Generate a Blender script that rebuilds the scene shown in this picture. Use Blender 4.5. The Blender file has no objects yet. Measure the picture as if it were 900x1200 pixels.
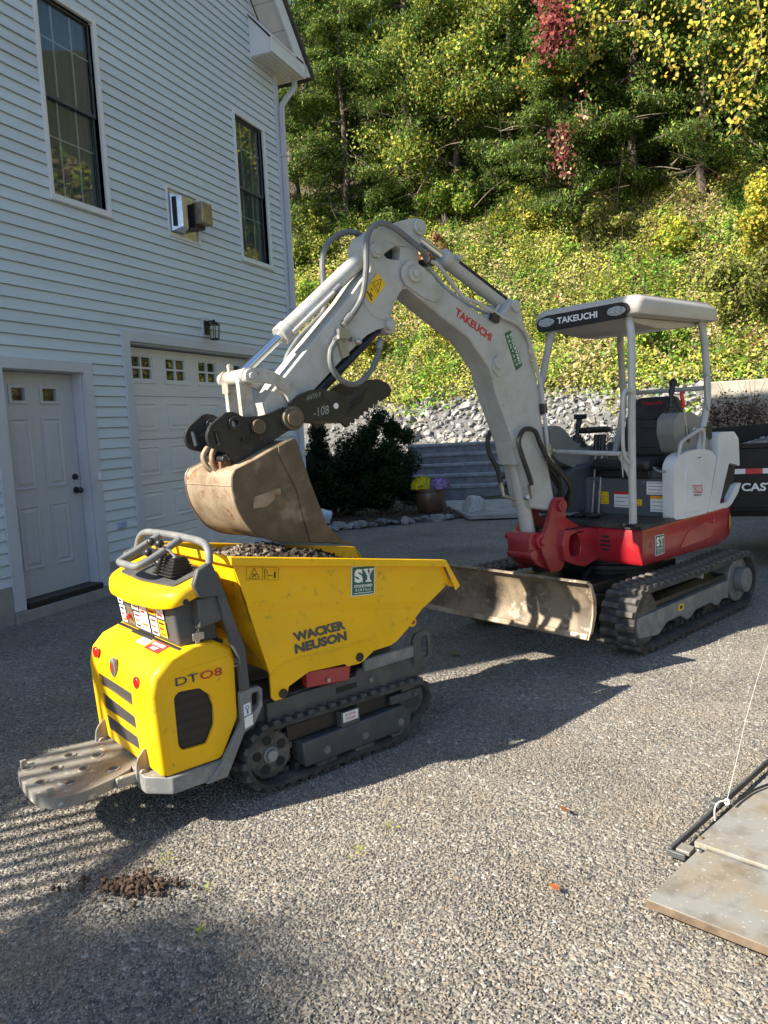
import bpy, bmesh, math, random
import numpy as np
from mathutils import Vector, Matrix, Quaternion
from mathutils.geometry import tessellate_polygon

random.seed(7)
rng = np.random.default_rng(11)
SC = bpy.context.scene
COL = SC.collection
R_ = math.radians

# ------------------------------------------------------------------ camera
cam_d = bpy.data.cameras.new("camera")
cam = bpy.data.objects.new("camera", cam_d)
COL.objects.link(cam)
_R = Matrix(((0.92544579, -0.00344887, -0.37886435),
             (0.37562286, -0.12248572, 0.91864287),
             (-0.04957375, -0.99246428, -0.11205842)))      # image right / down / depth in world axes
_B = Matrix((_R.col[0], -_R.col[1], -_R.col[2])).transposed()
cam.matrix_world = Matrix.Translation((0, 0, 1.6)) @ _B.to_4x4()
cam_d.sensor_fit = 'AUTO'
cam_d.sensor_width = 36.0
cam_d.lens = 27.0
cam_d.clip_start = 0.05
cam_d.clip_end = 2000
SC.camera = cam

# ------------------------------------------------------------------ sky, sun, exposure
SUN_EL, SUN_AZ = R_(36.5), R_(226.0)          # azimuth measured from +X, towards the sun
W = bpy.data.worlds.new("World")
SC.world = W
W.use_nodes = True
nt = W.node_tree
sky = nt.nodes.new("ShaderNodeTexSky")
sky.sky_type = 'NISHITA'
sky.sun_disc = False
sky.sun_elevation = SUN_EL
sky.sun_rotation = R_(90.0) - SUN_AZ
sky.air_density = 1.0
sky.dust_density = 0.6
sky.ozone_density = 1.2
bg = nt.nodes["Background"]
bg.inputs[1].default_value = 0.092
nt.links.new(sky.outputs[0], bg.inputs[0])
sun_d = bpy.data.lights.new("sun", 'SUN')
sun_d.energy = 5.0
sun_d.angle = R_(0.53)
sun_d.color = (1.0, 0.915, 0.77)
sun = bpy.data.objects.new("sun", sun_d)
COL.objects.link(sun)
_ts = Vector((math.cos(SUN_AZ) * math.cos(SUN_EL), math.sin(SUN_AZ) * math.cos(SUN_EL), math.sin(SUN_EL)))
sun.rotation_mode = 'QUATERNION'
sun.rotation_quaternion = (-_ts).to_track_quat('-Z', 'Y')
sun.location = _ts * 60
SC.view_settings.view_transform = 'Standard'
SC.view_settings.look = 'None'
SC.view_settings.exposure = 1.43
SC.view_settings.gamma = 1.0
SC.render.engine = 'CYCLES'
SC.cycles.max_bounces = 6
SC.cycles.use_denoising = True

# ------------------------------------------------------------------ object helpers
def tag(o, label=None, cat=None, group=None, kind=None):
    if label: o['label'] = label
    if cat: o['category'] = cat
    if group: o['group'] = group
    if kind: o['kind'] = kind
    return o

def empty(name, loc=(0, 0, 0), rz=0.0, label=None, cat=None, group=None):
    o = bpy.data.objects.new(name, None)
    o.empty_display_size = 0.2
    o.location = loc
    o.rotation_euler = (0, 0, rz)
    COL.objects.link(o)
    return tag(o, label, cat, group)

def link(name, me, parent=None, loc=None, rot=None):
    o = bpy.data.objects.new(name, me)
    COL.objects.link(o)
    if parent: o.parent = parent
    if loc is not None: o.location = loc
    if rot is not None: o.rotation_euler = rot
    return o

def bake(o):
    """Apply an object's modifiers without operators."""
    dg = bpy.context.evaluated_depsgraph_get()
    me = bpy.data.meshes.new_from_object(o.evaluated_get(dg))
    old = o.data
    o.modifiers.clear()
    o.data = me
    bpy.data.meshes.remove(old)
    return o

def clean2(poly):
    out = []
    for p in poly:
        if not out or (abs(p[0] - out[-1][0]) + abs(p[1] - out[-1][1])) > 1e-5:
            out.append(p)
    if abs(out[0][0] - out[-1][0]) + abs(out[0][1] - out[-1][1]) < 1e-5: out.pop()
    return out

def area2(p):
    return 0.5 * sum(p[i][0] * p[(i + 1) % len(p)][1] - p[(i + 1) % len(p)][0] * p[i][1] for i in range(len(p)))

def rounded(poly, r, n=4):
    """Round the corners of a 2-D polygon."""
    poly = clean2(poly)
    out = []
    m = len(poly)
    for i in range(m):
        a, b, c = Vector(poly[i - 1]), Vector(poly[i]), Vector(poly[(i + 1) % m])
        u, v = a - b, c - b
        lu, lv = u.length, v.length
        d = min(r, lu * 0.45, lv * 0.45)
        p, q = b + u / lu * d, b + v / lv * d
        for k in range(n + 1):
            t = k / n
            w = p * (1 - t) ** 2 + b * 2 * t * (1 - t) + q * t * t
            out.append((w.x, w.y))
    return out

def ellipse2(cx, cy, rx, ry=None, n=16, a0=0.0):
    ry = rx if ry is None else ry
    return [(cx + rx * math.cos(a0 + 2 * math.pi * k / n), cy + ry * math.sin(a0 + 2 * math.pi * k / n)) for k in range(n)]

def catmull(pts, sub=6):
    P = [Vector(p) for p in pts]
    if len(P) < 3: return P
    out = []
    for i in range(len(P) - 1):
        p0, p1, p2, p3 = P[max(i - 1, 0)], P[i], P[i + 1], P[min(i + 2, len(P) - 1)]
        for k in range(sub):
            t = k / sub
            out.append(0.5 * ((2 * p1) + (p2 - p0) * t + (2 * p0 - 5 * p1 + 4 * p2 - p3) * t * t + (3 * p1 - p0 - 3 * p2 + p3) * t ** 3))
    out.append(P[-1])
    return out

class MB:
    """Collects simple shapes and links them as one mesh object."""
    def __init__(s):
        s.v = []; s.f = []
    def add(s, vs, fs):
        o = len(s.v)
        s.v += [tuple(p) for p in vs]
        s.f += [tuple(i + o for i in f) for f in fs]
        return s
    def box(s, lo, hi, m=None):
        x0, y0, z0 = lo; x1, y1, z1 = hi
        vs = [Vector(p) for p in ((x0, y0, z0), (x1, y0, z0), (x1, y1, z0), (x0, y1, z0), (x0, y0, z1), (x1, y0, z1), (x1, y1, z1), (x0, y1, z1))]
        if m is not None: vs = [m @ p for p in vs]
        return s.add(vs, [(0, 3, 2, 1), (4, 5, 6, 7), (0, 1, 5, 4), (1, 2, 6, 5), (2, 3, 7, 6), (3, 0, 4, 7)])
    def cbox(s, c, size, m=None):
        h = Vector(size) / 2; c = Vector(c)
        return s.box(c - h, c + h, m)
    def hexa(s, p8):
        return s.add(p8, [(0, 3, 2, 1), (4, 5, 6, 7), (0, 1, 5, 4), (1, 2, 6, 5), (2, 3, 7, 6), (3, 0, 4, 7)])
    def prism(s, poly, a, b, axis='y', holes=()):
        """poly in the two other axes, extruded from a to b along axis."""
        def P(p, t):
            if axis == 'y': return (p[0], t, p[1])
            if axis == 'x': return (t, p[0], p[1])
            return (p[0], p[1], t)
        loops = [clean2(poly)] + [clean2(h) for h in holes]
        if a > b: a, b = b, a
        if area2(loops[0]) < 0: loops[0] = loops[0][::-1]
        for i in range(1, len(loops)):
            if area2(loops[i]) > 0: loops[i] = loops[i][::-1]
        flat = [p for l in loops for p in l]
        n = len(flat)
        if len(loops) == 1:
            caps = [tuple(range(n))]
            if n > 4:
                caps = [tuple(t) for t in tessellate_polygon([[Vector((p[0], p[1], 0)) for p in loops[0]]])]
        else:
            caps = [tuple(t) for t in tessellate_polygon([[Vector((p[0], p[1], 0)) for p in l] for l in loops])]
        vs = [P(p, a) for p in flat] + [P(p, b) for p in flat]
        fs = []
        flip = (axis == 'y')
        for t in caps:
            tt = list(t)
            ar = area2([flat[i] for i in tt])
            if abs(ar) < 1e-12: continue
            if ar < 0: tt = tt[::-1]
            top = tuple(i + n for i in tt); bot = tuple(tt[::-1])
            if flip: top, bot = tuple(reversed(top)), tuple(reversed(bot))
            fs += [top, bot]
        o = 0
        for l in loops:
            m = len(l)
            for i in range(m):
                j = (i + 1) % m
                q = (o + i, o + j, o + j + n, o + i + n)
                fs.append(tuple(reversed(q)) if flip else q)
            o += m
        return s.add(vs, fs)
    def tube(s, path, r, seg=8, caps=True, closed=False):
        P = [Vector(p) for p in path]
        n = len(P)
        rs = r if isinstance(r, (list, tuple)) else [r] * n
        up = None; rings = []
        for i in range(n):
            if closed: t = P[(i + 1) % n] - P[i - 1]
            else: t = P[min(i + 1, n - 1)] - P[max(i - 1, 0)]
            if t.length < 1e-9: t = Vector((0, 0, 1))
            t.normalize()
            if up is None:
                up = t.orthogonal().normalized()
            else:
                up = up - t * up.dot(t)
                up = up.normalized() if up.length > 1e-6 else t.orthogonal().normalized()
            w = t.cross(up)
            rings.append([P[i] + (up * math.cos(2 * math.pi * k / seg) + w * math.sin(2 * math.pi * k / seg)) * rs[i] for k in range(seg)])
        vs = [p for rg in rings for p in rg]; fs = []
        m = n if closed else n - 1
        for i in range(m):
            a, b = i * seg, ((i + 1) % n) * seg
            for k in range(seg):
                fs.append((a + k, a + (k + 1) % seg, b + (k + 1) % seg, b + k))
        if caps and not closed:
            fs.append(tuple(reversed(range(seg)))); fs.append(tuple(range((n - 1) * seg, n * seg)))
        return s.add(vs, fs)
    def cyl(s, p0, p1, r, seg=16, r1=None):
        return s.tube([p0, p1], [r, r if r1 is None else r1], seg)
    def ring(s, c, ax, r0, r1, h, seg=20):
        """flat ring (washer/boss) of thickness h centred at c along axis"""
        ax = Vector(ax).normalized(); u = ax.orthogonal().normalized(); w = ax.cross(u); c = Vector(c)
        vs = []
        for (r, t) in ((r0, -h / 2), (r1, -h / 2), (r1, h / 2), (r0, h / 2)):
            vs += [c + ax * t + (u * math.cos(2 * math.pi * k / seg) + w * math.sin(2 * math.pi * k / seg)) * r for k in range(seg)]
        fs = []
        for q in range(4):
            a, b = q * seg, ((q + 1) % 4) * seg
            for k in range(seg):
                fs.append((a + k, a + (k + 1) % seg, b + (k + 1) % seg, b + k))
        return s.add(vs, fs)
    def lathe(s, c, prof, seg=24):
        c = Vector(c); vs = []; fs = []
        for (r, z) in prof:
            vs += [c + Vector((r * math.cos(2 * math.pi * k / seg), r * math.sin(2 * math.pi * k / seg), z)) for k in range(seg)]
        for i in range(len(prof) - 1):
            for k in range(seg):
                fs.append((i * seg + k, i * seg + (k + 1) % seg, (i + 1) * seg + (k + 1) % seg, (i + 1) * seg + k))
        fs.append(tuple(reversed(range(seg)))); fs.append(tuple(range((len(prof) - 1) * seg, len(prof) * seg)))
        return s.add(vs, fs)
    def ball(s, c, r, seg=12, rings=8, sc=(1, 1, 1)):
        c = Vector(c); prof = []
        vs = []; fs = []
        for i in range(1, rings):
            a = math.pi * i / rings
            vs += [c + Vector((sc[0] * r * math.sin(a) * math.cos(2 * math.pi * k / seg), sc[1] * r * math.sin(a) * math.sin(2 * math.pi * k / seg), -sc[2] * r * math.cos(a))) for k in range(seg)]
        for i in range(rings - 2):
            for k in range(seg):
                fs.append((i * seg + k, i * seg + (k + 1) % seg, (i + 1) * seg + (k + 1) % seg, (i + 1) * seg + k))
        b = len(vs); vs += [c - Vector((0, 0, sc[2] * r)), c + Vector((0, 0, sc[2] * r))]
        for k in range(seg):
            fs.append((b, (k + 1) % seg, k)); o = (rings - 2) * seg
            fs.append((b + 1, o + k, o + (k + 1) % seg))
        return s.add(vs, fs)
    def loft(s, sections, closed=True, caps=True):
        n = len(sections[0]); vs = [p for sec in sections for p in sec]; fs = []
        for i in range(len(sections) - 1):
            for k in range(n if closed else n - 1):
                j = (k + 1) % n
                fs.append((i * n + k, i * n + j, (i + 1) * n + j, (i + 1) * n + k))
        if caps and closed:
            fs.append(tuple(reversed(range(n)))); fs.append(tuple(range((len(sections) - 1) * n, len(sections) * n)))
        return s.add(vs, fs)
    def mesh(s, name, mat, smooth=35):
        me = bpy.data.meshes.new(name)
        me.from_pydata(s.v, [], s.f)
        me.validate()
        me.materials.append(mat)
        bm = bmesh.new(); bm.from_mesh(me)
        bmesh.ops.recalc_face_normals(bm, faces=bm.faces)
        bm.to_mesh(me); bm.free()
        if smooth:
            me.polygons.foreach_set('use_smooth', [True] * len(me.polygons))
            me.set_sharp_from_angle(angle=R_(smooth))
        me.update()
        return me
    def build(s, name, mat, parent=None, bevel=0, seg=2, smooth=35, loc=None, rot=None, ang=35):
        o = link(name, s.mesh(name, mat, smooth), parent, loc, rot)
        if bevel:
            md = o.modifiers.new('bevel', 'BEVEL')
            md.width = bevel; md.segments = seg; md.limit_method = 'ANGLE'; md.angle_limit = R_(ang)
            md.harden_normals = False
        return o

def plate(name, pts, mat, parent, thick=0.0015, normal=None):
    """thin sticker / plate through 3-D points, raised along its normal"""
    P = [Vector(p) for p in pts]
    n = Vector(normal).normalized() if normal is not None else (P[1] - P[0]).cross(P[2] - P[0]).normalized()
    m = len(P)
    mb = MB()
    mb.add([p for p in P] + [p + n * thick for p in P],
           [tuple(range(m)), tuple(range(m, 2 * m))] + [(i, (i + 1) % m, (i + 1) % m + m, i + m) for i in range(m)])
    return mb.build(name, mat, parent, smooth=0)

def text_on(name, s, bl, br, tl, mat, parent, off=0.002, bold=0.0, depth=0.0015, shear=0.0, lines=1.0):
    """lettering fitted to the parallelogram bl-br-tl"""
    cu = bpy.data.curves.new('lettering', 'FONT')
    cu.body = s; cu.size = 1.0; cu.extrude = 0.0; cu.offset = bold; cu.shear = shear
    cu.align_x = 'CENTER'; cu.resolution_u = 3; cu.space_line = lines
    t = bpy.data.objects.new('lettering', cu)
    COL.objects.link(t)
    bpy.context.view_layer.update()
    dg = bpy.context.evaluated_depsgraph_get()
    me = bpy.data.meshes.new_from_object(t.evaluated_get(dg))
    bpy.data.objects.remove(t); bpy.data.curves.remove(cu)
    n = len(me.vertices)
    co = np.empty(n * 3); me.vertices.foreach_get('co', co); co = co.reshape(-1, 3)
    x0, y0 = co[:, 0].min(), co[:, 1].min(); x1, y1 = co[:, 0].max(), co[:, 1].max()
    bl, br, tl = Vector(bl), Vector(br), Vector(tl)
    nrm = (br - bl).cross(tl - bl).normalized()
    u = (co[:, 0] - x0) / (x1 - x0); v = (co[:, 1] - y0) / (y1 - y0)
    out = np.outer(1 - u - v, bl) + np.outer(u, br) + np.outer(v, tl) + np.array(nrm) * off
    me.vertices.foreach_set('co', out.ravel())
    me.materials.clear(); me.materials.append(mat)
    me.update()
    return link(name, me, parent)

# ------------------------------------------------------------------ materials
MATS = {}
def mat(name, col, rough=0.5, metal=0.0, col2=None, sc=5.0, lo=0.45, hi=0.7, bump=0.0, bsc=60.0, coat=0.0, spec=0.5,
        col3=None, sc3=30.0, lo3=0.6, hi3=0.68, rough2=None, bdist=0.004, stretch=None, detail=5.0, dust=None):
    m = bpy.data.materials.new(name); m.use_nodes = True
    N, L = m.node_tree.nodes, m.node_tree.links
    b = N["Principled BSDF"]
    b.inputs['Roughness'].default_value = rough
    b.inputs['Metallic'].default_value = metal
    b.inputs['Coat Weight'].default_value = coat
    b.inputs['Coat Roughness'].default_value = 0.12
    b.inputs['Specular IOR Level'].default_value = spec
    b.inputs['Base Color'].default_value = (*col, 1)
    tc = N.new('ShaderNodeTexCoord'); vec = tc.outputs['Object']
    if stretch:
        mp = N.new('ShaderNodeMapping'); mp.inputs['Scale'].default_value = stretch
        L.new(vec, mp.inputs[0]); vec = mp.outputs[0]
    cur = None
    def ramp(scale, lo, hi, det):
        n = N.new('ShaderNodeTexNoise'); n.inputs['Scale'].default_value = scale; n.inputs['Detail'].default_value = det; n.inputs['Roughness'].default_value = 0.62
        L.new(vec, n.inputs['Vector'])
        r = N.new('ShaderNodeMapRange'); r.inputs[1].default_value = lo; r.inputs[2].default_value = hi
        L.new(n.outputs[0], r.inputs[0])
        return r.outputs[0]
    def mix(fac, a, c):
        x = N.new('ShaderNodeMix'); x.data_type = 'RGBA'
        L.new(fac, x.inputs[0])
        if isinstance(a, tuple): x.inputs[6].default_value = (*a, 1)
        else: L.new(a, x.inputs[6])
        x.inputs[7].default_value = (*c, 1)
        return x.outputs[2]
    if col2:
        f = ramp(sc, lo, hi, detail); cur = mix(f, col, col2)
        if rough2 is not None:
            r = N.new('ShaderNodeMapRange'); r.inputs[3].default_value = rough; r.inputs[4].default_value = rough2
            L.new(f, r.inputs[0]); L.new(r.outputs[0], b.inputs['Roughness'])
    if col3:
        f = ramp(sc3, lo3, hi3, 3.0); cur = mix(f, cur if cur is not None else col, col3)
    if dust:      # thin uneven film of dry dust: colour, scale, lo, hi, strength
        f = ramp(dust[1], dust[2], dust[3], 6.0)
        q = N.new('ShaderNodeMath'); q.operation = 'MULTIPLY'; q.inputs[1].default_value = dust[4]; L.new(f, q.inputs[0])
        cur = mix(q.outputs[0], cur if cur is not None else col, dust[0])
    if cur is not None: L.new(cur, b.inputs['Base Color'])
    if bump:
        n = N.new('ShaderNodeTexNoise'); n.inputs['Scale'].default_value = bsc; n.inputs['Detail'].default_value = 4
        L.new(vec, n.inputs['Vector'])
        bp = N.new('ShaderNodeBump'); bp.inputs['Strength'].default_value = bump; bp.inputs['Distance'].default_value = bdist
        L.new(n.outputs[0], bp.inputs['Height']); L.new(bp.outputs[0], b.inputs['Normal'])
    MATS[name] = m
    return m

yellow = mat('yellow paint', (0.88, 0.475, 0.002), 0.40, 0, (0.74, 0.43, 0.006), 3.5, 0.42, 0.75, coat=0.10, spec=0.3, col3=(0.42, 0.29, 0.03), sc3=20, lo3=0.62, hi3=0.76, bump=0.03, bsc=220, dust=((0.55, 0.38, 0.12), 2.6, .48, .75, .16))
yellow_worn = mat('worn yellow paint', (0.76, 0.45, 0.005), 0.45, 0, (0.40, 0.28, 0.06), 7, 0.52, 0.72, col3=(0.12, 0.09, 0.06), sc3=25, lo3=0.62, hi3=0.72)
greywhite = mat('light grey paint', (0.44, 0.44, 0.42), 0.40, 0, (0.36, 0.35, 0.325), 6, 0.46, 0.70, coat=0.10, col3=(0.22, 0.19, 0.15), sc3=21, lo3=0.66, hi3=0.76, bump=0.03, bsc=150, dust=((0.30, 0.26, 0.20), 5.5, .48, .72, .40))
greywhite_dirty = mat('dirty light grey paint', (0.44, 0.43, 0.40), 0.5, 0, (0.31, 0.265, 0.21), 9, 0.46, 0.66, col3=(0.10, 0.08, 0.06), sc3=45, lo3=0.64, hi3=0.72)
cowlwhite = mat('white plastic cowl', (0.62, 0.63, 0.63), 0.3, 0, (0.54, 0.54, 0.53), 4, 0.45, 0.75, coat=0.3)
red = mat('red paint', (0.36, 0.012, 0.022), 0.3, 0, (0.27, 0.014, 0.02), 5, 0.45, 0.7, coat=0.3, dust=((0.22, 0.15, 0.11), 4, .45, .75, .35), col3=(0.16, 0.08, 0.06), sc3=36, lo3=0.68, hi3=0.78)
darkgrey = mat('dark grey paint', (0.060, 0.064, 0.068), 0.5, 0, (0.10, 0.098, 0.092), 6, 0.48, 0.72, bump=0.05, bsc=180)
midgrey = mat('scuffed grey steel', (0.16, 0.165, 0.165), 0.5, 0.1, (0.27, 0.26, 0.245), 9, 0.45, 0.68, col3=(0.40, 0.39, 0.37), sc3=50, lo3=0.66, hi3=0.72)
cabgrey = mat('blue grey cab panel', (0.060, 0.072, 0.085), 0.5, 0, (0.085, 0.092, 0.10), 5, 0.48, 0.72, bump=0.05, bsc=300)
consolegrey = mat('grey console plastic', (0.20, 0.205, 0.20), 0.55, 0, (0.17, 0.17, 0.165), 5, 0.45, 0.7, bump=0.04, bsc=320)
black = mat('black plastic', (0.013, 0.013, 0.014), 0.45, 0, (0.03, 0.029, 0.027), 8, 0.5, 0.75, bump=0.05, bsc=250)
blackpaint = mat('black painted steel', (0.018, 0.018, 0.019), 0.38, 0, (0.045, 0.04, 0.034), 9, 0.52, 0.72, coat=0.1, col3=(0.15, 0.11, 0.07), sc3=28, lo3=0.66, hi3=0.75, bump=0.05, bsc=90)
vinyl = mat('black seat vinyl', (0.016, 0.016, 0.018), 0.5, 0, (0.028, 0.028, 0.03), 6, 0.45, 0.7, bump=0.12, bsc=240)
rubber = mat('dusty black rubber', (0.030, 0.029, 0.029), 0.72, 0, (0.085, 0.078, 0.070), 8, 0.45, 0.68, bump=0.25, bsc=70, bdist=0.006, rough2=0.9)
rubber_dust = mat('dusty track rubber', (0.050, 0.046, 0.042), 0.8, 0, (0.15, 0.13, 0.11), 9, 0.42, 0.66, bump=0.25, bsc=70, bdist=0.006)
hose_rubber = mat('black hose rubber', (0.018, 0.018, 0.018), 0.5, 0, (0.04, 0.038, 0.035), 12, 0.5, 0.7)
hose_grey = mat('grey sleeved hose', (0.13, 0.135, 0.14), 0.6, 0, (0.19, 0.19, 0.185), 14, 0.45, 0.7)
steel = mat('plain steel', (0.42, 0.41, 0.39), 0.38, 0.85, (0.22, 0.19, 0.16), 12, 0.5, 0.7)
chrome = mat('chrome rod', (0.78, 0.80, 0.83), 0.08, 1.0)
worn = mat('worn bucket steel', (0.36, 0.285, 0.20), 0.48, 0.25, (0.19, 0.135, 0.085), 7, 0.40, 0.62, bump=0.12, bsc=40, col3=(0.20, 0.09, 0.035), sc3=10, lo3=0.60, hi3=0.68, rough2=0.65, bdist=0.005)
worn_dark = mat('scratched dark bucket side', (0.105, 0.080, 0.054), 0.5, 0.25, (0.175, 0.13, 0.085), 7, 0.42, 0.66, bump=0.12, bsc=34, col3=(0.30, 0.25, 0.19), sc3=4, lo3=0.60, hi3=0.72, bdist=0.005)
bladesteel = mat('muddy blade steel', (0.23, 0.175, 0.115), 0.6, 0.1, (0.085, 0.065, 0.045), 5, 0.40, 0.60, bump=0.25, bsc=30, col3=(0.33, 0.27, 0.20), sc3=14, lo3=0.58, hi3=0.68, bdist=0.006)
canopygrey = mat('warm grey canopy', (0.46, 0.43, 0.385), 0.45, 0, (0.40, 0.37, 0.33), 4, 0.45, 0.7, bump=0.04, bsc=200, coat=0.15)
deckmat = mat('dirty rubber floor mat', (0.022, 0.022, 0.023), 0.75, 0, (0.075, 0.065, 0.052), 7, 0.44, 0.64, bump=0.2, bsc=90)
white_st = mat('white sticker', (0.72, 0.72, 0.71), 0.4)
yellow_st = mat('yellow sticker', (0.78, 0.48, 0.015), 0.4)
orange_st = mat('orange sticker', (0.80, 0.30, 0.02), 0.4)
red_st = mat('red sticker', (0.55, 0.02, 0.02), 0.4)
green_st = mat('green sticker', (0.012, 0.10, 0.05), 0.35)
black_ink = mat('black ink', (0.015, 0.015, 0.015), 0.5)
grey_ink = mat('dark grey ink', (0.07, 0.07, 0.07), 0.5)
red_ink = mat('red ink', (0.50, 0.015, 0.02), 0.45)
white_ink = mat('white ink', (0.78, 0.78, 0.77), 0.45)
brown_ink = mat('brown ink', (0.20, 0.12, 0.01), 0.5)
blue_ink = mat('blue ink', (0.03, 0.12, 0.40), 0.5)
redlens = mat('red reflector lens', (0.62, 0.01, 0.015), 0.15, coat=0.6)
galv = mat('galvanised deck plate', (0.32, 0.305, 0.275), 0.45, 0.35, (0.22, 0.185, 0.145), 10, 0.42, 0.66, col3=(0.52, 0.51, 0.48), sc3=20, lo3=0.58, hi3=0.66, bump=0.06, bsc=90)
# house
siding = mat('blue grey vinyl siding', (0.575, 0.645, 0.70), 0.5, 0, (0.515, 0.58, 0.635), 2.2, 0.4, 0.7, dust=((0.34, 0.36, 0.37), 0.8, .50, .72, .30), bump=0.10, bsc=38, stretch=(1, 0.22, 2.2), bdist=0.003)
trim = mat('grey trim', (0.52, 0.54, 0.585), 0.5, 0, (0.475, 0.49, 0.535), 3, 0.4, 0.7, bump=0.03, bsc=60)
whitetrim = mat('pale trim', (0.66, 0.675, 0.69), 0.45, 0, (0.60, 0.61, 0.63), 4, 0.4, 0.7)
soffit = mat('beige soffit', (0.60, 0.585, 0.55), 0.5, 0, (0.53, 0.515, 0.48), 4, 0.4, 0.7)
doorpaint = mat('grey door paint', (0.47, 0.475, 0.50), 0.42, 0, (0.43, 0.435, 0.46), 3, 0.4, 0.7, bump=0.06, bsc=70, stretch=(1, 6, 0.8))
garagepaint = mat('off white garage door', (0.68, 0.67, 0.655), 0.45, 0, (0.62, 0.61, 0.60), 2.5, 0.4, 0.7, bump=0.06, bsc=60, stretch=(1, 0.7, 6))
concrete = mat('concrete', (0.30, 0.29, 0.27), 0.85, 0, (0.21, 0.205, 0.195), 4, 0.4, 0.66, bump=0.25, bsc=40)
concrete_tan = mat('tan concrete', (0.40, 0.36, 0.30), 0.85, 0, (0.29, 0.25, 0.20), 3, 0.4, 0.66, bump=0.3, bsc=20, col3=(0.20, 0.17, 0.13), sc3=6, lo3=0.6, hi3=0.72)
shingle = mat('dark roof shingles', (0.055, 0.053, 0.052), 0.85, 0, (0.09, 0.086, 0.08), 14, 0.4, 0.7, bump=0.4, bsc=60)
granite = mat('grey granite slab', (0.27, 0.285, 0.30), 0.75, 0, (0.13, 0.14, 0.15), 7, 0.4, 0.66, bump=0.35, bsc=30, col3=(0.42, 0.42, 0.42), sc3=60, lo3=0.58, hi3=0.66, bdist=0.01)
bluestone = mat('flagstone slab', (0.33, 0.32, 0.30), 0.8, 0, (0.23, 0.225, 0.21), 4, 0.4, 0.66, bump=0.2, bsc=25)
mulch = mat('dark bark mulch', (0.045, 0.028, 0.019), 0.95, 0, (0.085, 0.055, 0.038), 22, 0.42, 0.62, bump=0.8, bsc=45, bdist=0.03)
soilmat = mat('dark damp soil', (0.030, 0.022, 0.016), 0.95, 0, (0.065, 0.047, 0.034), 20, 0.42, 0.64, bump=0.8, bsc=60, bdist=0.02)
terracotta = mat('brown glazed pot', (0.085, 0.045, 0.028), 0.35, 0, (0.13, 0.075, 0.05), 6, 0.42, 0.66, coat=0.2)
bark = mat('tree bark', (0.11, 0.085, 0.065), 0.9, 0, (0.055, 0.043, 0.034), 7, 0.4, 0.66, bump=0.7, bsc=24, bdist=0.02, stretch=(1, 1, 0.25))
twigmat = mat('bare twigs', (0.20, 0.155, 0.115), 0.85, 0, (0.12, 0.09, 0.065), 9, 0.4, 0.66)
aluminium = mat('weathered ramp board', (0.235, 0.23, 0.215), 0.6, 0.05, (0.235, 0.195, 0.14), 3.4, 0.45, 0.62, bump=0.12, bsc=50, col3=(0.36, 0.36, 0.34), sc3=60, lo3=0.63, hi3=0.68, dust=((0.11, 0.095, 0.075), 9, .50, .66, .55))
rustedge = mat('rusty tan board edge', (0.16, 0.115, 0.075), 0.8, 0, (0.085, 0.06, 0.04), 16, 0.4, 0.66)
ropemat = mat('white rope', (0.60, 0.58, 0.53), 0.8)
bronze = mat('lantern black metal', (0.014, 0.013, 0.013), 0.4, 0.3)
brass_dull = mat('tarnished vent cap', (0.36, 0.31, 0.22), 0.42, 0.6, (0.22, 0.18, 0.12), 9, 0.4, 0.66)
shiny_metal = mat('shiny vent metal', (0.62, 0.66, 0.72), 0.2, 0.95, (0.42, 0.44, 0.47), 9, 0.4, 0.7)
bagmat = mat('pale blue bag', (0.42, 0.55, 0.72), 0.55, 0, (0.70, 0.72, 0.74), 9, 0.45, 0.55)
curtain = mat('dark curtain cloth', (0.11, 0.13, 0.125), 0.9)
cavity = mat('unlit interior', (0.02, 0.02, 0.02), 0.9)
trailerblack = mat('black trailer paint', (0.006, 0.006, 0.007), 0.4, 0, (0.010, 0.010, 0.011), 5, 0.45, 0.7, spec=0.25)

def glass_mat(name, tint=(0.02, 0.025, 0.025), rough=0.02, alpha=0.35):
    m = bpy.data.materials.new(name); m.use_nodes = True
    N, L = m.node_tree.nodes, m.node_tree.links
    N.remove(N["Principled BSDF"])
    gl = N.new('ShaderNodeBsdfGlossy'); gl.inputs['Roughness'].default_value = rough; gl.inputs['Color'].default_value = (0.85, 0.88, 0.88, 1)
    tr = N.new('ShaderNodeBsdfTransparent'); tr.inputs['Color'].default_value = (0.80, 0.84, 0.82, 1)
    lw = N.new('ShaderNodeLayerWeight'); lw.inputs['Blend'].default_value = 0.5
    pw = N.new('ShaderNodeMath'); pw.operation = 'POWER'; pw.inputs[1].default_value = 4.0; L.new(lw.outputs['Facing'], pw.inputs[0])
    fr = N.new('ShaderNodeMapRange'); fr.inputs[3].default_value = 0.035; fr.inputs[4].default_value = 0.9; L.new(pw.outputs[0], fr.inputs[0])
    mx = N.new('ShaderNodeMixShader')
    L.new(fr.outputs[0], mx.inputs[0]); L.new(tr.outputs[0], mx.inputs[1]); L.new(gl.outputs[0], mx.inputs[2])
    L.new(mx.outputs[0], N['Material Output'].inputs[0])
    return m
glass = glass_mat('window glass')
lensglass = mat('work light lens', (0.55, 0.56, 0.57), 0.12, 0.6)

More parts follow.
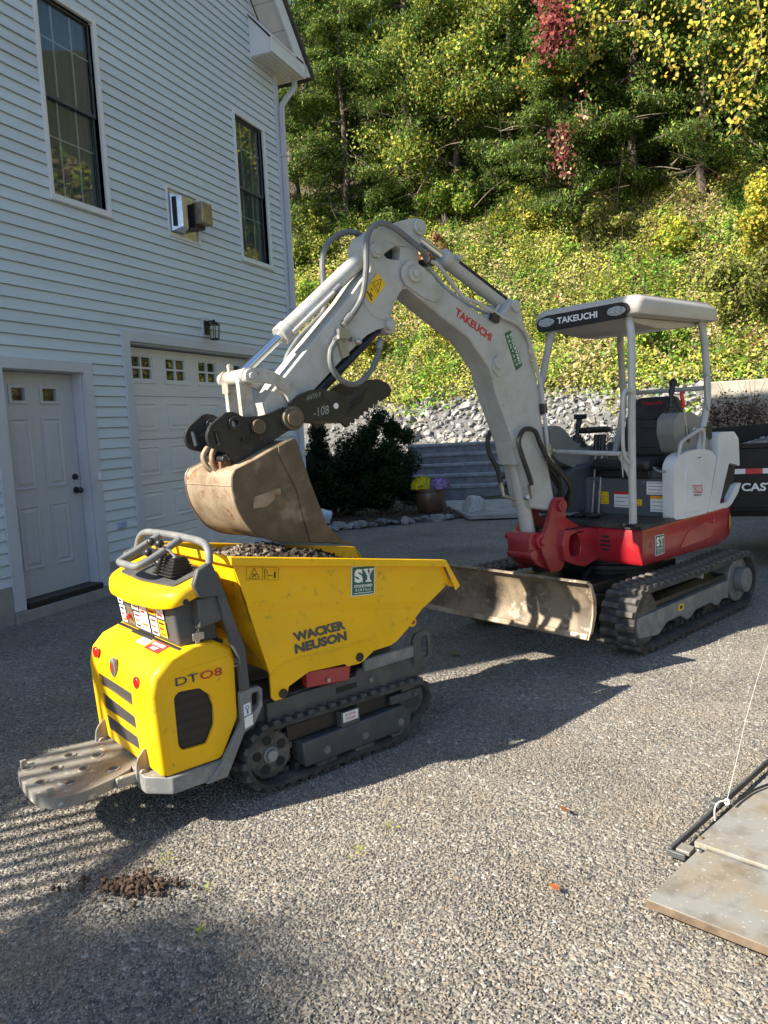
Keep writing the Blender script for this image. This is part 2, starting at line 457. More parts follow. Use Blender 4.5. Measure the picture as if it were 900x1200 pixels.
def grid_mat(name, cell, dark, light, angle=0.0):
    """punched mesh: fine diamond grid in colour"""
    m = bpy.data.materials.new(name); m.use_nodes = True
    N, L = m.node_tree.nodes, m.node_tree.links
    b = N["Principled BSDF"]; b.inputs['Roughness'].default_value = 0.5
    tc = N.new('ShaderNodeTexCoord')
    mp = N.new('ShaderNodeMapping'); mp.inputs['Scale'].default_value = (1 / cell,) * 3; mp.inputs['Rotation'].default_value = (R_(45), R_(45), 0)
    L.new(tc.outputs['Object'], mp.inputs[0])
    ck = N.new('ShaderNodeTexChecker'); ck.inputs['Scale'].default_value = 1.0
    ck.inputs['Color1'].default_value = (*dark, 1); ck.inputs['Color2'].default_value = (*light, 1)
    L.new(mp.outputs[0], ck.inputs[0]); L.new(ck.outputs[0], b.inputs['Base Color'])
    return m
mesh_black = grid_mat('black punched mesh', 0.006, (0.004, 0.004, 0.004), (0.018, 0.018, 0.018))
mesh_grey = grid_mat('grey punched mesh', 0.007, (0.012, 0.012, 0.012), (0.085, 0.08, 0.078))

def leaf_mat(name, trans=0.35, rough=0.5):
    m = bpy.data.materials.new(name); m.use_nodes = True
    N, L = m.node_tree.nodes, m.node_tree.links
    b = N["Principled BSDF"]; b.inputs['Roughness'].default_value = rough; b.inputs['Specular IOR Level'].default_value = 0.2
    at = N.new('ShaderNodeAttribute'); at.attribute_name = 'leafcol'
    L.new(at.outputs['Color'], b.inputs['Base Color'])
    t = N.new('ShaderNodeBsdfTranslucent'); L.new(at.outputs['Color'], t.inputs['Color'])
    mx = N.new('ShaderNodeMixShader'); mx.inputs[0].default_value = trans
    L.new(b.outputs[0], mx.inputs[1]); L.new(t.outputs[0], mx.inputs[2])
    L.new(mx.outputs[0], N['Material Output'].inputs[0])
    return m
leafmat = leaf_mat('leaves')
flowermat = leaf_mat('petals', 0.2, 0.6)

def stone_mat(name, stops, attr=None):
    """stones whose colour differs from one to the next"""
    m = bpy.data.materials.new(name); m.use_nodes = True
    N, L = m.node_tree.nodes, m.node_tree.links
    b = N["Principled BSDF"]; b.inputs['Roughness'].default_value = 0.85; b.inputs['Specular IOR Level'].default_value = 0.3
    oi = N.new('ShaderNodeObjectInfo')
    rp = N.new('ShaderNodeValToRGB')
    el = rp.color_ramp.elements
    el[0].position = stops[0][0]; el[0].color = (*stops[0][1], 1)
    el[1].position = stops[-1][0]; el[1].color = (*stops[-1][1], 1)
    for p, c in stops[1:-1]:
        e = el.new(p); e.color = (*c, 1)
    if attr:
        at = N.new('ShaderNodeAttribute'); at.attribute_name = attr; L.new(at.outputs['Fac'], rp.inputs[0])
    else: L.new(oi.outputs['Random'], rp.inputs[0])
    tc = N.new('ShaderNodeTexCoord')
    n = N.new('ShaderNodeTexNoise'); n.inputs['Scale'].default_value = 9 if not attr else 40; n.inputs['Detail'].default_value = 5
    L.new(tc.outputs['Object'], n.inputs['Vector'])
    mr = N.new('ShaderNodeMapRange'); mr.inputs[1].default_value = 0.3; mr.inputs[2].default_value = 0.7; mr.inputs[3].default_value = 0.7; mr.inputs[4].default_value = 1.25
    L.new(n.outputs[0], mr.inputs[0])
    x = N.new('ShaderNodeMix'); x.data_type = 'RGBA'; x.blend_type = 'MULTIPLY'; x.inputs[0].default_value = 1
    L.new(rp.outputs[0], x.inputs[6]); L.new(mr.outputs[0], x.inputs[7])
    L.new(x.outputs[2], b.inputs['Base Color'])
    return m
GR = [(0.0, (0.105, 0.101, 0.096)), (0.22, (0.155, 0.147, 0.136)), (0.42, (0.20, 0.186, 0.163)), (0.60, (0.25, 0.228, 0.188)), (0.76, (0.285, 0.264, 0.225)), (0.88, (0.24, 0.185, 0.135)), (0.95, (0.35, 0.33, 0.295)), (1.0, (0.44, 0.42, 0.385))]
pebblemat = stone_mat('crushed gravel stones', GR)
rockmat = stone_mat('grey broken rock', [(0, (0.14, 0.14, 0.145)), (0.35, (0.24, 0.238, 0.235)), (0.75, (0.34, 0.335, 0.32)), (1, (0.28, 0.24, 0.19))])
rockstuff = stone_mat('small grey rock', [(0, (0.13, 0.13, 0.135)), (0.5, (0.24, 0.235, 0.23)), (1, (0.34, 0.33, 0.31))], 'tint')

def gravel_mat():
    m = bpy.data.materials.new('gravel ground'); m.use_nodes = True
    N, L = m.node_tree.nodes, m.node_tree.links
    b = N["Principled BSDF"]; b.inputs['Roughness'].default_value = 0.9; b.inputs['Specular IOR Level'].default_value = 0.25
    tc = N.new('ShaderNodeTexCoord'); co = tc.outputs['Object']
    nz = N.new('ShaderNodeTexNoise'); nz.inputs['Scale'].default_value = 30; nz.inputs['Detail'].default_value = 2; L.new(co, nz.inputs['Vector'])
    wm = N.new('ShaderNodeMix'); wm.data_type = 'VECTOR'; wm.inputs[0].default_value = 0.012
    L.new(co, wm.inputs[4]); L.new(nz.outputs['Color'], wm.inputs[5])
    v = N.new('ShaderNodeTexVoronoi'); v.inputs['Scale'].default_value = 62; L.new(wm.outputs[1], v.inputs['Vector'])
    v2 = N.new('ShaderNodeTexVoronoi'); v2.inputs['Scale'].default_value = 130; L.new(wm.outputs[1], v2.inputs['Vector'])
    def ramp(src):
        rp = N.new('ShaderNodeValToRGB'); el = rp.color_ramp.elements
        el[0].position = 0; el[0].color = (*GR[0][1], 1); el[1].position = 1; el[1].color = (*GR[-1][1], 1)
        for p, c in GR[1:-1]:
            e = el.new(p); e.color = (*c, 1)
        sp = N.new('ShaderNodeSeparateColor'); L.new(src, sp.inputs[0]); L.new(sp.outputs[0], rp.inputs[0])
        return rp.outputs[0], sp
    c1, s1 = ramp(v.outputs['Color']); c2, s2 = ramp(v2.outputs['Color'])
    mx = N.new('ShaderNodeMix'); mx.data_type = 'RGBA'
    gt = N.new('ShaderNodeMath'); gt.operation = 'GREATER_THAN'; gt.inputs[1].default_value = 0.62; L.new(s1.outputs[1], gt.inputs[0])
    L.new(gt.outputs[0], mx.inputs[0]); L.new(c1, mx.inputs[6]); L.new(c2, mx.inputs[7])
    big = N.new('ShaderNodeTexNoise'); big.inputs['Scale'].default_value = 0.9; big.inputs['Detail'].default_value = 5; L.new(co, big.inputs['Vector'])
    mr = N.new('ShaderNodeMapRange'); mr.inputs[1].default_value = 0.32; mr.inputs[2].default_value = 0.68; mr.inputs[3].default_value = 0.70; mr.inputs[4].default_value = 1.22
    L.new(big.outputs[0], mr.inputs[0])
    mu = N.new('ShaderNodeMix'); mu.data_type = 'RGBA'; mu.blend_type = 'MULTIPLY'; mu.inputs[0].default_value = 1
    L.new(mx.outputs[2], mu.inputs[6]); L.new(mr.outputs[0], mu.inputs[7])
    fines = N.new('ShaderNodeTexNoise'); fines.inputs['Scale'].default_value = 2.2; fines.inputs['Detail'].default_value = 6; L.new(co, fines.inputs['Vector'])
    fr = N.new('ShaderNodeMapRange'); fr.inputs[1].default_value = 0.50; fr.inputs[2].default_value = 0.68; fr.inputs[4].default_value = 0.65; L.new(fines.outputs[0], fr.inputs[0])
    fm = N.new('ShaderNodeMix'); fm.data_type = 'RGBA'; L.new(fr.outputs[0], fm.inputs[0]); L.new(mu.outputs[2], fm.inputs[6]); fm.inputs[7].default_value = (0.225, 0.188, 0.138, 1)
    L.new(fm.outputs[2], b.inputs['Base Color'])
    bp = N.new('ShaderNodeBump'); bp.inputs['Strength'].default_value = 0.9; bp.inputs['Distance'].default_value = 0.010; bp.invert = True
    L.new(v.outputs['Distance'], bp.inputs['Height'])
    bp2 = N.new('ShaderNodeBump'); bp2.inputs['Strength'].default_value = 0.5; bp2.inputs['Distance'].default_value = 0.005; bp2.invert = True
    L.new(v2.outputs['Distance'], bp2.inputs['Height']); L.new(bp.outputs[0], bp2.inputs['Normal'])
    L.new(bp2.outputs[0], b.inputs['Normal'])
    return m
gravelmat = gravel_mat()

# ================================================================== terrain
def vnoise(x, y, seed=0):
    x = np.asarray(x, float); y = np.asarray(y, float)
    xi = np.floor(x).astype(np.int64); yi = np.floor(y).astype(np.int64)
    fx = x - xi; fy = y - yi
    fx = fx * fx * (3 - 2 * fx); fy = fy * fy * (3 - 2 * fy)
    def h(a, b):
        n = (a * 374761393 + b * 668265263 + seed * 982451653) & 0x7fffffff
        n = ((n ^ (n >> 13)) * 1274126177) & 0x7fffffff
        n = n ^ (n >> 16)
        return (n & 0xffff) / 65535.0
    return (h(xi, yi) * (1 - fx) + h(xi + 1, yi) * fx) * (1 - fy) + (h(xi, yi + 1) * (1 - fx) + h(xi + 1, yi + 1) * fx) * fy

def fbm(x, y, seed=0, o=3):
    s = 0; a = 0.5; f = 1.0
    for k in range(o):
        s = s + a * vnoise(np.asarray(x) * f, np.asarray(y) * f, seed + 17 * k); a *= 0.5; f *= 2.1
    return s / (1 - 0.5 ** o)

_hy = [-50, 14.2, 16.2, 18.9, 21.0, 26.0, 34.0, 60.0, 120.0]
_hz = [0, 0, 0.45, 2.45, 4.3, 9.2, 15.5, 30.0, 50.0]
def hill(x, y):
    x = np.asarray(x, float); y = np.asarray(y, float)
    d = y + np.clip(x - 2.0, 0, 40) * 0.10 + np.clip(x - 13.0, 0, 60) * 0.6   # the bank swings round on the right
    z = np.interp(d, _hy, _hz)
    k = np.clip((d - 18) / 4, 0, 1)
    return z + k * (fbm(x * 0.35, y * 0.35, 5) - 0.5) * 1.3

def sheet(name, xs, ys, zf, m):
    X, Y = np.meshgrid(xs, ys)
    Z = zf(X, Y)
    nx, ny = len(xs), len(ys)
    co = np.stack([X, Y, Z], -1).reshape(-1, 3)
    i = np.arange((ny - 1) * (nx - 1)); r, c = i // (nx - 1), i % (nx - 1)
    a = r * nx + c
    q = np.stack([a, a + 1, a + nx + 1, a + nx], -1)
    me = bpy.data.meshes.new(name)
    me.from_pydata(co.tolist(), [], q.tolist())
    me.polygons.foreach_set('use_smooth', [True] * len(me.polygons))
    me.materials.append(m); me.update()
    return link(name, me)

def drive_z(X, Y):
    near = np.clip(1.2 - np.hypot(X, Y - 5) / 14, 0, 1)
    return (fbm(X * 0.8, Y * 0.8, 3) - 0.5) * 0.03 * near - 0.012
xs = np.concatenate([[-400, -150, -60, -30], np.arange(-16, 14.01, 0.4), [20, 35, 70, 160, 400]])
ys = np.concatenate([[-400, -150, -60, -25, -10], np.arange(-5, 14.6, 0.4), [15.2]])
g = sheet('gravel_ground', xs, ys, drive_z, gravelmat); tag(g, kind='structure', label='crushed grey and tan gravel driveway')
hillmat = mat('leaf littered hill soil', (0.075, 0.058, 0.036), 0.95, 0, (0.045, 0.05, 0.022), 2.5, 0.4, 0.62, bump=0.6, bsc=12, col3=(0.14, 0.10, 0.06), sc3=9, lo3=0.55, hi3=0.68, bdist=0.05)
xs = np.concatenate([[-400, -120, -60, -40], np.arange(-28, 20.01, 0.5), [30, 60, 140, 400]])
ys = np.concatenate([[-60, -30, -15, -8, -4, 0, 3, 6, 9, 11, 13], np.arange(14.4, 36.1, 0.45), [40, 48, 60, 90, 120, 400]])
h_ob = sheet('hillside', xs, ys, lambda X, Y: np.where(hill(X, Y) < 0.02, -0.05, hill(X, Y)), hillmat); tag(h_ob, kind='structure', label='steep bank of soil rising behind the driveway')

# loose stones of the near driveway, one stuff object
def pebbles(name, poly_xy, density, seed, smin, smax):
    xs = [p[0] for p in poly_xy]; ys = [p[1] for p in poly_xy]
    n = 14
    X = np.linspace(min(xs), max(xs), n); Y = np.linspace(min(ys), max(ys), n)
    o = sheet(name, X, Y, lambda a, b: drive_z(a, b) + 0.002, pebblemat)
    tag(o, kind='stuff', label='loose crushed stones of the gravel driveway')
    ng = bpy.data.node_groups.new(name, 'GeometryNodeTree')
    ng.interface.new_socket('Geometry', in_out='INPUT', socket_type='NodeSocketGeometry')
    ng.interface.new_socket('Geometry', in_out='OUTPUT', socket_type='NodeSocketGeometry')
    N, L = ng.nodes, ng.links
    gi = N.new('NodeGroupInput'); go = N.new('NodeGroupOutput')
    dp = N.new('GeometryNodeDistributePointsOnFaces'); dp.inputs['Density'].default_value = density; dp.inputs['Seed'].default_value = seed
    dn = N.new('ShaderNodeTexNoise'); dn.inputs['Scale'].default_value = 1.1; dn.inputs['Detail'].default_value = 4
    dm = N.new('ShaderNodeMapRange'); dm.inputs[1].default_value = 0.36; dm.inputs[2].default_value = 0.60; dm.inputs[3].default_value = density * 0.30; dm.inputs[4].default_value = density * 1.1
    L.new(dn.outputs[0], dm.inputs[0]); L.new(dm.outputs[0], dp.inputs['Density'])
    L.new(gi.outputs[0], dp.inputs['Mesh'])
    gin = N.new('GeometryNodeGeometryToInstance')
    for k in range(5):
        ic = N.new('GeometryNodeMeshIcoSphere'); ic.inputs['Radius'].default_value = 1.0; ic.inputs['Subdivisions'].default_value = 2 if k % 2 else 1
        sp = N.new('GeometryNodeSetPosition')
        nz = N.new('ShaderNodeTexNoise'); nz.noise_dimensions = '4D'; nz.inputs['W'].default_value = 3.7 * k + seed; nz.inputs['Scale'].default_value = 0.9; nz.inputs['Detail'].default_value = 1.5
        sb = N.new('ShaderNodeVectorMath'); sb.operation = 'SUBTRACT'; sb.inputs[1].default_value = (0.5, 0.5, 0.5)
        sc = N.new('ShaderNodeVectorMath'); sc.operation = 'SCALE'; sc.inputs['Scale'].default_value = 1.5
        L.new(nz.outputs['Color'], sb.inputs[0]); L.new(sb.outputs[0], sc.inputs[0])
        L.new(ic.outputs[0], sp.inputs['Geometry']); L.new(sc.outputs[0], sp.inputs['Offset'])
        L.new(sp.outputs[0], gin.inputs[0])
    ip = N.new('GeometryNodeInstanceOnPoints'); ip.inputs['Pick Instance'].default_value = True
    L.new(dp.outputs['Points'], ip.inputs['Points']); L.new(gin.outputs[0], ip.inputs['Instance'])
    ri = N.new('FunctionNodeRandomValue'); ri.data_type = 'INT'; ri.inputs[4].default_value = 0; ri.inputs[5].default_value = 4; ri.inputs['Seed'].default_value = 3
    L.new(ri.outputs[2], ip.inputs['Instance Index'])
    rr = N.new('FunctionNodeRandomValue'); rr.data_type = 'FLOAT_VECTOR'; rr.inputs[0].default_value = (0, 0, 0); rr.inputs[1].default_value = (6.28, 6.28, 6.28)
    L.new(rr.outputs[0], ip.inputs['Rotation'])
    rs = N.new('FunctionNodeRandomValue'); rs.data_type = 'FLOAT_VECTOR'; rs.inputs[0].default_value = (smin, smin, smin * 0.7); rs.inputs[1].default_value = (smax, smax * 0.85, smax * 0.7); rs.inputs['Seed'].default_value = 9
    L.new(rs.outputs[0], ip.inputs['Scale'])
    sm = N.new('GeometryNodeSetMaterial'); sm.inputs['Material'].default_value = pebblemat
    L.new(ip.outputs[0], sm.inputs[0]); L.new(sm.outputs[0], go.inputs[0])
    md = o.modifiers.new('stones', 'NODES'); md.node_group = ng
    return o
pebbles('loose_gravel', [(-3.0, 0.9), (1.6, 4.2)], 8200, 2, 0.0020, 0.0056)
pebbles('loose_gravel', [(-4.2, 4.2), (2.4, 7.4)], 3400, 5, 0.0026, 0.0060)

# ================================================================== house
WX = -5.705
Y0, Y1 = 0.35, 10.40
house = empty('house', (WX, 5.4, 0), 0, 'two storey house with blue grey lap siding, garage door and entry door', 'house')
HL = (-WX, -5.4, 0)
def hb(mb, name, m, bevel=0, **k):
    return mb.build(name, m, house, bevel, loc=HL, **k)
RK = 17.43                                     # y + z along the right rake on the wall
YC = (Y0 + 10.48) / 2
# sheathing behind the boards, side and back walls
OPEN = [(5.878, 6.71, 3.906, 5.85), (9.21, 10.04, 3.915, 5.86), (4.977, 6.21, 0.0, 2.375), (6.69, 9.54, 0.0, 2.754), (7.66, 8.28, 3.915, 4.49)]
core = [(Y0, 0.0), (4.977, 0), (4.977, 2.3), (6.21, 2.3), (6.21, 0), (6.69, 0), (6.69, 2.7), (9.54, 2.7), (9.54, 0), (10.48, 0), (10.48, RK - 10.48), (YC, RK - YC), (Y0, RK - 10.48)]
mb = MB(); mb.prism(core, WX - 0.16, WX - 0.004, 'x', holes=[[(5.93, 3.94), (6.66, 3.94), (6.66, 5.80), (5.93, 5.80)], [(9.26, 3.95), (9.99, 3.95), (9.99, 5.81), (9.26, 5.81)]])
hb(mb, 'front_wall', siding, smooth=0)
mb = MB()
mb.box((-16, 10.30, 0), (WX - 0.16, 10.48, 6.95)); mb.box((-16, Y0, 0), (WX - 0.16, Y0 + 0.18, 6.95)); mb.box((-16.18, Y0, 0), (-16, 10.48, 6.95))
hb(mb, 'side_wall', siding, smooth=0)
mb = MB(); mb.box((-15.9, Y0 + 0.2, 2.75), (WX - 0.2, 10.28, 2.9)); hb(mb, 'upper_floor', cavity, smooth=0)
mb = MB(); mb.box((WX - 0.16, Y0 - .002, -0.3), (WX + 0.03, 4.975, 0.335)); hb(mb, 'foundation', concrete, 0.006)
mb = MB(); mb.box((WX - 0.16, 6.212, -0.3), (WX + 0.03, 6.688, 0.33)); hb(mb, 'foundation', concrete, 0.006)
mb = MB(); mb.box((WX - 0.16, 9.542, -0.3), (WX + 0.03, 10.50, 0.33)); hb(mb, 'foundation', concrete, 0.006)
mb = MB(); mb.box((WX - 0.3, 4.975, -0.3), (WX + 0.06, 6.212, 0.085)); hb(mb, 'door_step', concrete, 0.006)
mb = MB(); mb.box((WX - 2.5, 6.69, -0.3), (WX + 0.02, 9.54, 0.012)); hb(mb, 'garage_slab', concrete)

def board(y0, y1, z0, z1, zb):
    def xo(z): return WX + 0.024 - 0.020 * (z - zb) / 0.108
    mb = MB()
    mb.hexa([(WX - 0.003, y0, z0), (xo(z0), y0, z0), (xo(z0), y1, z0), (WX - 0.003, y1, z0),
             (WX - 0.003, y0, z1), (xo(z1), y0, z1), (xo(z1), y1, z1), (WX - 0.003, y1, z1)])
    hb(mb, 'siding_board', siding, smooth=0)
k = 2
zlast = RK - YC - 0.15
while True:
    zb = 0.102 + 0.108 * k; zt = zb + 0.0985
    if zt > zlast: break
    ya, yb = Y0 + 0.1, 10.385
    if zt > RK - 10.48:
        yb = min(yb, RK - zt - 0.02); ya = max(ya, 2 * YC - yb)
    segs = [(ya, yb, zb, zt)]
    for (o0, o1, p0, p1) in OPEN:
        nxt = []
        for (a, b, c, d) in segs:
            if o1 <= a or o0 >= b or p1 <= c or p0 >= d: nxt.append((a, b, c, d)); continue
            if o0 - a > 0.01: nxt.append((a, o0, c, d))
            if b - o1 > 0.01: nxt.append((o1, b, c, d))
            if d - p1 > 0.008: nxt.append((max(a, o0), min(b, o1), p1, d))
            if p0 - c > 0.008: nxt.append((max(a, o0), min(b, o1), c, p0))
        segs = nxt
    # butt joints where lengths of siding meet
    out = []
    for (a, b, c, d) in segs:
        if b - a > 3.2:
            j = a + (b - a) * (0.3 + 0.4 * ((k * 0.618) % 1.0)); out += [(a, j - 0.0008, c, d), (j + 0.0008, b, c, d)]
        else: out.append((a, b, c, d))
    for s_ in out: board(*s_, zb)
    k += 1

# corner boards
mb = MB(); mb.box((WX - 0.002, 10.385, 0.30), (WX + 0.034, 10.50, 6.74)); hb(mb, 'corner_board', trim, 0.004)
mb = MB(); mb.box((WX - 0.002, Y0 - 0.02, 0.30), (WX + 0.034, Y0 + 0.1, 6.74)); hb(mb, 'corner_board', trim, 0.004)

def window(y0, y1, z0, z1):
    mb = MB(); t = 0.05
    mb.prism([(y0, z0), (y1, z0), (y1, z1), (y0, z1)], WX - 0.10, WX + 0.034, 'x', holes=[[(y0 + t, z0 + t), (y1 - t, z0 + t), (y1 - t, z1 - t), (y0 + t, z1 - t)]])
    fr = hb(mb, 'window', whitetrim, 0.006)
    mb = MB(); mb.box((WX + 0.0, y0 - 0.012, z0 - 0.018), (WX + 0.045, y1 + 0.012, z0 + 0.004)); mb.build('window_sill', whitetrim, fr, 0.004)
    zm = (z0 + z1) / 2 + 0.02
    for (a, b, dx) in ((zm - 0.02, z1 - t, 0.0), (z0 + t, zm + 0.02, -0.022)):
        mb = MB(); s = 0.035; lo, hi = y0 + t, y1 - t
        mb.prism([(lo, a), (hi, a), (hi, b), (lo, b)], WX - 0.055 + dx, WX - 0.028 + dx, 'x', holes=[[(lo + s * .5, a + s), (hi - s * .5, a + s), (hi - s * .5, b - s * .6), (lo + s * .5, b - s * .6)]])
        mb.build('sash', darkgrey, fr, 0.003)
        mb = MB(); mb.box((WX - 0.044 + dx, lo + .01, a + .01), (WX - 0.040 + dx, hi - .01, b - .01)); mb.build('pane', glass, fr, smooth=0)
        for q in (1, 2):
            yy = lo + (hi - lo) * q / 3
            mb = MB(); mb.box((WX - 0.060 + dx, yy - 0.007, a + s), (WX - 0.049 + dx, yy + 0.007, b - s)); mb.build('muntin', trim, fr, smooth=0)
        zz = (a + b) / 2 + 0.1
        mb = MB(); mb.box((WX - 0.058 + dx, lo + .02, zz - 0.007), (WX - 0.051 + dx, hi - .02, zz + 0.007)); mb.build('muntin', trim, fr, smooth=0)
    secs = []
    n = 40
    front = [(WX - 0.115 + 0.018 * math.sin(i * 1.35), y0 - 0.1 + (y1 - y0 + 0.2) * i / n) for i in range(n + 1)]
    mb = MB(); mb.loft([[(x, y, z0 - 0.1) for x, y in front], [(x, y, z1 + 0.1) for x, y in front]], closed=False)
    mb.build('curtain', curtain, fr, smooth=60)
window(5.878, 6.71, 3.906, 5.85)
window(9.21, 10.04, 3.915, 5.86)

# entry door and its trim
mb = MB(); mb.prism([(4.977, 0.09), (5.11, 0.09), (5.11, 2.27), (6.092, 2.27), (6.092, 0.09), (6.21, 0.09), (6.21, 2.375), (4.977, 2.375)], WX - 0.01, WX + 0.034, 'x')
hb(mb, 'door_trim', trim, 0.005)
mb = MB(); mb.prism([(5.06, 0.088), (5.13, 0.088), (5.13, 2.262), (6.075, 2.262), (6.075, 0.088), (6.14, 0.088), (6.14, 2.32), (5.06, 2.32)], WX - 0.19, WX - 0.011, 'x')
hb(mb, 'door_jamb', trim, 0.003)
mb = MB(); mb.box((WX - 0.18, 5.131, 0.086), (WX + 0.05, 6.074, 0.145)); hb(mb, 'threshold', black, 0.006)
DX = WX - 0.125
wins = [[(5.28, 1.965), (5.50, 1.965), (5.50, 2.14), (5.28, 2.14)], [(5.645, 1.965), (5.885, 1.965), (5.885, 2.14), (5.645, 2.14)]]
inner = [[(a + 0.035, c + 0.03), (b - 0.035, c + 0.03), (b - 0.035, d - 0.03), (a + 0.035, d - 0.03)] for a, b, c, d in ((5.28, 5.50, 1.965, 2.14), (5.645, 5.885, 1.965, 2.14))]
mb = MB(); mb.prism([(5.135, 0.15), (6.068, 0.15), (6.068, 2.258), (5.135, 2.258)], DX - 0.045, DX, 'x', holes=inner)
door = hb(mb, 'door', doorpaint, smooth=0)
def raised(parent, y0, y1, z0, z1, x, m, name='panel'):
    mb = MB(); e = 0.028
    def ring(d, dx): return [(x + dx, y0 + d, z0 + d), (x + dx, y1 - d, z0 + d), (x + dx, y1 - d, z1 - d), (x + dx, y0 + d, z1 - d)]
    R = [ring(-0.012, -0.002), ring(-0.012, 0.008), ring(0.004, 0.010), ring(0.016, -0.0005 + 0.002), ring(e, 0.002), ring(e + 0.022, 0.009), ring(e + 0.03, 0.009)]
    vs = [p for r in R for p in r]; fs = []
    for i in range(len(R) - 1):
        for q in range(4):
            fs.append((i * 4 + q, i * 4 + (q + 1) % 4, (i + 1) * 4 + (q + 1) % 4, (i + 1) * 4 + q))
    o = (len(R) - 1) * 4; fs.append((o, o + 1, o + 2, o + 3))
    mb.add(vs, fs); return mb.build(name, m, parent, smooth=0)
for (a, b, c, d) in ((5.255, 5.495, 1.175, 1.825), (5.64, 5.875, 1.175, 1.825), (5.272, 5.50, 0.42, 1.0), (5.655, 5.868, 0.42, 1.0)):
    raised(door, a, b, c, d, DX, doorpaint)
for w_, i_ in zip(wins, inner):
    mb = MB(); mb.prism(w_, DX - 0.002, DX + 0.012, 'x', holes=[i_]); mb.build('window_frame', doorpaint, door, 0.004)
    mb = MB(); mb.box((DX - 0.025, i_[0][0] - .005, i_[0][1] - .005), (DX - 0.018, i_[1][0] + .005, i_[2][1] + .005)); mb.build('pane', glass, door, smooth=0)
mb = MB(); mb.cyl((DX, 5.99, 1.24), (DX + 0.028, 5.99, 1.24), 0.030, 20); mb.build('deadbolt', black, door, 0.005)
mb = MB(); mb.cyl((DX, 5.995, 1.105), (DX + 0.012, 5.995, 1.105), 0.034, 20); mb.cyl((DX + 0.01, 5.995, 1.105), (DX + 0.05, 5.995, 1.105), 0.013, 12); mb.ball((DX + 0.062, 5.995, 1.105), 0.030, 16, 10, (0.75, 1, 1)); mb.build('handle', black, door)
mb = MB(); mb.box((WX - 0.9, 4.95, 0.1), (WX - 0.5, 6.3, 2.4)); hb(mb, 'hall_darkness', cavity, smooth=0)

# garage door
mb = MB(); mb.prism([(6.69, 0.02), (6.812, 0.02), (6.812, 2.64), (9.42, 2.64), (9.42, 0.02), (9.54, 0.02), (9.54, 2.754), (6.69, 2.754)], WX - 0.01, WX + 0.034, 'x')
hb(mb, 'garage_trim', trim, 0.005)
mb = MB(); mb.prism([(6.75, 0.015), (6.83, 0.015), (6.83, 2.622), (9.402, 2.622), (9.402, 0.015), (9.48, 0.015), (9.48, 2.70), (6.75, 2.70)], WX - 0.20, WX - 0.011, 'x')
hb(mb, 'garage_jamb', trim, 0.003)
GX = WX - 0.15
gd = None
gy = [(6.985, 7.375), (7.605, 8.005), (8.255, 8.665), (8.885, 9.27)]
zs = [0.03, 0.545, 1.06, 1.575, 2.07, 2.615]
for i in range(5):
    holes = []
    if i == 4:
        for (a, b) in gy:
            a2, b2 = a + 0.02, b - 0.02; ym = (a2 + b2) / 2
            for (u, v) in ((a2, ym - 0.011), (ym + 0.011, b2)):
                for (p, q) in ((2.265, 2.375), (2.397, 2.507)):
                    holes.append([(u, p), (v, p), (v, q), (u, q)])
    mb = MB(); mb.prism([(6.832, zs[i]), (9.40, zs[i]), (9.40, zs[i + 1] - 0.006), (6.832, zs[i + 1] - 0.006)], GX - 0.04, GX, 'x', holes=holes)
    if gd is None: gd = hb(mb, 'garage_door', garagepaint, smooth=0)
    else: sec = mb.build('door_section', garagepaint, gd, smooth=0)
    if i < 4:
        for (a, b) in gy: raised(gd, a, b, zs[i] + 0.11, zs[i + 1] - 0.09, GX, garagepaint)
    else:
        for (a, b) in gy:
            mb = MB(); mb.prism([(a - .03, 2.21), (b + .03, 2.21), (b + .03, 2.56), (a - .03, 2.56)], GX - 0.002, GX + 0.010, 'x', holes=[[(a, 2.247), (b, 2.247), (b, 2.525), (a, 2.525)]]); mb.build('window_frame', garagepaint, gd, 0.004)
            mb = MB(); mb.box((GX - 0.03, a + .01, 2.25), (GX - 0.024, b - .01, 2.52)); mb.build('pane', glass, gd, smooth=0)
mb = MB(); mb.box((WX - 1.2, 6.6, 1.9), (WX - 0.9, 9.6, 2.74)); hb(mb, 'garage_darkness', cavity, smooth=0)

# eave return, rake, roof, gutter, downspout
XO = WX + 0.345
mb = MB()
mb.add([(WX, 9.80, 6.735), (XO, 9.80, 6.735), (XO, 10.72, 6.735), (WX, 10.72, 6.735), (WX, 9.80, 7.27), (XO, 9.80, 6.90), (XO, 10.72, 6.90), (WX, 10.72, 7.27)],
       [(0, 3, 2, 1), (4, 5, 6, 7), (0, 1, 5, 4), (1, 2, 6, 5), (2, 3, 7, 6), (3, 0, 4, 7)])
er = hb(mb, 'eave_return', whitetrim, smooth=0)
mb = MB(); mb.box((XO + 0.001, 9.78, 6.72), (XO + 0.022, 10.74, 6.92)); mb.build('fascia', whitetrim, er, 0.004)
for q in range(5):
    x = WX + 0.01 + q * 0.066
    mb = MB(); mb.box((x, 9.81, 6.722), (x + 0.060, 10.71, 6.734)); mb.build('soffit_strip', soffit, er, 0.003)
mb = MB(); mb.add([(WX + .004, 9.775, 7.33), (XO + 0.03, 9.775, 6.935), (XO + 0.03, 10.70, 6.935), (WX + .004, 10.10, 7.33), (WX + .004, 9.775, 7.30), (XO + 0.03, 9.775, 6.905), (XO + 0.03, 10.70, 6.905), (WX + .004, 10.10, 7.30)], [(0, 1, 2, 3), (7, 6, 5, 4), (0, 4, 5, 1), (1, 5, 6, 2), (2, 6, 7, 3), (3, 7, 4, 0)])
mb.build('return_cap', whitetrim, er, smooth=0)
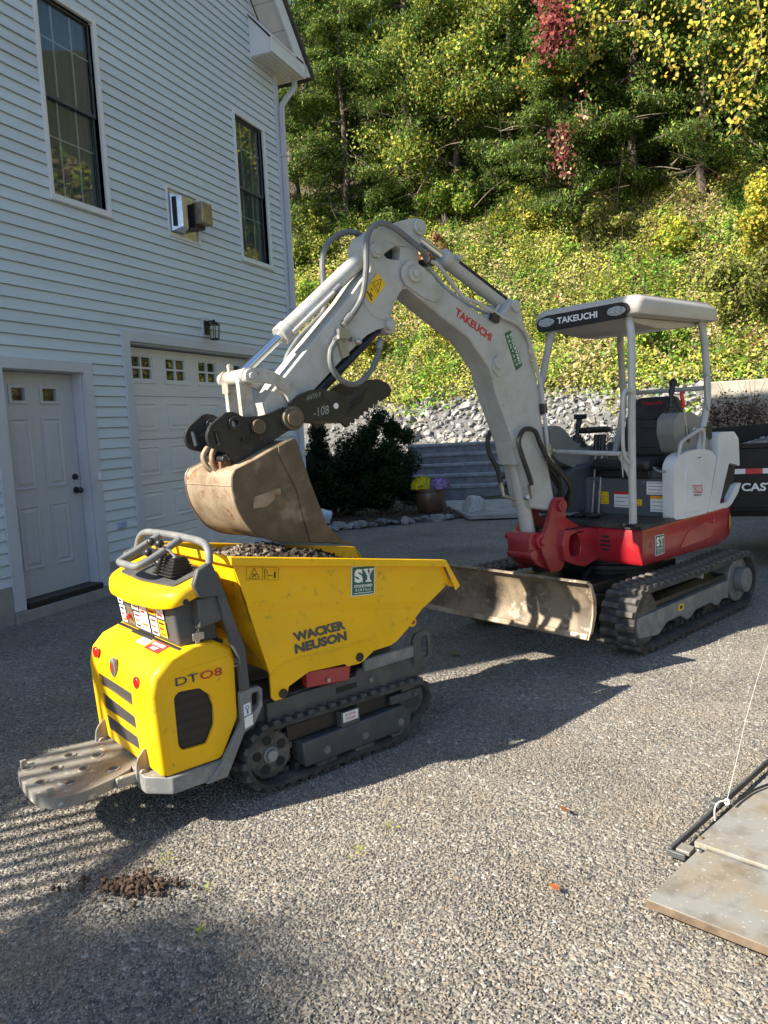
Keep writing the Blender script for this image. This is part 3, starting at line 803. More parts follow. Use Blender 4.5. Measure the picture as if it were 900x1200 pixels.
for s in (1, -1):
    def P(y): return y if s > 0 else 2 * YC - y
    # soffit boards under the rake
    for q in range(20):
        ya = 10.52 - q * 0.27; yb = ya - 0.262
        z_a, z_b = RK - ya + 0.02, RK - yb + 0.02
        mb = MB(); mb.add([(WX + .004, P(ya), z_a), (XO, P(ya), z_a), (XO, P(yb), z_b), (WX + .004, P(yb), z_b), (WX + .004, P(ya), z_a + .014), (XO, P(ya), z_a + .014), (XO, P(yb), z_b + .014), (WX + .004, P(yb), z_b + .014)],
                         [(0, 1, 2, 3), (4, 5, 6, 7), (0, 1, 5, 4), (1, 2, 6, 5), (2, 3, 7, 6), (3, 0, 4, 7)])
        hb(mb, 'rake_soffit_board', soffit, 0.004, smooth=0)
    mb = MB(); c = RK - 0.04
    poly = [(P(10.76), c - 10.76 + 0.10), (P(10.76), c - 10.76 + 0.30), (P(YC), c - YC + 0.30), (P(YC), c - YC)] + [(P(10.60), c - 10.60)]
    mb.prism(poly, XO + 0.001, XO + 0.03, 'x'); hb(mb, 'rake_board', whitetrim, 0.004)
    mb = MB(); poly = [(P(10.95), RK - 10.95 + 0.29), (P(10.95), RK - 10.95 + 0.36), (P(YC), RK - YC + 0.36), (P(YC), RK - YC + 0.29)]
    mb.prism(poly, -16.5, XO + 0.07, 'x'); hb(mb, 'roof', shingle, smooth=0)
    mb = MB(); poly = [(P(10.74), 6.76), (P(10.90), 6.80), (P(10.95), 6.93), (P(10.74), 6.93)]
    mb.prism(poly, -16.4, XO + 0.03, 'x'); hb(mb, 'gutter', whitetrim, 0.006)
mb = MB(); mb.box((-16.4, 10.50, 6.735), (WX, 10.74, 6.76)); mb.box((-16.4, Y0 - .27, 6.735), (WX, Y0 - .03, 6.76)); hb(mb, 'eave_soffit', soffit)
path = [(WX + 0.20, 10.72, 6.76), (WX + 0.20, 10.70, 6.62), (WX + 0.14, 10.60, 6.48), (WX + 0.085, 10.50, 6.33), (WX + 0.075, 10.49, 6.15), (WX + 0.075, 10.49, 0.25), (WX + 0.12, 10.49, 0.12), (WX + 0.24, 10.49, 0.06)]
mb = MB(); mb.tube(path[:5] + [path[4]] + path[5:], 0.042, 4); dsp = hb(mb, 'downspout', trim, 0.006, smooth=30)
for z in (1.2, 3.4, 5.6):
    mb = MB(); mb.box((WX + 0.03, 10.44, z), (WX + 0.122, 10.541, z + 0.03)); mb.build('strap', trim, dsp, 0.002)

# things fixed to the house front
vent = empty('exhaust_vent', (WX, 7.97, 4.2), 0, 'shiny metal exhaust vent with a square brass cap between the upstairs windows', 'vent')
def lv(mb, name, m, parent=vent, **k): return mb.build(name, m, parent, loc=(-WX, -7.97, -4.2) if parent is vent else None, **k)
mb = MB(); mb.prism([(7.66, 3.915), (8.28, 3.915), (8.28, 4.49), (7.66, 4.49)], WX - 0.01, WX + 0.03, 'x', holes=[[(7.69, 3.945), (8.25, 3.945), (8.25, 4.46), (7.69, 4.46)]]); lv(mb, 'mounting_frame', whitetrim, bevel=0.004)
mb = MB(); mb.box((WX - 0.05, 7.69, 3.945), (WX + 0.008, 8.25, 4.46)); lv(mb, 'back_plate', shiny_metal)
mb = MB(); a, b = 7.74, 7.90
mb.add([(WX + .008, 7.71, 3.97), (WX + .008, 7.94, 3.97), (WX + .008, 7.94, 4.42), (WX + .008, 7.71, 4.42), (WX + .16, 7.76, 4.02), (WX + .16, 7.86, 4.02), (WX + .16, 7.86, 4.37), (WX + .16, 7.76, 4.37)], [(0, 3, 2, 1), (4, 5, 6, 7), (0, 1, 5, 4), (1, 2, 6, 5), (2, 3, 7, 6), (3, 0, 4, 7)])
hd = lv(mb, 'vent_hood', shiny_metal, bevel=0.004)
for q in range(2):
    mb = MB(); mb.box((WX + .03, 7.722 + .02 * q, 4.03), (WX + .10, 7.735 + .02 * q, 4.36)); lv(mb, 'louvre', black, hd)
mb = MB(); mb.box((WX + .008, 7.99, 4.06), (WX + .17, 8.19, 4.33)); lv(mb, 'vent_cap_base', black, bevel=0.006)
mb = MB(); mb.box((WX + .12, 8.0, 4.10), (WX + .27, 8.21, 4.35)); lv(mb, 'vent_cap', brass_dull, bevel=0.012)

lan = empty('wall_lantern', (WX, 8.26, 2.92), 0, 'small black wall lantern above the garage door', 'lamp')
def ll(mb, name, m, parent=lan, **k): return mb.build(name, m, parent, loc=(-WX, -8.26, -2.92) if parent is lan else None, **k)
mb = MB(); mb.box((WX + 0.0, 8.165, 2.80), (WX + 0.038, 8.325, 3.04)); ll(mb, 'mounting_block', trim, bevel=0.006)
mb = MB(); mb.box((WX + .038, 8.195, 2.83), (WX + .058, 8.295, 3.00)); mb.tube(catmull([(WX + .055, 8.245, 2.96), (WX + .09, 8.245, 2.995), (WX + .14, 8.245, 2.975)], 5), 0.011, 8); ll(mb, 'arm_bracket', bronze, bevel=0.004)
mb = MB(); mb.lathe((WX + .15, 8.245, 0), [(0.012, 3.005), (0.02, 2.995), (0.02, 2.985), (0.05, 2.965), (0.075, 2.945), (0.075, 2.937)], 8); mb.lathe((WX + .15, 8.245, 0), [(0.05, 2.755), (0.058, 2.765), (0.058, 2.775)], 8)
for q in range(4):
    a = math.pi / 4 + q * math.pi / 2
    mb.tube([(WX + .15 + .052 * math.cos(a), 8.245 + .052 * math.sin(a), 2.77), (WX + .15 + .066 * math.cos(a), 8.245 + .066 * math.sin(a), 2.94)], 0.006, 6)
cage = ll(mb, 'lantern_cage', bronze)
mb = MB(); mb.lathe((WX + .15, 8.245, 0), [(0.046, 2.776), (0.058, 2.937)], 8); ll(mb, 'lantern_glass', glass)
sen = MB(); sen.box((-0.0, -0.018, -0.036), (0.022, 0.018, 0.036)); o = sen.build('doorbell', white_st, None, 0.006, loc=(WX + 0.0345, 6.165, 1.225)); tag(o, 'small white doorbell on the right door trim', 'doorbell')
out_ = empty('outlet_cover', (WX + 0.02, 6.44, 0.69), 0, 'small bluish outdoor outlet cover on the siding beside the entry door', 'outlet')
mb = MB(); mb.box((-.02, -.062, -.042), (0.012, .062, .042)); mb.build('base_plate', trim, out_, 0.004)
mb = MB(); mb.box((.012, -.05, -.034), (0.036, .05, .034)); mb.build('lid', mat('pale blue plastic', (0.33, 0.42, 0.62), 0.35), out_, 0.008)

# raised deck on the left end of the house, outside the frame, whose balusters throw the striped shadow
deck = empty('raised_deck', (-6.9, -1.6, 0), 0, 'raised wooden deck with railing on the left end of the house', 'deck')
def ld(mb, name, m): return mb.build(name, m, deck, loc=(6.9 - .5, 1.6, 0), smooth=0)
mb = MB(); mb.box((-8.2, -3.4, 2.62), (-4.98, 0.20, 2.76)); ld(mb, 'deck_floor', trim)
for y in (-3.3, -0.02):
    mb = MB(); mb.box((-5.12, y, 0), (-5.0, y + 0.12, 2.62)); ld(mb, 'post', trim)
mb = MB(); mb.box((-5.08, -3.4, 3.66), (-4.98, 0.20, 3.71)); mb.box((-5.05, -3.4, 2.84), (-5.01, 0.20, 2.88)); ld(mb, 'hand_rail', trim)
for q in range(25):
    y = -3.35 + q * 0.145
    mb = MB(); mb.box((-5.045, y, 2.88), (-5.015, y + 0.035, 3.66)); ld(mb, 'baluster', trim)

# ================================================================== crawler tracks
def hull_path(circles, step):
    pts = []
    for (cx, cz, r) in circles:
        pts += [(cx + r * math.cos(2 * math.pi * k / 48), cz + r * math.sin(2 * math.pi * k / 48)) for k in range(48)]
    pts = sorted(set((round(a, 5), round(b, 5)) for a, b in pts))
    def half(ps):
        h = []
        for p in ps:
            while len(h) > 1 and (h[-1][0] - h[-2][0]) * (p[1] - h[-2][1]) - (h[-1][1] - h[-2][1]) * (p[0] - h[-2][0]) <= 0: h.pop()
            h.append(p)
        return h
    lo = half(pts); up = half(pts[::-1])
    H = lo[:-1] + up[:-1]
    seg = [math.dist(H[i], H[(i + 1) % len(H)]) for i in range(len(H))]
    tot = sum(seg); n = max(8, round(tot / step)); out = []
    acc = 0; i = 0
    for k in range(n):
        t = tot * k / n
        while acc + seg[i] < t: acc += seg[i]; i += 1
        f = (t - acc) / seg[i]
        a, b = H[i], H[(i + 1) % len(H)]
        out.append((a[0] + (b[0] - a[0]) * f, a[1] + (b[1] - a[1]) * f))
    return out

def track(parent, circles, yc, width, pitch, lug_h, thick, m_belt, m_lug, rz=0.0, lw=0.5, sag=0.0):
    base = [(c[0], c[1], c[2] - lug_h) for c in circles]
    P = hull_path(base, pitch / 2)
    if sag:
        zc = max(p[1] for p in P)
        xs = [p[0] for p in P]; a, b = min(xs), max(xs)
        P = [(x, z - sag * math.sin(math.pi * (x - a) / (b - a)) ** 2 * (1 if z > zc * 0.75 else 0)) for x, z in P]
    n = len(P)
    nrm = []
    for i in range(n):
        a, b = P[i - 1], P[(i + 1) % n]
        t = Vector((b[0] - a[0], b[1] - a[1])).normalized()
        nrm.append((t, Vector((t.y, -t.x))))
    h = width / 2
    mb = MB(); secs = []
    for (x, z), (t, q) in zip(P, nrm):
        o = []
        for (dy, d) in ((-h, 0.0), (-h + .012, 0.004), (h - .012, 0.004), (h, 0.0), (h, -thick * .75), (h - .02, -thick), (-h + .02, -thick), (-h, -thick * .75)):
            o.append((x + q.x * d, yc + dy, z + q.y * d))
        secs.append(o)
    k = 8; vs = [p for s_ in secs for p in s_]; fs = []
    for i in range(n):
        j = (i + 1) % n
        for c in range(k):
            fs.append((i * k + c, i * k + (c + 1) % k, j * k + (c + 1) % k, j * k + c))
    mb.add(vs, fs)
    # inner drive teeth
    for i in range(0, n, 2):
        (x, z), (t, q) = P[i], nrm[i]
        m = Matrix(((t.x, 0, q.x, x), (0, 1, 0, yc), (t.y, 0, q.y, z), (0, 0, 0, 1)))
        mb.box((-pitch * .22, -width * .16, -thick - 0.028), (pitch * .22, width * .16, -thick * .9), m)
    belt = mb.build('track', m_belt, parent, rot=(0, 0, rz))
    lb = MB(); w2 = width * lw
    a = pitch * 0.30
    lb.hexa([(-a, -w2 / 2, -0.002), (a, -w2 / 2, -0.002), (a * 1.0, w2 / 2, -0.002), (-a, w2 / 2, -0.002),
             (-a * .62, -w2 / 2 + .006, lug_h), (a * .62, -w2 / 2 + .006, lug_h), (a * .62, w2 / 2 - .006, lug_h), (-a * .62, w2 / 2 - .006, lug_h)])
    lm = lb.mesh('tread_lug', m_lug, 30)
    for i in range(n):
        (x, z), (t, q) = P[i], nrm[i]
        s = 1 if i % 2 else -1
        o = link('tread_lug', lm, belt)
        o.matrix_local = Matrix(((t.x, 0, q.x, x), (0, 1, 0, yc + s * (h - w2 / 2 - 0.002)), (t.y, 0, q.y, z), (0, 0, 0, 1)))
    return belt

# ================================================================== tracked dumper (local x forward, y to its left)
DUM = empty('tracked_dumper', (-1.87505507, 3.33644349, 0), R_(62.0708), 'yellow tracked mini dumper with a loaded skip and a folding step at the back', 'dumper')
def db(mb, name, m, bevel=0, parent=DUM, **k): return mb.build(name, m, parent, bevel, **k)

# tracks and running gear
dcirc = [(-0.40, 0.165, 0.158), (0.455, 0.195, 0.113), (0.33, 0.075, 0.075), (-0.18, 0.075, 0.075), (0.08, 0.075, 0.075)]
for s in (-1, 1):
    yc = s * 0.275
    track(DUM, dcirc, yc, 0.18, 0.062, 0.018, 0.022, rubber, rubber)
    yo = s * 0.345
    mb = MB(); mb.cyl((-0.40, s * 0.22, 0.165), (-0.40, s * 0.325, 0.165), 0.105, 28)
    for q in range(13):
        a = 2 * math.pi * q / 13
        m = Matrix.Translation((-0.40, s * 0.275, 0.165)) @ Matrix.Rotation(a, 4, 'Y')
        mb.box((0.095, -0.03, -0.014), (0.128, 0.03, 0.014), m)
    sp = db(mb, 'drive_sprocket', rubber_dust)
    for q in range(5):
        a = 2 * math.pi * q / 5 + .5
        mb = MB(); c = (-0.40 + .068 * math.cos(a), s * .326, .165 + .068 * math.sin(a)); mb.cyl(c, (c[0], c[1] + s * 0.003, c[2]), 0.022, 14); mb.build('sprocket_hole', cavity, sp)
    mb = MB(); mb.cyl((-0.40, s * .325, .165), (-0.40, s * .352, .165), 0.026, 14); mb.ring((-0.40, s * .33, .165), (0, 1, 0), .026, .037, .012); mb.build('hub_bolt', midgrey, sp, 0.003)
    mb = MB(); mb.cyl((0.455, s * .22, .195), (0.455, s * .33, .195), 0.085, 24); db(mb, 'idler_wheel', rubber_dust, 0.005)
    mb = MB(); mb.box((0.30, s * 0.333 - .012, 0.20), (0.50, s * 0.333 + .012, 0.245)); mb.cyl((0.452, s * .333, .222), (0.452, s * .36, .222), .014, 12); db(mb, 'idler_bracket', darkgrey, 0.004)
    mb = MB(); mb.prism([(-0.235, 0.055), (-0.245, 0.175), (0.375, 0.185), (0.425, 0.135), (0.42, 0.085), (0.33, 0.052)], s * 0.24, s * 0.356)
    bx = db(mb, 'roller_guard', darkgrey, 0.010)
    for x in (-0.115, 0.115, 0.345):
        mb = MB(); mb.cyl((x, s * .30, .07), (x, s * .352, .07), 0.062, 20); mb.build('track_roller', rubber_dust, bx)
        mb = MB(); mb.cyl((x, s * .350, .105), (x, s * .366, .105), .013, 6); mb.ring((x, s * .359, .105), (0, 1, 0), .013, .019, .005, 12); mb.build('bolt', midgrey, bx)
    mb = MB(); mb.box((-0.30, s * .22, .185), (0.40, s * .315, .262)); db(mb, 'track_beam', black, 0.006)
plate('serial_sticker', [(-0.012, -.3565, .205), (0.078, -.3565, .205), (0.078, -.3565, .252), (-0.012, -.3565, .252)], white_st, DUM, .001, (0, -1, 0))
mb = MB(); mb.box((-0.02, -.355, .18), (0.09, -.30, .256)); db(mb, 'sticker_bracket', darkgrey, 0.004)
text_on('lettering', 'IDPR\n0008', (0.002, -.3565, .212), (0.064, -.3565, .212), (0.002, -.3565, .245), red_ink, DUM, .0016)

# chassis
mb = MB(); mb.box((-0.62, -.19, .20), (0.50, .19, .33)); mb.box((-0.55, -.30, .28), (0.36, .30, .405)); db(mb, 'chassis', darkgrey, 0.008)
for s in (-1, 1):
    mb = MB(); mb.prism([(-0.40, .285), (0.30, .285), (0.52, .30), (0.55, .36), (0.55, .43), (0.42, .45), (0.12, .43), (0.10, .40), (-.40, .40)], s * .30, s * .325)
    fr = db(mb, 'frame_rail', darkgrey, 0.005)
    mb = MB(); mb.box((-0.02, s * .326, .345), (0.10, s * .329, .37)); mb.build('slot', cavity, fr, 0.0)
    mb = MB(); mb.cyl((0.19, s * .325, .36), (0.19, s * .334, .36), .013, 12); mb.build('bolt', midgrey, fr)
    mb = MB(); mb.box((0.14, s * .325, .415), (0.46, s * .352, .475)); mb.build('front_bar', midgrey, fr, 0.006)
    mb = MB(); mb.prism(rounded([(0.47, .36), (0.585, .36), (0.60, .40), (0.60, .50), (0.575, .53), (0.50, .53), (0.47, .50)], .02), s * .318, s * .334, holes=[rounded([(0.525, .39), (0.575, .39), (0.575, .505), (0.525, .505)], .02)]); mb.build('lifting_eye', darkgrey, fr, 0.004)
mb = MB(); mb.prism([(-0.20, .425), (0.04, .40), (0.055, .47), (-0.20, .50)], -.352, -.31); rl = db(mb, 'skip_lock', red, 0.004)
mb = MB(); mb.cyl((-0.085, -.352, .435), (-0.085, -.365, .435), .010, 10); mb.build('bolt', steel, rl)
mb = MB(); mb.box((0.30, -.12, .30), (0.50, .12, .56)); db(mb, 'pivot_tower', darkgrey, 0.008)
mb = MB(); mb.tube([(-0.35, 0, .37), (0.25, 0, .44)], .035, 14); db(mb, 'tipping_cylinder', midgrey)

# skip
def yw(x, z):   # side wall plane: full width above the crease, slightly tucked in below
    zc = 0.88 - (x + 0.49) * (0.19 / 1.07)
    t = min(max((zc - z) / 0.045, 0), 1)
    return 0.370 - 0.014 * t
top = [(-0.555, 1.085), (0.665, 0.885), (0.735, 0.765)]
up_poly = [(-0.552, 1.083), (-0.49, 0.885), (0.575, 0.688), (0.715, 0.765), (0.66, 0.885)]
mid_poly = [(-0.49, 0.885), (-0.475, 0.838), (0.525, 0.655), (0.575, 0.688)]
low_poly = [(-0.475, 0.838), (-0.392, 0.54), (-0.392, 0.43), (-0.375, 0.413), (-0.325, 0.413), (-0.308, 0.43), (-0.30, 0.46), (-0.19, 0.50), (0.02, 0.487), (0.03, 0.472), (0.10, 0.468), (0.13, 0.475), (0.195, 0.51), (0.30, 0.513), (0.345, 0.525), (0.42, 0.572), (0.525, 0.655)]
for s in (-1, 1):
    mb = MB()
    for poly in (up_poly, mid_poly, low_poly):
        for sh in (0.0, 0.010):
            vs = [(x, s * (yw(x, z) - sh), z) for x, z in poly]
            tri = tessellate_polygon([[Vector((x, z, 0)) for x, z in poly]])
            mb.add(vs, [tuple(t) for t in tri])
    # closing edge along the outline
    outl = [(-0.552, 1.083), (-0.49, 0.885)] + low_poly[:-1] + [(0.525, 0.655), (0.575, 0.688), (0.715, 0.765), (0.66, 0.885)]
    n = len(outl)
    vs = [(x, s * yw(x, z), z) for x, z in outl] + [(x, s * (yw(x, z) - .010), z) for x, z in outl]
    mb.add(vs, [(i, (i + 1) % n, (i + 1) % n + n, i + n) for i in range(n)])
    sw = db(mb, 'skip_side', yellow, smooth=20)
    # rolled rim along the top and the pouring lip
    mb = MB()
    sec = []
    pr = [(-0.565, 1.092), (0.668, 0.892), (0.762, 0.742)]
    e0, e1 = s * 0.366, s * 0.402
    for i, (x, z) in enumerate(pr):
        d = [(0.0, -0.036), (-0.004, -0.034), (-0.034, -0.020)][i]
        sec.append([(x, e0, z), (x, e1, z), (x + d[0], e1, z + d[1]), (x + d[0], e1 - s * .006, z + d[1]), (x + (d[0]) * .2 , e1 - s * .007, z - 0.008), (x, e0, z - .008)])
    mb.loft(sec); mb.build('skip_rim', yellow, sw, 0.003)
    # raised flange round the pivot ears
    mb = MB()
    path = [(-0.386, .534), (-0.345, .556), (-0.25, .575), (-0.02, .566), (0.10, .572), (0.17, .565), (0.20, .545), (0.21, .52)]
    mb.tube([(p.x, s * (yw(p.x, p.y) + .0005), p.y) for p in catmull([(a, b, 0) for a, b in path], 4)], 0.006, 6); mb.build('pressed_rib', yellow, sw)
    for (x, z) in ((0.105, 0.50), (-0.333, 0.437)):
        mb = MB(); mb.cyl((x, s * .352, z), (x, s * .3635, z), .016, 16); mb.ring((x, s * .36, z), (0, 1, 0), .016, .021, .008, 16); mb.build('pivot_hole', black, sw)
    mb = MB(); mb.prism(ellipse2(.462, .598, .026, n=14), s * .30, s * .352); mb.build('pivot_lug', yellow, sw, .003)
    mb = MB(); mb.cyl((.462, s * .352, .598), (.462, s * .356, .598), .012, 12); mb.build('pin', red, sw)
# back wall, floor and chute between the sides
prof = [(-0.548, 1.085), (-0.47, 0.80), (-0.37, 0.535), (-0.22, 0.515), (0.22, 0.525), (0.38, 0.57), (0.72, 0.775)]
mb = MB()
sec = [[(x, y, z) for x, z in prof] for y in (-0.352, 0.352)]
mb.loft(sec, closed=False); sec = [[(x + (0.010 if i < 2 else 0), y, z + (.008 if i >= 2 else 0)) for i, (x, z) in enumerate(prof)] for y in (-0.352, 0.352)]
mb.loft(sec, closed=False)
db(mb, 'skip_floor', yellow_worn, smooth=25)
mb = MB(); mb.hexa([(-0.565, -.400, 1.056), (-0.552, -.400, 1.05), (-0.552, .400, 1.05), (-0.565, .400, 1.056), (-0.567, -.400, 1.094), (-0.535, -.400, 1.087), (-0.535, .400, 1.087), (-0.567, .400, 1.094)])
db(mb, 'back_rim', yellow, 0.003)
mb = MB(); mb.hexa([(0.70, -.37, .752), (0.735, -.37, .733), (0.735, .37, .733), (0.70, .37, .752), (0.715, -.37, .78), (0.752, -.37, .755), (0.752, .37, .755), (0.715, .37, .78)])
db(mb, 'pouring_lip', yellow_worn, 0.003)
# back step plate of the skip above the engine
mb = MB(); mb.box((-0.60, -.20, .66), (-0.44, .20, .70)); db(mb, 'rubber_stop_plate', yellow_worn, 0.006)

# markings on the near side of the skip
def nq(x0, z0, x1, z1, x2, z2, y=-.3715): return (x0, y, z0), (x1, y, z1), (x2, y, z2)
ty = -0.357
text_on('lettering', 'WACKER', (-0.255, ty, 0.654), (0.034, ty, 0.654), (-0.266, ty, 0.699), grey_ink, DUM, .002, 0.055)
text_on('lettering', 'NEUSON', (-0.256, ty, 0.599), (0.036, ty, 0.599), (-0.258, ty, 0.645), grey_ink, DUM, .002, 0.055)

def sy_sign(parent, bl, br, tl, rotate=False):
    """white edged green sticker with a serif S Y and two small lines"""
    bl, br, tl = Vector(bl), Vector(br), Vector(tl)
    u, v = br - bl, tl - bl; n = u.cross(v).normalized()
    def P(a, b, d=0): return bl + u * a + v * b + n * d
    st = plate('rental_sticker', [P(0, 0), P(1, 0), P(1, 1), P(0, 1)], white_st, parent, .001, n)
    plate('green_field', [P(.04, .03, .0012), P(.96, .03, .0012), P(.96, .97, .0012), P(.04, .97, .0012)], green_st, st, .0006, n)
    text_on('lettering', 'S', P(.13, .44), P(.47, .44), P(.13, .90), white_ink, st, .0022, 0.05)
    mb = MB()
    def q(pts): mb.add([P(a, b, .0022) for a, b in pts], [tuple(range(len(pts)))])
    q([(.50, .83), (.70, .83), (.70, .89), (.50, .89)]); q([(.74, .83), (.94, .83), (.94, .89), (.74, .89)])
    q([(.54, .84), (.66, .84), (.765, .64), (.665, .64)]); q([(.79, .84), (.89, .84), (.77, .64), (.68, .64)])
    q([(.665, .47), (.775, .47), (.775, .66), (.665, .66)]); q([(.60, .44), (.84, .44), (.84, .50), (.60, .50)])
    q([(.13, .78), (.17, .78), (.17, .66), (.13, .66)]) ; q([(.43, .56), (.47, .56), (.47, .44), (.43, .44)])
    mb.build('serif_letter', white_ink, st, smooth=0)
    text_on('lettering', 'STOCKYARD', P(.12, .27), P(.88, .27), P(.12, .37), white_ink, st, .0022, 0.03)
    text_on('lettering', 'R E N T A L S', P(.18, .15), P(.82, .15), P(.18, .23), white_ink, st, .0022, 0.02)
    mb = MB(); q([(.10, .08), (.90, .08), (.90, .10), (.10, .10)]); mb.build('rule_line', white_ink, st, smooth=0)
    mb = MB(); q([(.70, .74), (.76, .80), (.82, .74), (.76, .66)]); mb.build('red_mark', red_ink, st, smooth=0)
    return st
sy_sign(DUM, (0.064, -.3712, .806), (0.207, -.3712, .793), (0.075, -.3712, .948))
# crush warning pictogram
wq = lambda a, b: (-0.484 + 0.157 * a + .005 * b, -.3725, .980 - .028 * a + .054 * b)
mb = MB()
def frame_line(mb, pts, w=.0012):
    for i in range(len(pts)):
        a, b = Vector(wq(*pts[i])), Vector(wq(*pts[(i + 1) % len(pts)]))
        mb.tube([a, b], w, 4)
frame_line(mb, [(0, 0), (1, 0), (1, 1), (0, 1)], .0008); frame_line(mb, [(.49, 0), (.49, 1)], .0008)
frame_line(mb, [(.08, .1), (.40, .1), (.24, .92)]); frame_line(mb, [(.18, .22), (.31, .45)], .002); frame_line(mb, [(.19, .48), (.29, .25)], .0015)
frame_line(mb, [(.56, .1), (.56, .85)]); frame_line(mb, [(.56, .85), (.64, .75)]); frame_line(mb, [(.64, .15), (.64, .75)], .0008)
frame_line(mb, [(.68, .35), (.80, .35)], .0018); frame_line(mb, [(.88, .15), (.88, .65)], .004); frame_line(mb, [(.88, .78), (.885, .80)], .004)
db(mb, 'warning_pictogram', brown_ink, smooth=0)

# engine hood
hp = [(-0.915, .232), (-0.935, .585), (-0.915, .655), (-0.865, .705), (-0.76, .742), (-0.635, .742), (-0.562, .70), (-0.55, .655), (-0.553, .39), (-0.648, .232)]
mb = MB(); mb.prism(hp, -0.352, 0.352)
hood = mb.build('engine_hood', yellow, DUM, 0.055, seg=5, smooth=40, ang=50)
# cut-outs for the grilles
rear = [[(0.230, .554), (-0.150, .547), (-0.142, .484), (0.233, .496)], [(0.218, .462), (-0.147, .444), (-0.147, .389), (0.213, .392)], [(0.208, .361), (-0.146, .353), (-0.145, .302), (0.178, .300)]]
sideo = rounded([(-0.840, .553), (-0.818, .573), (-0.727, .565), (-0.687, .528), (-0.670, .474), (-0.674, .393), (-0.713, .322), (-0.822, .327), (-0.837, .353)], .012)
cut = MB()
for q in rear: cut.prism(rounded(q, .008, 2), -1.05, -0.915, 'x')
cut.prism(sideo, -0.5, -0.334)
cob = cut.build('cutter', yellow, DUM)
bo = hood.modifiers.new('cut', 'BOOLEAN'); bo.operation = 'DIFFERENCE'; bo.object = cob; bo.solver = 'EXACT'
bpy.context.view_layer.update()
bake(hood)
bpy.data.objects.remove(cob)
hood.data.set_sharp_from_angle(angle=R_(40))
for q in rear:
    mb = MB(); mb.prism([(y + (.004 if y > 0 else -.004), z) for y, z in q], -0.921, -0.913, 'x'); mb.build('vent_grille', mesh_grey, hood, smooth=0)
mb = MB(); mb.prism(sideo, -.341, -.333); mb.build('side_grille', mesh_black, hood, smooth=0)
# styling line pressed into the near side
for s in (-1, 1):
    pl = rounded([(-0.876, .242), (-0.892, .57), (-0.87, .62), (-0.81, .656), (-0.575, .668), (-0.562, .64), (-0.566, .395), (-0.652, .242)], .02)
    mb = MB(); mb.prism(pl, s * .350, s * .3545, holes=[sideo]); mb.build('hood_panel', yellow, hood, 0.003)
text_on('lettering', 'DT', (-0.829, -.356, .598), (-0.728, -.356, .597), (-0.829, -.356, .632), grey_ink, hood, .0008, 0.012)
text_on('lettering', 'O8', (-0.720, -.356, .597), (-0.620, -.356, .595), (-0.720, -.356, .631), red_ink, hood, .0008, 0.012)
for (y, z) in ((-0.212, .607), (0.246, .645)):
    mb = MB(); mb.cyl((-0.926, y, z), (-0.938, y, z), .026, 20); o = mb.build('reflector', redlens, hood, .004); 
mb = MB(); mb.prism(ellipse2(.031, .620, .030, .042, 24), -.940, -.925, 'x'); em = mb.build('emblem', midgrey, hood, .004)
mb = MB(); mb.prism(ellipse2(.031, .620, .021, .032, 24), -.943, -.940, 'x'); mb.build('emblem_field', steel, em)
mb = MB(); mb.prism([(.031, .598), (.048, .615), (.040, .642), (.022, .642), (.014, .615)], -.9455, -.943, 'x'); mb.build('emblem_mark', red_st, em)
def hoodtop(x):   # height of the hood skin
    return np.interp(x, [-0.915, -0.865, -0.76, -0.635], [.655, .705, .742, .742]) + .0015
def sticker_top(x0, x1, y0, y1, m, nm='sticker'):
    p = [(x0, y0, hoodtop(x0)), (x1, y0, hoodtop(x1)), (x1, y1, hoodtop(x1)), (x0, y1, hoodtop(x0))]
    return plate(nm, p, m, hood, .001, (-.3, 0, 1))
sticker_top(-0.845, -0.79, -.24, -.10, red_st); sticker_top(-.835, -.80, -.085, .01, white_st)
pts = [(-0.835, -.225), (-0.835, -.115), (-.805, -.225)]
text_on('lettering', 'DANGER\nHOT', *[(x, y, hoodtop(x) + .001) for x, y in [(-0.838, -.115), (-0.838, -.225), (-.797, -.115)]], white_ink, hood, .001, .02)
for q in range(3):
    sticker_top(-.80 + q * .018, -.79 + q * .018, -.07 + .02 * q, .15 - .03 * q, black_ink, 'printed_line')

# steel bumper under the hood
mb = MB(); mb.prism([(-0.96, -.28), (-0.88, -.372), (-0.63, -.372), (-0.63, .372), (-0.88, .372), (-0.96, .28)], .165, .236, 'z'); bump = db(mb, 'bumper', midgrey, 0.006)
mb = MB(); mb.box((-0.90, -.35, .236), (-0.60, .35, .262)); mb.build('bumper_seal', black, bump)
for s in (-1, 1):
    # side frame: lower plate, column and box at the console
    mb = MB(); mb.prism([(-0.645, .162), (-0.55, .33), (-0.505, .345), (-0.455, .42), (-0.45, .495), (-0.465, .512), (-0.545, .512), (-0.558, .50), (-0.558, .375), (-0.66, .232), (-0.74, .162)], s * .356, s * .385, holes=[rounded([(-.505, .40), (-.468, .43), (-.468, .49), (-.505, .49)], .014)])
    pl = db(mb, 'side_frame', midgrey if s < 0 else darkgrey, 0.005)
    mb = MB(); mb.prism([(-0.648, 1.085), (-0.60, .955), (-0.56, .82), (-0.522, .70), (-0.515, .512), (-0.555, .512), (-0.556, .655), (-0.588, .735), (-0.632, .94), (-0.712, .945), (-0.735, 1.0), (-0.712, 1.06)], s * .362, s * .392)
    mb.build('column', darkgrey, pl, 0.006)
    mb = MB(); mb.prism([(-0.712, .935), (-0.63, .945), (-0.60, .83), (-0.71, .815)], s * .300, s * .372); mb.build('column_box', darkgrey, pl, 0.006)
plate('lashing_sticker', [(-.548, -.3855, .40), (-.515, -.3855, .405), (-.515, -.3855, .455), (-.548, -.3855, .45)], white_st, DUM, .001, (0, -1, 0))
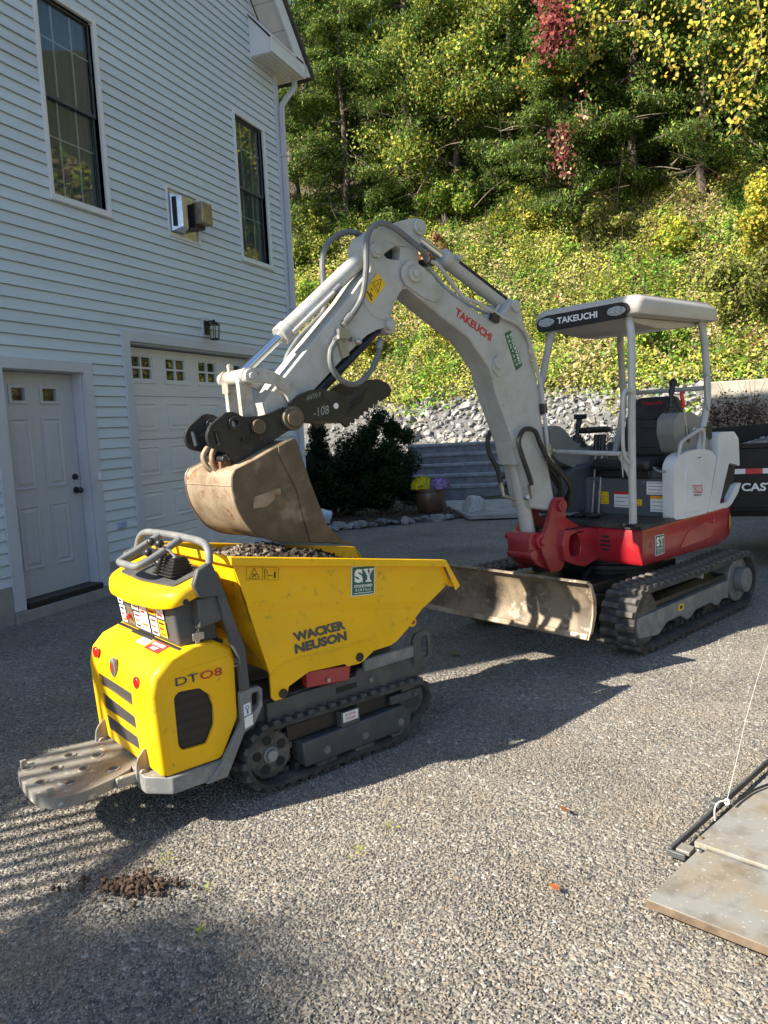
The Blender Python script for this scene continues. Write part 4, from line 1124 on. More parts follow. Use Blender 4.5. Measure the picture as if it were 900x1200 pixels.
plate('lashing_sticker', [(-.548, -.3855, .345), (-.508, -.3855, .355), (-.508, -.3855, .40), (-.548, -.3855, .393)], white_st, DUM, .001, (0, -1, 0))
mb = MB(); mb.ring((-.531, -.387, .435), (0, 1, 0), .006, .010, .001, 14); mb.box((-.535, -.3875, .408), (-.527, -.3865, .424)); db(mb, 'pictogram', blue_ink)

# folding step
mb = MB()
poly = [(-0.958, .235), (-1.10, .275), (-1.245, .265), (-1.315, .20), (-1.335, .11), (-1.34, -.08), (-1.325, -.165), (-1.27, -.225), (-1.17, -.232), (-1.06, -.205), (-0.958, -.16)]
holes = []
for i in range(5):
    for j in range(5):
        hx = -1.025 - 0.086 * i + (0); hy = -0.114 + 0.0935 * j
        if (i + j) % 2 == 0:
            holes.append((hx, hy))
holes = [h for h in holes if -1.30 < h[0] < -1.0 and -.19 < h[1] < .225]
mb.prism(rounded(poly, .03), .226, .238, 'z', holes=[ellipse2(x, y, .0225, n=14) for x, y in holes])
step = db(mb, 'folding_step', galv, 0.003)
for (x, y) in holes:
    mb = MB(); mb.ring((x, y, .2395), (0, 0, 1), .0215, .027, .006, 16); mb.build('punched_hole', galv, step)
mb = MB(); rp = rounded(poly, .03); c = Vector((-1.14, .02))
mb.prism(rp, .196, .2255, 'z', holes=[[tuple(c + (Vector(p) - c) * .965) for p in rp]]); mb.build('step_rim', galv, step)
for s, yy in ((-1, -.205), (1, .262)):
    mb = MB(); mb.box((-1.05, yy - .014, .195), (-.90, yy + .014, .235)); mb.build('hinge_arm', galv, step, .004)
    mb = MB(); mb.prism(rounded([(-.975, .195), (-.90, .195), (-.89, .30), (-.925, .335), (-.965, .29)], .02), yy - .022, yy - .012); mb.cyl((-.945, yy - .04, .235), (-.945, yy + .03, .235), .016, 12); mb.build('hinge_plate', galv, step, .003)
    mb = MB(); mb.box((-1.30, yy * .8 - .01, .237), (-1.275, yy * .8 + .01, .262)); mb.build('stop_tab', galv, step, .003)

# console with tray, levers and grab rail
mb = MB(); mb.hexa([(-0.775, -.31, .735), (-0.60, -.31, .735), (-0.60, .31, .735), (-0.775, .31, .735), (-0.80, -.30, .945), (-0.62, -.30, .935), (-0.62, .30, .935), (-0.80, .30, .935)])
con = db(mb, 'control_console', darkgrey, 0.012)
def face(a, b):  # point on the slanted rear face, a across (0 = machine's left), b up
    y = .30 - .60 * a; z = .745 + .195 * b
    return (-0.777 - .0245 * b, y, z)
random.seed(5)
pal = [white_st, white_st, yellow_st, white_st, orange_st, white_st, yellow_st, steel, white_st]
for i, (a0, a1, b0, b1, m) in enumerate([(.01, .10, .5, .95, white_st), (.02, .12, .05, .46, white_st), (.14, .26, .55, .95, black), (.15, .25, .60, .85, orange_st), (.28, .40, .48, .95, white_st), (.16, .28, .08, .5, brass_dull), (.30, .42, .05, .42, white_st), (.43, .56, .05, .95, white_st), (.58, .72, .52, .92, yellow_st), (.60, .72, .05, .46, white_st), (.74, .86, .08, .45, yellow_st), (.74, .86, .50, .94, white_st)]):
    plate('decal', [Vector(face(a0, b0)) + Vector((-.001 - .0003 * i, 0, 0)), Vector(face(a1, b0)) + Vector((-.001 - .0003 * i, 0, 0)), Vector(face(a1, b1)) + Vector((-.001 - .0003 * i, 0, 0)), Vector(face(a0, b1)) + Vector((-.001 - .0003 * i, 0, 0))], m, con, .001, (-1, 0, 0))
    if m is white_st or m is yellow_st:
        n_ = 3
        for q in range(n_):
            bb = b0 + (b1 - b0) * (q + .5) / n_
            aa = a0 + .015; ab = a1 - .02 - .02 * (q % 2)
            d = Vector((-.0025 - .0003 * i, 0, 0))
            plate('printed_line', [Vector(face(aa, bb - .03)) + d, Vector(face(ab, bb - .03)) + d, Vector(face(ab, bb + .02)) + d, Vector(face(aa, bb + .02)) + d], [black_ink, brown_ink, red_ink][(i + q) % 3], con, .0005, (-1, 0, 0))
mb = MB(); mb.ball((-.80, .165, .80), .012, 10, 6); mb.tube([(-.79, .165, .80), (-.81, .15, .79)], .007, 8); mb.build('red_switch', red_st, con)
mb = MB(); mb.box((-0.79, -.33, .72), (-0.59, .33, .737)); mb.build('console_seal', black, con, .004)
# tray: raised yellow ring round a grey plate
def trayz(x): return .930 + (x + .82) * .30
outer = rounded([(-0.60, .37), (-0.71, .375), (-0.80, .345), (-0.845, .26), (-0.865, .0), (-0.845, -.27), (-0.805, -.37), (-0.60, -.37)], .05, 5)
innr = rounded([(-0.625, .29), (-0.78, .265), (-0.795, .0), (-0.775, -.29), (-0.625, -.30)], .02, 3)
mb = MB()
for (lp, d0, d1) in ((outer, -.045, .042),):
    n = len(lp)
    sec = []
    cc = Vector((-.72, 0))
    def lv_(k, dz): return [(cc.x + (p[0] - cc.x) * k, cc.y + (p[1] - cc.y) * k, trayz(p[0]) + dz) for p in lp]
    mb.loft([lv_(.90, -.022), lv_(.975, -.020), lv_(1.0, -.006), lv_(1.0, .014), lv_(.985, .034), lv_(.955, .044), lv_(.90, .044)], caps=True)
tray = mb.build('console_tray', yellow, con, smooth=50)
mb = MB(); mb.prism(innr, 0, .006, 'z'); mb.v = [(x, y, trayz(x) + .0445 + z) for x, y, z in mb.v]; mb.build('grey_tray_plate', darkgrey, tray, smooth=0)
mb = MB(); mb.cyl((-.765, -.368, trayz(-.765) - .01), (-.765, -.376, trayz(-.765) - .01), .012, 12); mb.build('rubber_plug', black, tray)
for q, (x, y) in enumerate(((-.70, -.10), (-.70, -.19))):
    mb = MB()
    zt = trayz(x) + .05
    for j in range(6):
        w = .062 - .006 * j
        mb.box((x - w, y - w * .8, zt + j * .0125), (x + w, y + w * .8, zt + j * .0125 + .006)); w2 = w * .82
        mb.box((x - w2, y - w2 * .8, zt + j * .0125 + .006), (x + w2, y + w2 * .8, zt + j * .0125 + .0125))
    bt = mb.build('lever_boot', black, tray, .002)
    mb = MB(); mb.tube([(x, y, zt + .06), (x - .015, y + .04, zt + .10), (x - .04, y + .065, zt + .125)], .0065, 8); mb.build('lever_rod', steel, bt)
    mb = MB(); mb.ball((x - .045, y + .07, zt + .132), .019, 14, 10); mb.build('lever_knob', black, bt)
mb = MB(); mb.tube([(-.70, .02, trayz(-.7) + .05), (-.715, .06, trayz(-.7) + .11)], .006, 8); mb.ball((-.72, .07, trayz(-.7) + .122), .019, 14, 10); mb.build('lever_knob', black, tray)
for (x, y) in ((-.66, .02), (-.66, .12)):
    mb = MB(); mb.box((x - .03, y - .04, trayz(x) + .0505), (x + .03, y + .02, trayz(x) + .052)); mb.build('printed_label', white_st, tray)
bar = catmull([(-.648, -.372, 1.075), (-.640, -.355, 1.12), (-.632, -.30, 1.150), (-.625, -.15, 1.158), (-.625, .15, 1.158), (-.632, .30, 1.150), (-.640, .355, 1.12), (-.648, .372, 1.075)], 5)
mb = MB(); mb.tube(bar, .0165, 12); rail = db(mb, 'grab_rail', hose_grey)
mb = MB(); mb.tube(catmull([(-.625, .125, 1.157), (-.74, .13, 1.10), (-.82, .125, 1.065), (-.84, .09, 1.058), (-.84, -.05, 1.058), (-.82, -.09, 1.065), (-.74, -.095, 1.10), (-.625, -.09, 1.157)], 5), .0165, 12); mb.build('rear_loop', hose_grey, rail)
# keys on a chain beside the console
mb = MB()
for q in range(12):
    z = .915 - q * .0125
    mb.ring((-.70 + .003 * math.sin(q * 2.2), -.325, z), (1, 0, 0) if q % 2 else (0, 1, 0), .0045, .0075, .003, 8)
ch = db(mb, 'key_chain', steel)
mb = MB(); mb.box((-.715, -.33, .70), (-.695, -.322, .765)); mb.ring((-.705, -.326, .775), (0, 1, 0), .008, .015, .003, 12); mb.box((-.73, -.34, .76), (-.68, -.332, .79)); mb.build('key', steel, ch, .002)

# ---- load of stones and soil in the skip
def load_z(x, y):
    base = 1.045 - 0.14 * (x + .3)
    bumpz = .075 * np.exp(-((x + .12) ** 2) / .10 - (y - .03) ** 2 / .09)
    return base - .065 + bumpz + (fbm(x * 9, y * 9, 21) - .5) * .055 - .07 * np.clip((x - .30) / .3, 0, 1)
LX = np.linspace(-.50, .55, 44); LY = np.linspace(-.358, .358, 34)
ldm = empty('skip_load', DUM.location, DUM.rotation_euler.z, 'heap of dark damp soil and tan stones loaded in the yellow skip', 'soil')
X, Y = np.meshgrid(LX, LY); Z = load_z(X, Y)
me = bpy.data.meshes.new('soil_heap'); co = np.stack([X, Y, Z], -1).reshape(-1, 3); nx = len(LX)
me.from_pydata(co.tolist(), [], [(r * nx + c, r * nx + c + 1, (r + 1) * nx + c + 1, (r + 1) * nx + c) for r in range(len(LY) - 1) for c in range(nx - 1)])
me.materials.append(soilmat); so = link('soil_heap', me, ldm); tag(so, kind='stuff')
def rock_mesh(name, m, seed, sub=1, amp=.35, flat=(1, 1, 1)):
    r = random.Random(seed)
    bm = bmesh.new(); bmesh.ops.create_icosphere(bm, subdivisions=sub, radius=1)
    ax = [(Vector((r.gauss(0, 1), r.gauss(0, 1), r.gauss(0, 1))).normalized(), r.uniform(.45, .85)) for _ in range(7)]
    for v in bm.verts:
        for a, d in ax:
            t = v.co.dot(a)
            if t > d: v.co -= a * (t - d)
        v.co = Vector((v.co.x * flat[0], v.co.y * flat[1], v.co.z * flat[2])) * (1 + r.uniform(-amp, amp) * .35)
    me = bpy.data.meshes.new(name); bm.to_mesh(me); bm.free(); me.materials.append(m); return me
tanstone = stone_mat('tan load stones', [(0, (0.10, 0.075, 0.05)), (0.5, (0.18, 0.14, 0.10)), (1, (0.27, 0.22, 0.165))], 'tint')
def stone_heap(name, m, pts, sizes, parent=None, seed=1, protos=6, subs=1):
    """many small stones joined in one mesh, each with its own tint value"""
    ps = []
    for k in range(protos):
        me = rock_mesh('proto', m, seed * 31 + k, subs, .4, (1, random.Random(k + seed).uniform(.6, .95), random.Random(k).uniform(.5, .8)))
        v = np.array([tuple(x.co) for x in me.vertices]); f = np.array([tuple(p.vertices) for p in me.polygons]); ps.append((v, f)); bpy.data.meshes.remove(me)
    rg = np.random.default_rng(seed)
    V = []; F = []; T = []; o = 0
    for p, s in zip(pts, sizes):
        v, f = ps[rg.integers(protos)]
        q = Quaternion(rg.normal(size=4)).normalized().to_matrix()
        V.append(v @ np.array(q).T * s + np.array(p)); F.append(f + o); o += len(v); T.append(np.full(len(v), rg.random()))
    V = np.concatenate(V); F = np.concatenate(F); T = np.concatenate(T)
    me = bpy.data.meshes.new(name)
    me.from_pydata(V.tolist(), [], F.tolist())
    at = me.attributes.new('tint', 'FLOAT', 'POINT'); at.data.foreach_set('value', T.astype(np.float32))
    me.materials.append(m)
    return link(name, me, parent)
pts = []; sz = []
for _ in range(190):
    x, y = rng.normal(-.33, .09), rng.uniform(-.345, .10)
    if -.48 < x < .40: pts.append((x, y, float(load_z(x, y)) + .004)); sz.append(rng.uniform(.009, .021))
o = stone_heap('tan_stones', tanstone, pts, sz, ldm, 3); tag(o, kind='stuff')
pts = []; sz = []
for _ in range(1100):
    x, y = rng.uniform(-.30, .5), rng.uniform(-.34, .34)
    pts.append((x, y, float(load_z(x, y)) + .004)); sz.append(rng.uniform(.008, .026))
darkclod = stone_mat('dark soil clods', [(0, (0.022, 0.017, 0.013)), (1, (0.06, 0.045, 0.032))], 'tint')
o = stone_heap('soil_clods', darkclod, pts, sz, ldm, 8); tag(o, kind='stuff')

# ================================================================== mini excavator (local x forward over the boom, y to its left)
EXC = empty('mini_excavator', (-0.65649143, 6.26298419, 0), R_(-117.5), 'grey and red mini excavator with open canopy, its boom reaching over the yellow dumper', 'excavator')
def eb(mb, name, m, bevel=0, parent=EXC, **k): return mb.build(name, m, parent, bevel, **k)
UR = R_(2.575)                 # undercarriage is slewed a little against the house
ecirc = [(-0.765, .236, .232), (.765, .232, .228), (.5, .1, .1), (-.5, .1, .1)]
for s in (-1, 1):
    yc = s * 0.625
    track(EXC, ecirc, yc, .25, .088, .024, .030, rubber, rubber_dust, rz=UR, lw=.52, sag=.012)
    mb = MB(); mb.prism([(.87, .255), (.87, .115), (.62, .085), (.55, .095), (.46, .145), (.26, .150), (.18, .105), (.10, .105), (.03, .145), (-.22, .150), (-.30, .11), (-.36, .11), (-.42, .14), (-.53, .13), (-.53, .27)], s * .60, s * .715)
    tf = eb(mb, 'track_frame', midgrey, .006, rot=(0, 0, UR))
    mb = MB(); mb.box((-.55, s * .56, .27), (.80, s * .68, .31)); mb.build('frame_top', black, tf, .004)
    for x in (.55, .15, -.32):
        mb = MB(); mb.cyl((x, s * .52, .105), (x, s * .655, .105), .072, 18); mb.build('track_roller', rubber_dust, tf)
    mb = MB(); mb.cyl((.765, s * .52, .232), (.765, s * .70, .232), .19, 28); mb.build('idler_wheel', rubber_dust, tf, .006)
    mb = MB(); mb.cyl((-.765, s * .52, .236), (-.765, s * .69, .236), .18, 28); mb.cyl((-.765, s * .69, .236), (-.765, s * .765, .236), .098, 24); mb.build('final_drive', midgrey, tf, .006)
    mb = MB(); mb.cyl((.0, s * .60, .40), (.0, s * .66, .40), .035, 14); mb.cyl((.0, s * .62, .40), (.0, s * .755, .395), .018, 10); mb.build('carrier_roller', midgrey, tf)
plate('frame_sticker', [(.30, .716, .19), (.22, .716, .19), (.22, .716, .235), (.30, .716, .235)], yellow_st, tf, .001, (0, 1, 0))
mb = MB(); mb.box((.24, .7172, .2), (.28, .7178, .225)); mb.build('pictogram', black_ink, tf)
mb = MB(); mb.box((-.50, -.55, .17), (.55, .55, .33)); mb.box((-.55, -.28, .20), (.75, .28, .40)); eb(mb, 'undercarriage_frame', black, .01, rot=(0, 0, UR))
mb = MB(); mb.cyl((0, 0, .33), (0, 0, .53), .36, 36); mb.ring((0, 0, .455), (0, 0, 1), .36, .41, .04, 36); eb(mb, 'slew_ring', black, .006)
mb = MB(); mb.tube(catmull([(.40, .10, .46), (.52, .12, .40), (.62, .20, .36), (.66, .10, .34), (.55, 0, .36)], 5), .018, 8); eb(mb, 'undercarriage_hose', hose_rubber)

# dozer blade
bp = [(1.50, .62), (1.47, .615), (1.445, .585), (1.425, .50), (1.425, .41), (1.445, .33), (1.49, .275), (1.50, .272), (1.51, .278), (1.468, .335), (1.448, .41), (1.448, .50), (1.466, .575), (1.485, .60), (1.512, .606)]
mb = MB(); mb.prism(bp, -.745, .745); bl = eb(mb, 'dozer_blade', bladesteel, .003, rot=(0, 0, UR), smooth=50)
mb = MB(); mb.prism([(1.488, .30), (1.50, .272), (1.515, .262), (1.522, .27), (1.505, .30)], -.745, .745); mb.build('cutting_edge', worn, bl, .003)
for s in (-1, 1):
    mb = MB(); mb.prism([(1.515, .615), (1.465, .60), (1.42, .50), (1.42, .41), (1.465, .30), (1.515, .265), (1.485, .32), (1.458, .41), (1.456, .50), (1.48, .585)], s * .745, s * .757); mb.build('end_plate', worn, bl, .002)
    mb = MB(); mb.hexa([(1.43, s * .30 - .05, .33), (1.43, s * .30 + .05, .33), (.60, s * .27 + .05, .22), (.60, s * .27 - .05, .22), (1.43, s * .30 - .05, .44), (1.43, s * .30 + .05, .44), (.60, s * .27 + .05, .32), (.60, s * .27 - .05, .32)]); mb.build('blade_arm', black, bl, .006)
for y in (.40,):
    mb = MB(); mb.prism([(p[0] + .001, p[1]) for p in bp[9:]] + [(1.45, .60), (1.42, .50)], y, y + .006); mb.build('weld_seam', bladesteel, bl)
mb = MB(); mb.cyl((1.43, 0, .47), (.95, 0, .40), .045, 14); mb.cyl((.95, 0, .40), (.6, 0, .36), .03, 12); mb.build('blade_cylinder', black, bl)

# upper body: red skirt
def plan(o=0.0):
    return [(.43 + o, .552 + o), (-.72, .552 + o), (-.92, .53 + o), (-1.06, .46 + o), (-1.16 - o, .30), (-1.19 - o, 0.02), (-1.16 - o, -.24), (-1.06, -.40 - o), (-.92, -.47 - o), (-.72, -.49 - o), (.43 + o, -.49 - o)]
def shrink(pl, k): return [(-.2 + (x + .2) * k, .03 + (y - .03) * k) for x, y in pl]
def sec_at(pl, zf): return [(x, y, zf(x)) for x, y in pl]
zb0 = lambda x: .518 + max(0, -.80 - x) * .24
zt0 = lambda x: np.interp(x, [-1.19, -1.06, -.95, -.84, -.5, .43], [.97, .955, .875, .812, .788, .772])
pl0 = plan()
mb = MB()
mb.loft([sec_at(shrink(pl0, .965), lambda x: zb0(x) - .0), sec_at(pl0, lambda x: zb0(x) + .03), sec_at(pl0, lambda x: zt0(x) - .012), sec_at(shrink(pl0, .985), lambda x: float(zt0(x)))])
body = eb(mb, 'red_skirt', red, smooth=40)
# moulded panel and details on the near side
mb = MB(); mb.prism(rounded([(-.07, .575), (-.47, .595), (-.58, .605), (-.58, .70), (-.46, .735), (-.20, .69)], .03), .548, .5575); mb.build('tool_cover', red, body, .006)
for (x, z) in ((.32, .655), (-.60, .725)):
    mb = MB(); mb.ring((x, .5545, z), (0, 1, 0), .010, .022, .008, 18); mb.cyl((x, .55, z), (x, .556, z), .012, 12); mb.build('plug', red, body, .002)
sy_sign(body, (.268, .5540, .570), (.146, .5540, .570), (.268, .5540, .716))
plate('capacity_sticker', [(-.885, .5415, .62), (-.985, .502, .64), (-.985, .502, .735), (-.885, .5415, .715)], yellow_st, body, .002, (-.4, 1, 0))
# front face of the skirt with a slotted vent
mb = MB()
for q in range(4):
    z = .605 + q * .032; w = (.030, .042, .042, .030)[q]
    mb.box((.429, .25 - w, z), (.4335, .25 + w, z + .016))
mb.build('vent_slots', cavity, body)
mb = MB(); mb.ring((.431, .06, .665), (1, 0, 0), .012, .024, .010, 16); mb.build('plug', red, body)
# floor and mat
mb = MB(); mb.prism([(.435, .545), (.435, -.47), (-.10, -.47), (-.10, .545)], .774, .808, 'z'); fl = eb(mb, 'floor_mat', deckmat, .006)
random.seed(9)
for q in range(3):
    mb = MB(); y = -.20 + q * .11
    mb.cbox((.22, y, .83), (.14, .075, .02)); mb.tube([(.16, y, .81), (.20, y, .835)], .012, 6); mb.build('foot_pedal', blackpaint if q else consolegrey, fl, .006)

# seat pedestal with stickers
mb = MB(); mb.prism([(-.055, .535), (-.055, -.16), (-.02, -.22), (.05, -.30), (.06, -.47), (-.72, -.47), (-.72, .50), (-.40, .535)], .80, 1.10, 'z')
ped = eb(mb, 'seat_pedestal', cabgrey, .012)
mb = MB(); mb.box((-.40, .20, 1.10), (-.05, .53, 1.165)); mb.build('pedestal_top', cabgrey, ped, .01)
mb = MB()
mb.loft([[(x, y, z) for (x, z) in ((.30, .82), (.34, 1.02), (.28, 1.14), (.10, 1.20), (-.20, 1.22), (-.55, 1.20), (-.60, .82))] for y in (-.48, -.36, -.22)]); mb.build('wheel_arch_cover', cabgrey, ped, .03, seg=3)
def fq(y0, y1, z0, z1, d=.0): return [(-.0535 + d, y0, z0), (-.0535 + d, y1, z0), (-.0535 + d, y1, z1), (-.0535 + d, y0, z1)]
for (y0, y1, z0, z1, m) in ((.30, .475, .975, 1.075, white_st), (.33, .475, .845, .965, white_st), (-.13, -.035, .885, .985, yellow_st), (.015, .155, .865, .99, white_st), (.165, .26, .885, .935, yellow_st)):
    st = plate('sticker', fq(y0, y1, z0, z1), m, ped, .001, (1, 0, 0))
    n_ = 4
    for q in range(n_):
        zz = z0 + (z1 - z0) * (q + .45) / n_
        plate('printed_line', [(-.052, y0 + .012, zz), (-.052, y1 - .012 - .03 * (q % 2), zz), (-.052, y1 - .012 - .03 * (q % 2), zz + .004), (-.052, y0 + .012, zz + .004)], grey_ink, st, .0004, (1, 0, 0))
    if m is white_st and z1 < 1.0:
        plate('red_header', [(-.052, y0, z1 - .022), (-.052, y1, z1 - .022), (-.052, y1, z1), (-.052, y0, z1)], orange_st if y0 > .2 else red_st, st, .0006, (1, 0, 0))
mb = MB(); mb.box((-.053, -.165, 1.045), (-.05, -.12, 1.06)); mb.build('sticker', green_st, ped)
for (y, z) in ((-.10, 1.02), (.20, 1.08), (.28, 1.07), (.50, 1.12)):
    mb = MB(); mb.cyl((-.055, y, z), (-.045, y, z), .010, 8); mb.build('bolt', steel, ped)
# seat
mb = MB(); mb.box((-.46, -.14, 1.16), (.03, .36, 1.25)); seat = eb(mb, 'operator_seat', vinyl, .035, seg=3)
mb = MB()
def bs(x, hw, z0, z1): return [(x, .11 - hw, z0), (x, .11 + hw, z0), (x, .11 + hw * .92, z1), (x, .11 - hw * .92, z1)]
mb.loft([[(-.36, .11 - .22, 1.24), (-.36, .11 + .22, 1.24), (-.50, .11 + .22, 1.24), (-.50, .11 - .22, 1.24)],
         [(-.40, .11 - .24, 1.42), (-.40, .11 + .24, 1.42), (-.55, .11 + .24, 1.42), (-.55, .11 - .24, 1.42)],
         [(-.46, .11 - .23, 1.60), (-.46, .11 + .23, 1.60), (-.59, .11 + .23, 1.60), (-.59, .11 - .23, 1.60)],
         [(-.50, .11 - .16, 1.72), (-.50, .11 + .16, 1.72), (-.60, .11 + .16, 1.72), (-.60, .11 - .16, 1.72)]])
mb.build('backrest', vinyl, seat, .03, seg=3)
for q in range(4):
    z = 1.32 + q * .075
    mb = MB(); mb.tube(catmull([(-.375 - .26 * (z - 1.25), -.06, z + .02), (-.365 - .26 * (z - 1.25), .11, z), (-.375 - .26 * (z - 1.25), .28, z + .02)], 5), .012, 6); mb.build('backrest_rib', vinyl, seat)
text_on('lettering', 'Takeuchi', (-.478, .01, 1.655), (-.478, .20, 1.655), (-.486, .01, 1.685), red_ink, seat, .012, .01)
mb = MB(); mb.box((-.40, -.10, 1.10), (-.03, .34, 1.165)); mb.build('suspension', black, seat, .01)
mb = MB(); mb.tube(catmull([(-.12, .36, 1.17), (.02, .40, 1.185), (.05, .47, 1.16), (.02, .50, 1.16)], 4), .008, 6); mb.build('adjust_handle', consolegrey, seat)
# right hand console
cp = rounded([(-.10, 1.43), (-.11, 1.54), (-.18, 1.585), (-.36, 1.585), (-.49, 1.54), (-.66, 1.30), (-.68, 1.25), (-.50, 1.225), (-.32, 1.225), (-.17, 1.29)], .014)
mb = MB(); mb.prism(cp, .36, .50); cons = eb(mb, 'side_console', consolegrey, .015, seg=3)
mb = MB(); mb.box((-.60, .34, 1.10), (-.22, .48, 1.26)); mb.build('console_leg', black, cons, .01)
mb = MB(); mb.prism(rounded([(-.265, 1.48), (-.31, 1.47), (-.335, 1.36), (-.30, 1.35), (-.275, 1.40)], .012), .50, .503); mb.build('lever_slot', black, cons)
mb = MB(); mb.tube([(-.29, .505, 1.40), (-.265, .50, 1.55), (-.245, .49, 1.66)], .008, 8); lv1 = mb.build('safety_lever', steel, cons)
mb = MB(); mb.tube([(-.252, .494, 1.62), (-.235, .487, 1.74)], [.016, .013], 10); mb.build('lever_grip', red_st, lv1)
mb = MB(); mb.tube(catmull([(-.38, .501, 1.445), (-.40, .503, 1.462), (-.43, .503, 1.455), (-.45, .503, 1.44)], 4), .004, 5); mb.build('console_mark', white_ink, cons)
mb = MB(); mb.lathe((-.24, .40, 1.58), [(.055, 0), (.05, .02), (.04, .025), (.04, .045), (.03, .05), (.028, .075)], 14); mb.tube(catmull([(-.24, .40, 1.65), (-.25, .40, 1.74), (-.27, .40, 1.80)], 4), [.016] * 4 + [.022] * 5, 10); mb.ball((-.275, .40, 1.81), .032, 12, 8); mb.build('joystick', black, cons)
mb = MB(); mb.box((-.70, .36, 1.36), (-.54, .50, 1.49)); mb.build('armrest', vinyl, cons, .02)
# left hand console
cp = rounded([(.40, 1.34), (.40, 1.50), (.35, 1.535), (.27, 1.52), (.09, 1.39), (-.10, 1.345), (-.34, 1.335), (-.34, 1.20), (.10, 1.18), (.33, 1.26)], .03)
mb = MB(); mb.prism(cp, -.36, -.24); con2 = eb(mb, 'side_console', consolegrey, .018, seg=3)
mb = MB(); mb.box((-.30, -.36, 1.05), (.10, -.24, 1.22)); mb.build('console_leg', cabgrey, con2, .01)
mb = MB(); mb.lathe((-.02, -.30, 1.345), [(.085, 0), (.08, .02), (.066, .025), (.066, .045), (.052, .05), (.05, .07), (.036, .075), (.034, .10)], 14); mb.tube(catmull([(-.02, -.30, 1.44), (-.04, -.30, 1.52), (-.06, -.30, 1.59)], 4), [.018] * 4 + [.024] * 5, 10); mb.box((-.12, -.33, 1.57), (-.02, -.27, 1.61)); mb.build('joystick', black, con2, .004)
mb = MB(); mb.box((-.42, -.36, 1.45), (-.10, -.24, 1.50)); mb.build('armrest', vinyl, con2, .02)
for y in (-.17, -.11):
    mb = MB(); mb.tube([(-.02, y, .81), (-.06, y, 1.08), (-.09, y, 1.31)], .009, 8); tl = eb(mb, 'travel_lever', steel)
    mb = MB(); mb.tube([(-.09, y, 1.29), (-.105, y, 1.44)], [.02, .024], 10); mb.build('lever_grip', black, tl)
    mb = MB(); mb.ball((-.088, y, 1.285), .012, 8, 6); mb.build('bolt', steel, tl)

# engine cowl
cw = rounded([(-.012, .80), (-.012, 1.20), (-.06, 1.255), (-.15, 1.285), (-.30, 1.30), (-.45, 1.30), (-.58, 1.275), (-.66, 1.22), (-.515, .795), (-.14, .79)], .03)
mb = MB(); mb.prism(cw, .455, .548); cowl = eb(mb, 'side_cowl', cowlwhite, .028, seg=4)
mb = MB(); mb.prism(rounded([(-.17, .83), (-.17, 1.12), (-.21, 1.18), (-.33, 1.235), (-.47, 1.25), (-.40, .83)], .03), .546, .5525); mb.build('cowl_panel', cowlwhite, cowl, .006)
text_on('lettering', 'TB225', (-.262, .5535, .972), (-.424, .5535, .962), (-.262, .5535, 1.035), red_ink, cowl, .0006, .0)
text_on('lettering', 'TAKEUCHI', (-.28, .5535, .948), (-.405, .5535, .940), (-.28, .5535, .965), black_ink, cowl, .0006, .01)
rp = [(-.525, .795), (-.70, 1.24), (-.69, 1.385), (-.73, 1.415), (-.96, 1.41), (-1.04, 1.35), (-1.06, 1.12), (-.97, 1.145), (-.875, 1.16), (-.715, .845), (-.84, .843), (-.93, .90), (-1.0, .975), (-1.09, .985), (-1.03, .90), (-.91, .815), (-.84, .80)]
mb = MB(); mb.prism(rounded(rp, .02, 3), .43, .545); rc = eb(mb, 'rear_cowl', cowlwhite, .018, seg=3)
mb = MB(); mb.prism([(-.69, 1.38), (-.74, 1.405), (-.96, 1.40), (-1.05, 1.33), (-1.13, 1.10), (-1.17, .99), (-1.10, .92), (-.80, .85), (-.60, .9)], -.42, .44); mb.build('engine_cover', cowlwhite, rc, .05, seg=3)
mb = MB(); mb.prism([(-.875, 1.16), (-.715, .845), (-.84, .843), (-1.0, .975), (-1.05, .98), (-1.08, 1.12)], .40, .50); mb.build('side_grille', black, rc, .004)
mb = MB(); mb.box((-.72, -.40, 1.10), (-.58, .42, 1.36)); eb(mb, 'cab_back_wall', cabgrey, .02)

# canopy posts, rails, roof
pr = .0275
mb = MB(); mb.tube(catmull([(.462, .50, .80), (.465, .50, 1.32), (.457, .50, 1.80), (.445, .495, 2.10), (.43, .47, 2.24), (.40, .44, 2.27)], 5), pr, 12); post = eb(mb, 'canopy_post', greywhite)
mb = MB(); mb.cbox((.462, .50, .815), (.11, .10, .024)); mb.build('post_foot', black, post, .004)
mb = MB(); mb.tube(catmull([(.48, -.44, .80), (.48, -.43, 1.25), (.465, -.30, 1.75), (.45, -.18, 2.20), (.43, -.15, 2.27)], 5), pr, 12); eb(mb, 'canopy_post', greywhite)
mb = MB(); mb.tube(catmull([(-.44, .50, 1.25), (-.50, .50, 1.40), (-.605, .50, 1.66), (-.595, .50, 1.90), (-.54, .50, 2.20), (-.50, .49, 2.27)], 5), pr, 12); rpst = eb(mb, 'canopy_post', greywhite)
mb = MB()
for z in (1.43, 1.455): mb.box((-.56 - .4 * (z - 1.43), .527, z), (-.49 - .4 * (z - 1.43), .5295, z + .008))
mb.build('post_marks', black_ink, rpst)
mb = MB(); mb.tube(catmull([(-.46, -.24, 1.25), (-.52, -.24, 1.40), (-.605, -.24, 1.66), (-.595, -.24, 1.90), (-.54, -.22, 2.16), (-.48, -.18, 2.25), (-.30, -.10, 2.27)], 5), pr, 12); eb(mb, 'canopy_post', greywhite)
mb = MB(); mb.tube([(-.605, -.24, 1.765), (-.605, .50, 1.765)], .018, 10); eb(mb, 'rear_rail', greywhite)
mb = MB(); mb.tube([(.475, .48, 1.315), (.485, -.42, 1.345)], .018, 10); fr = eb(mb, 'front_rail', greywhite)
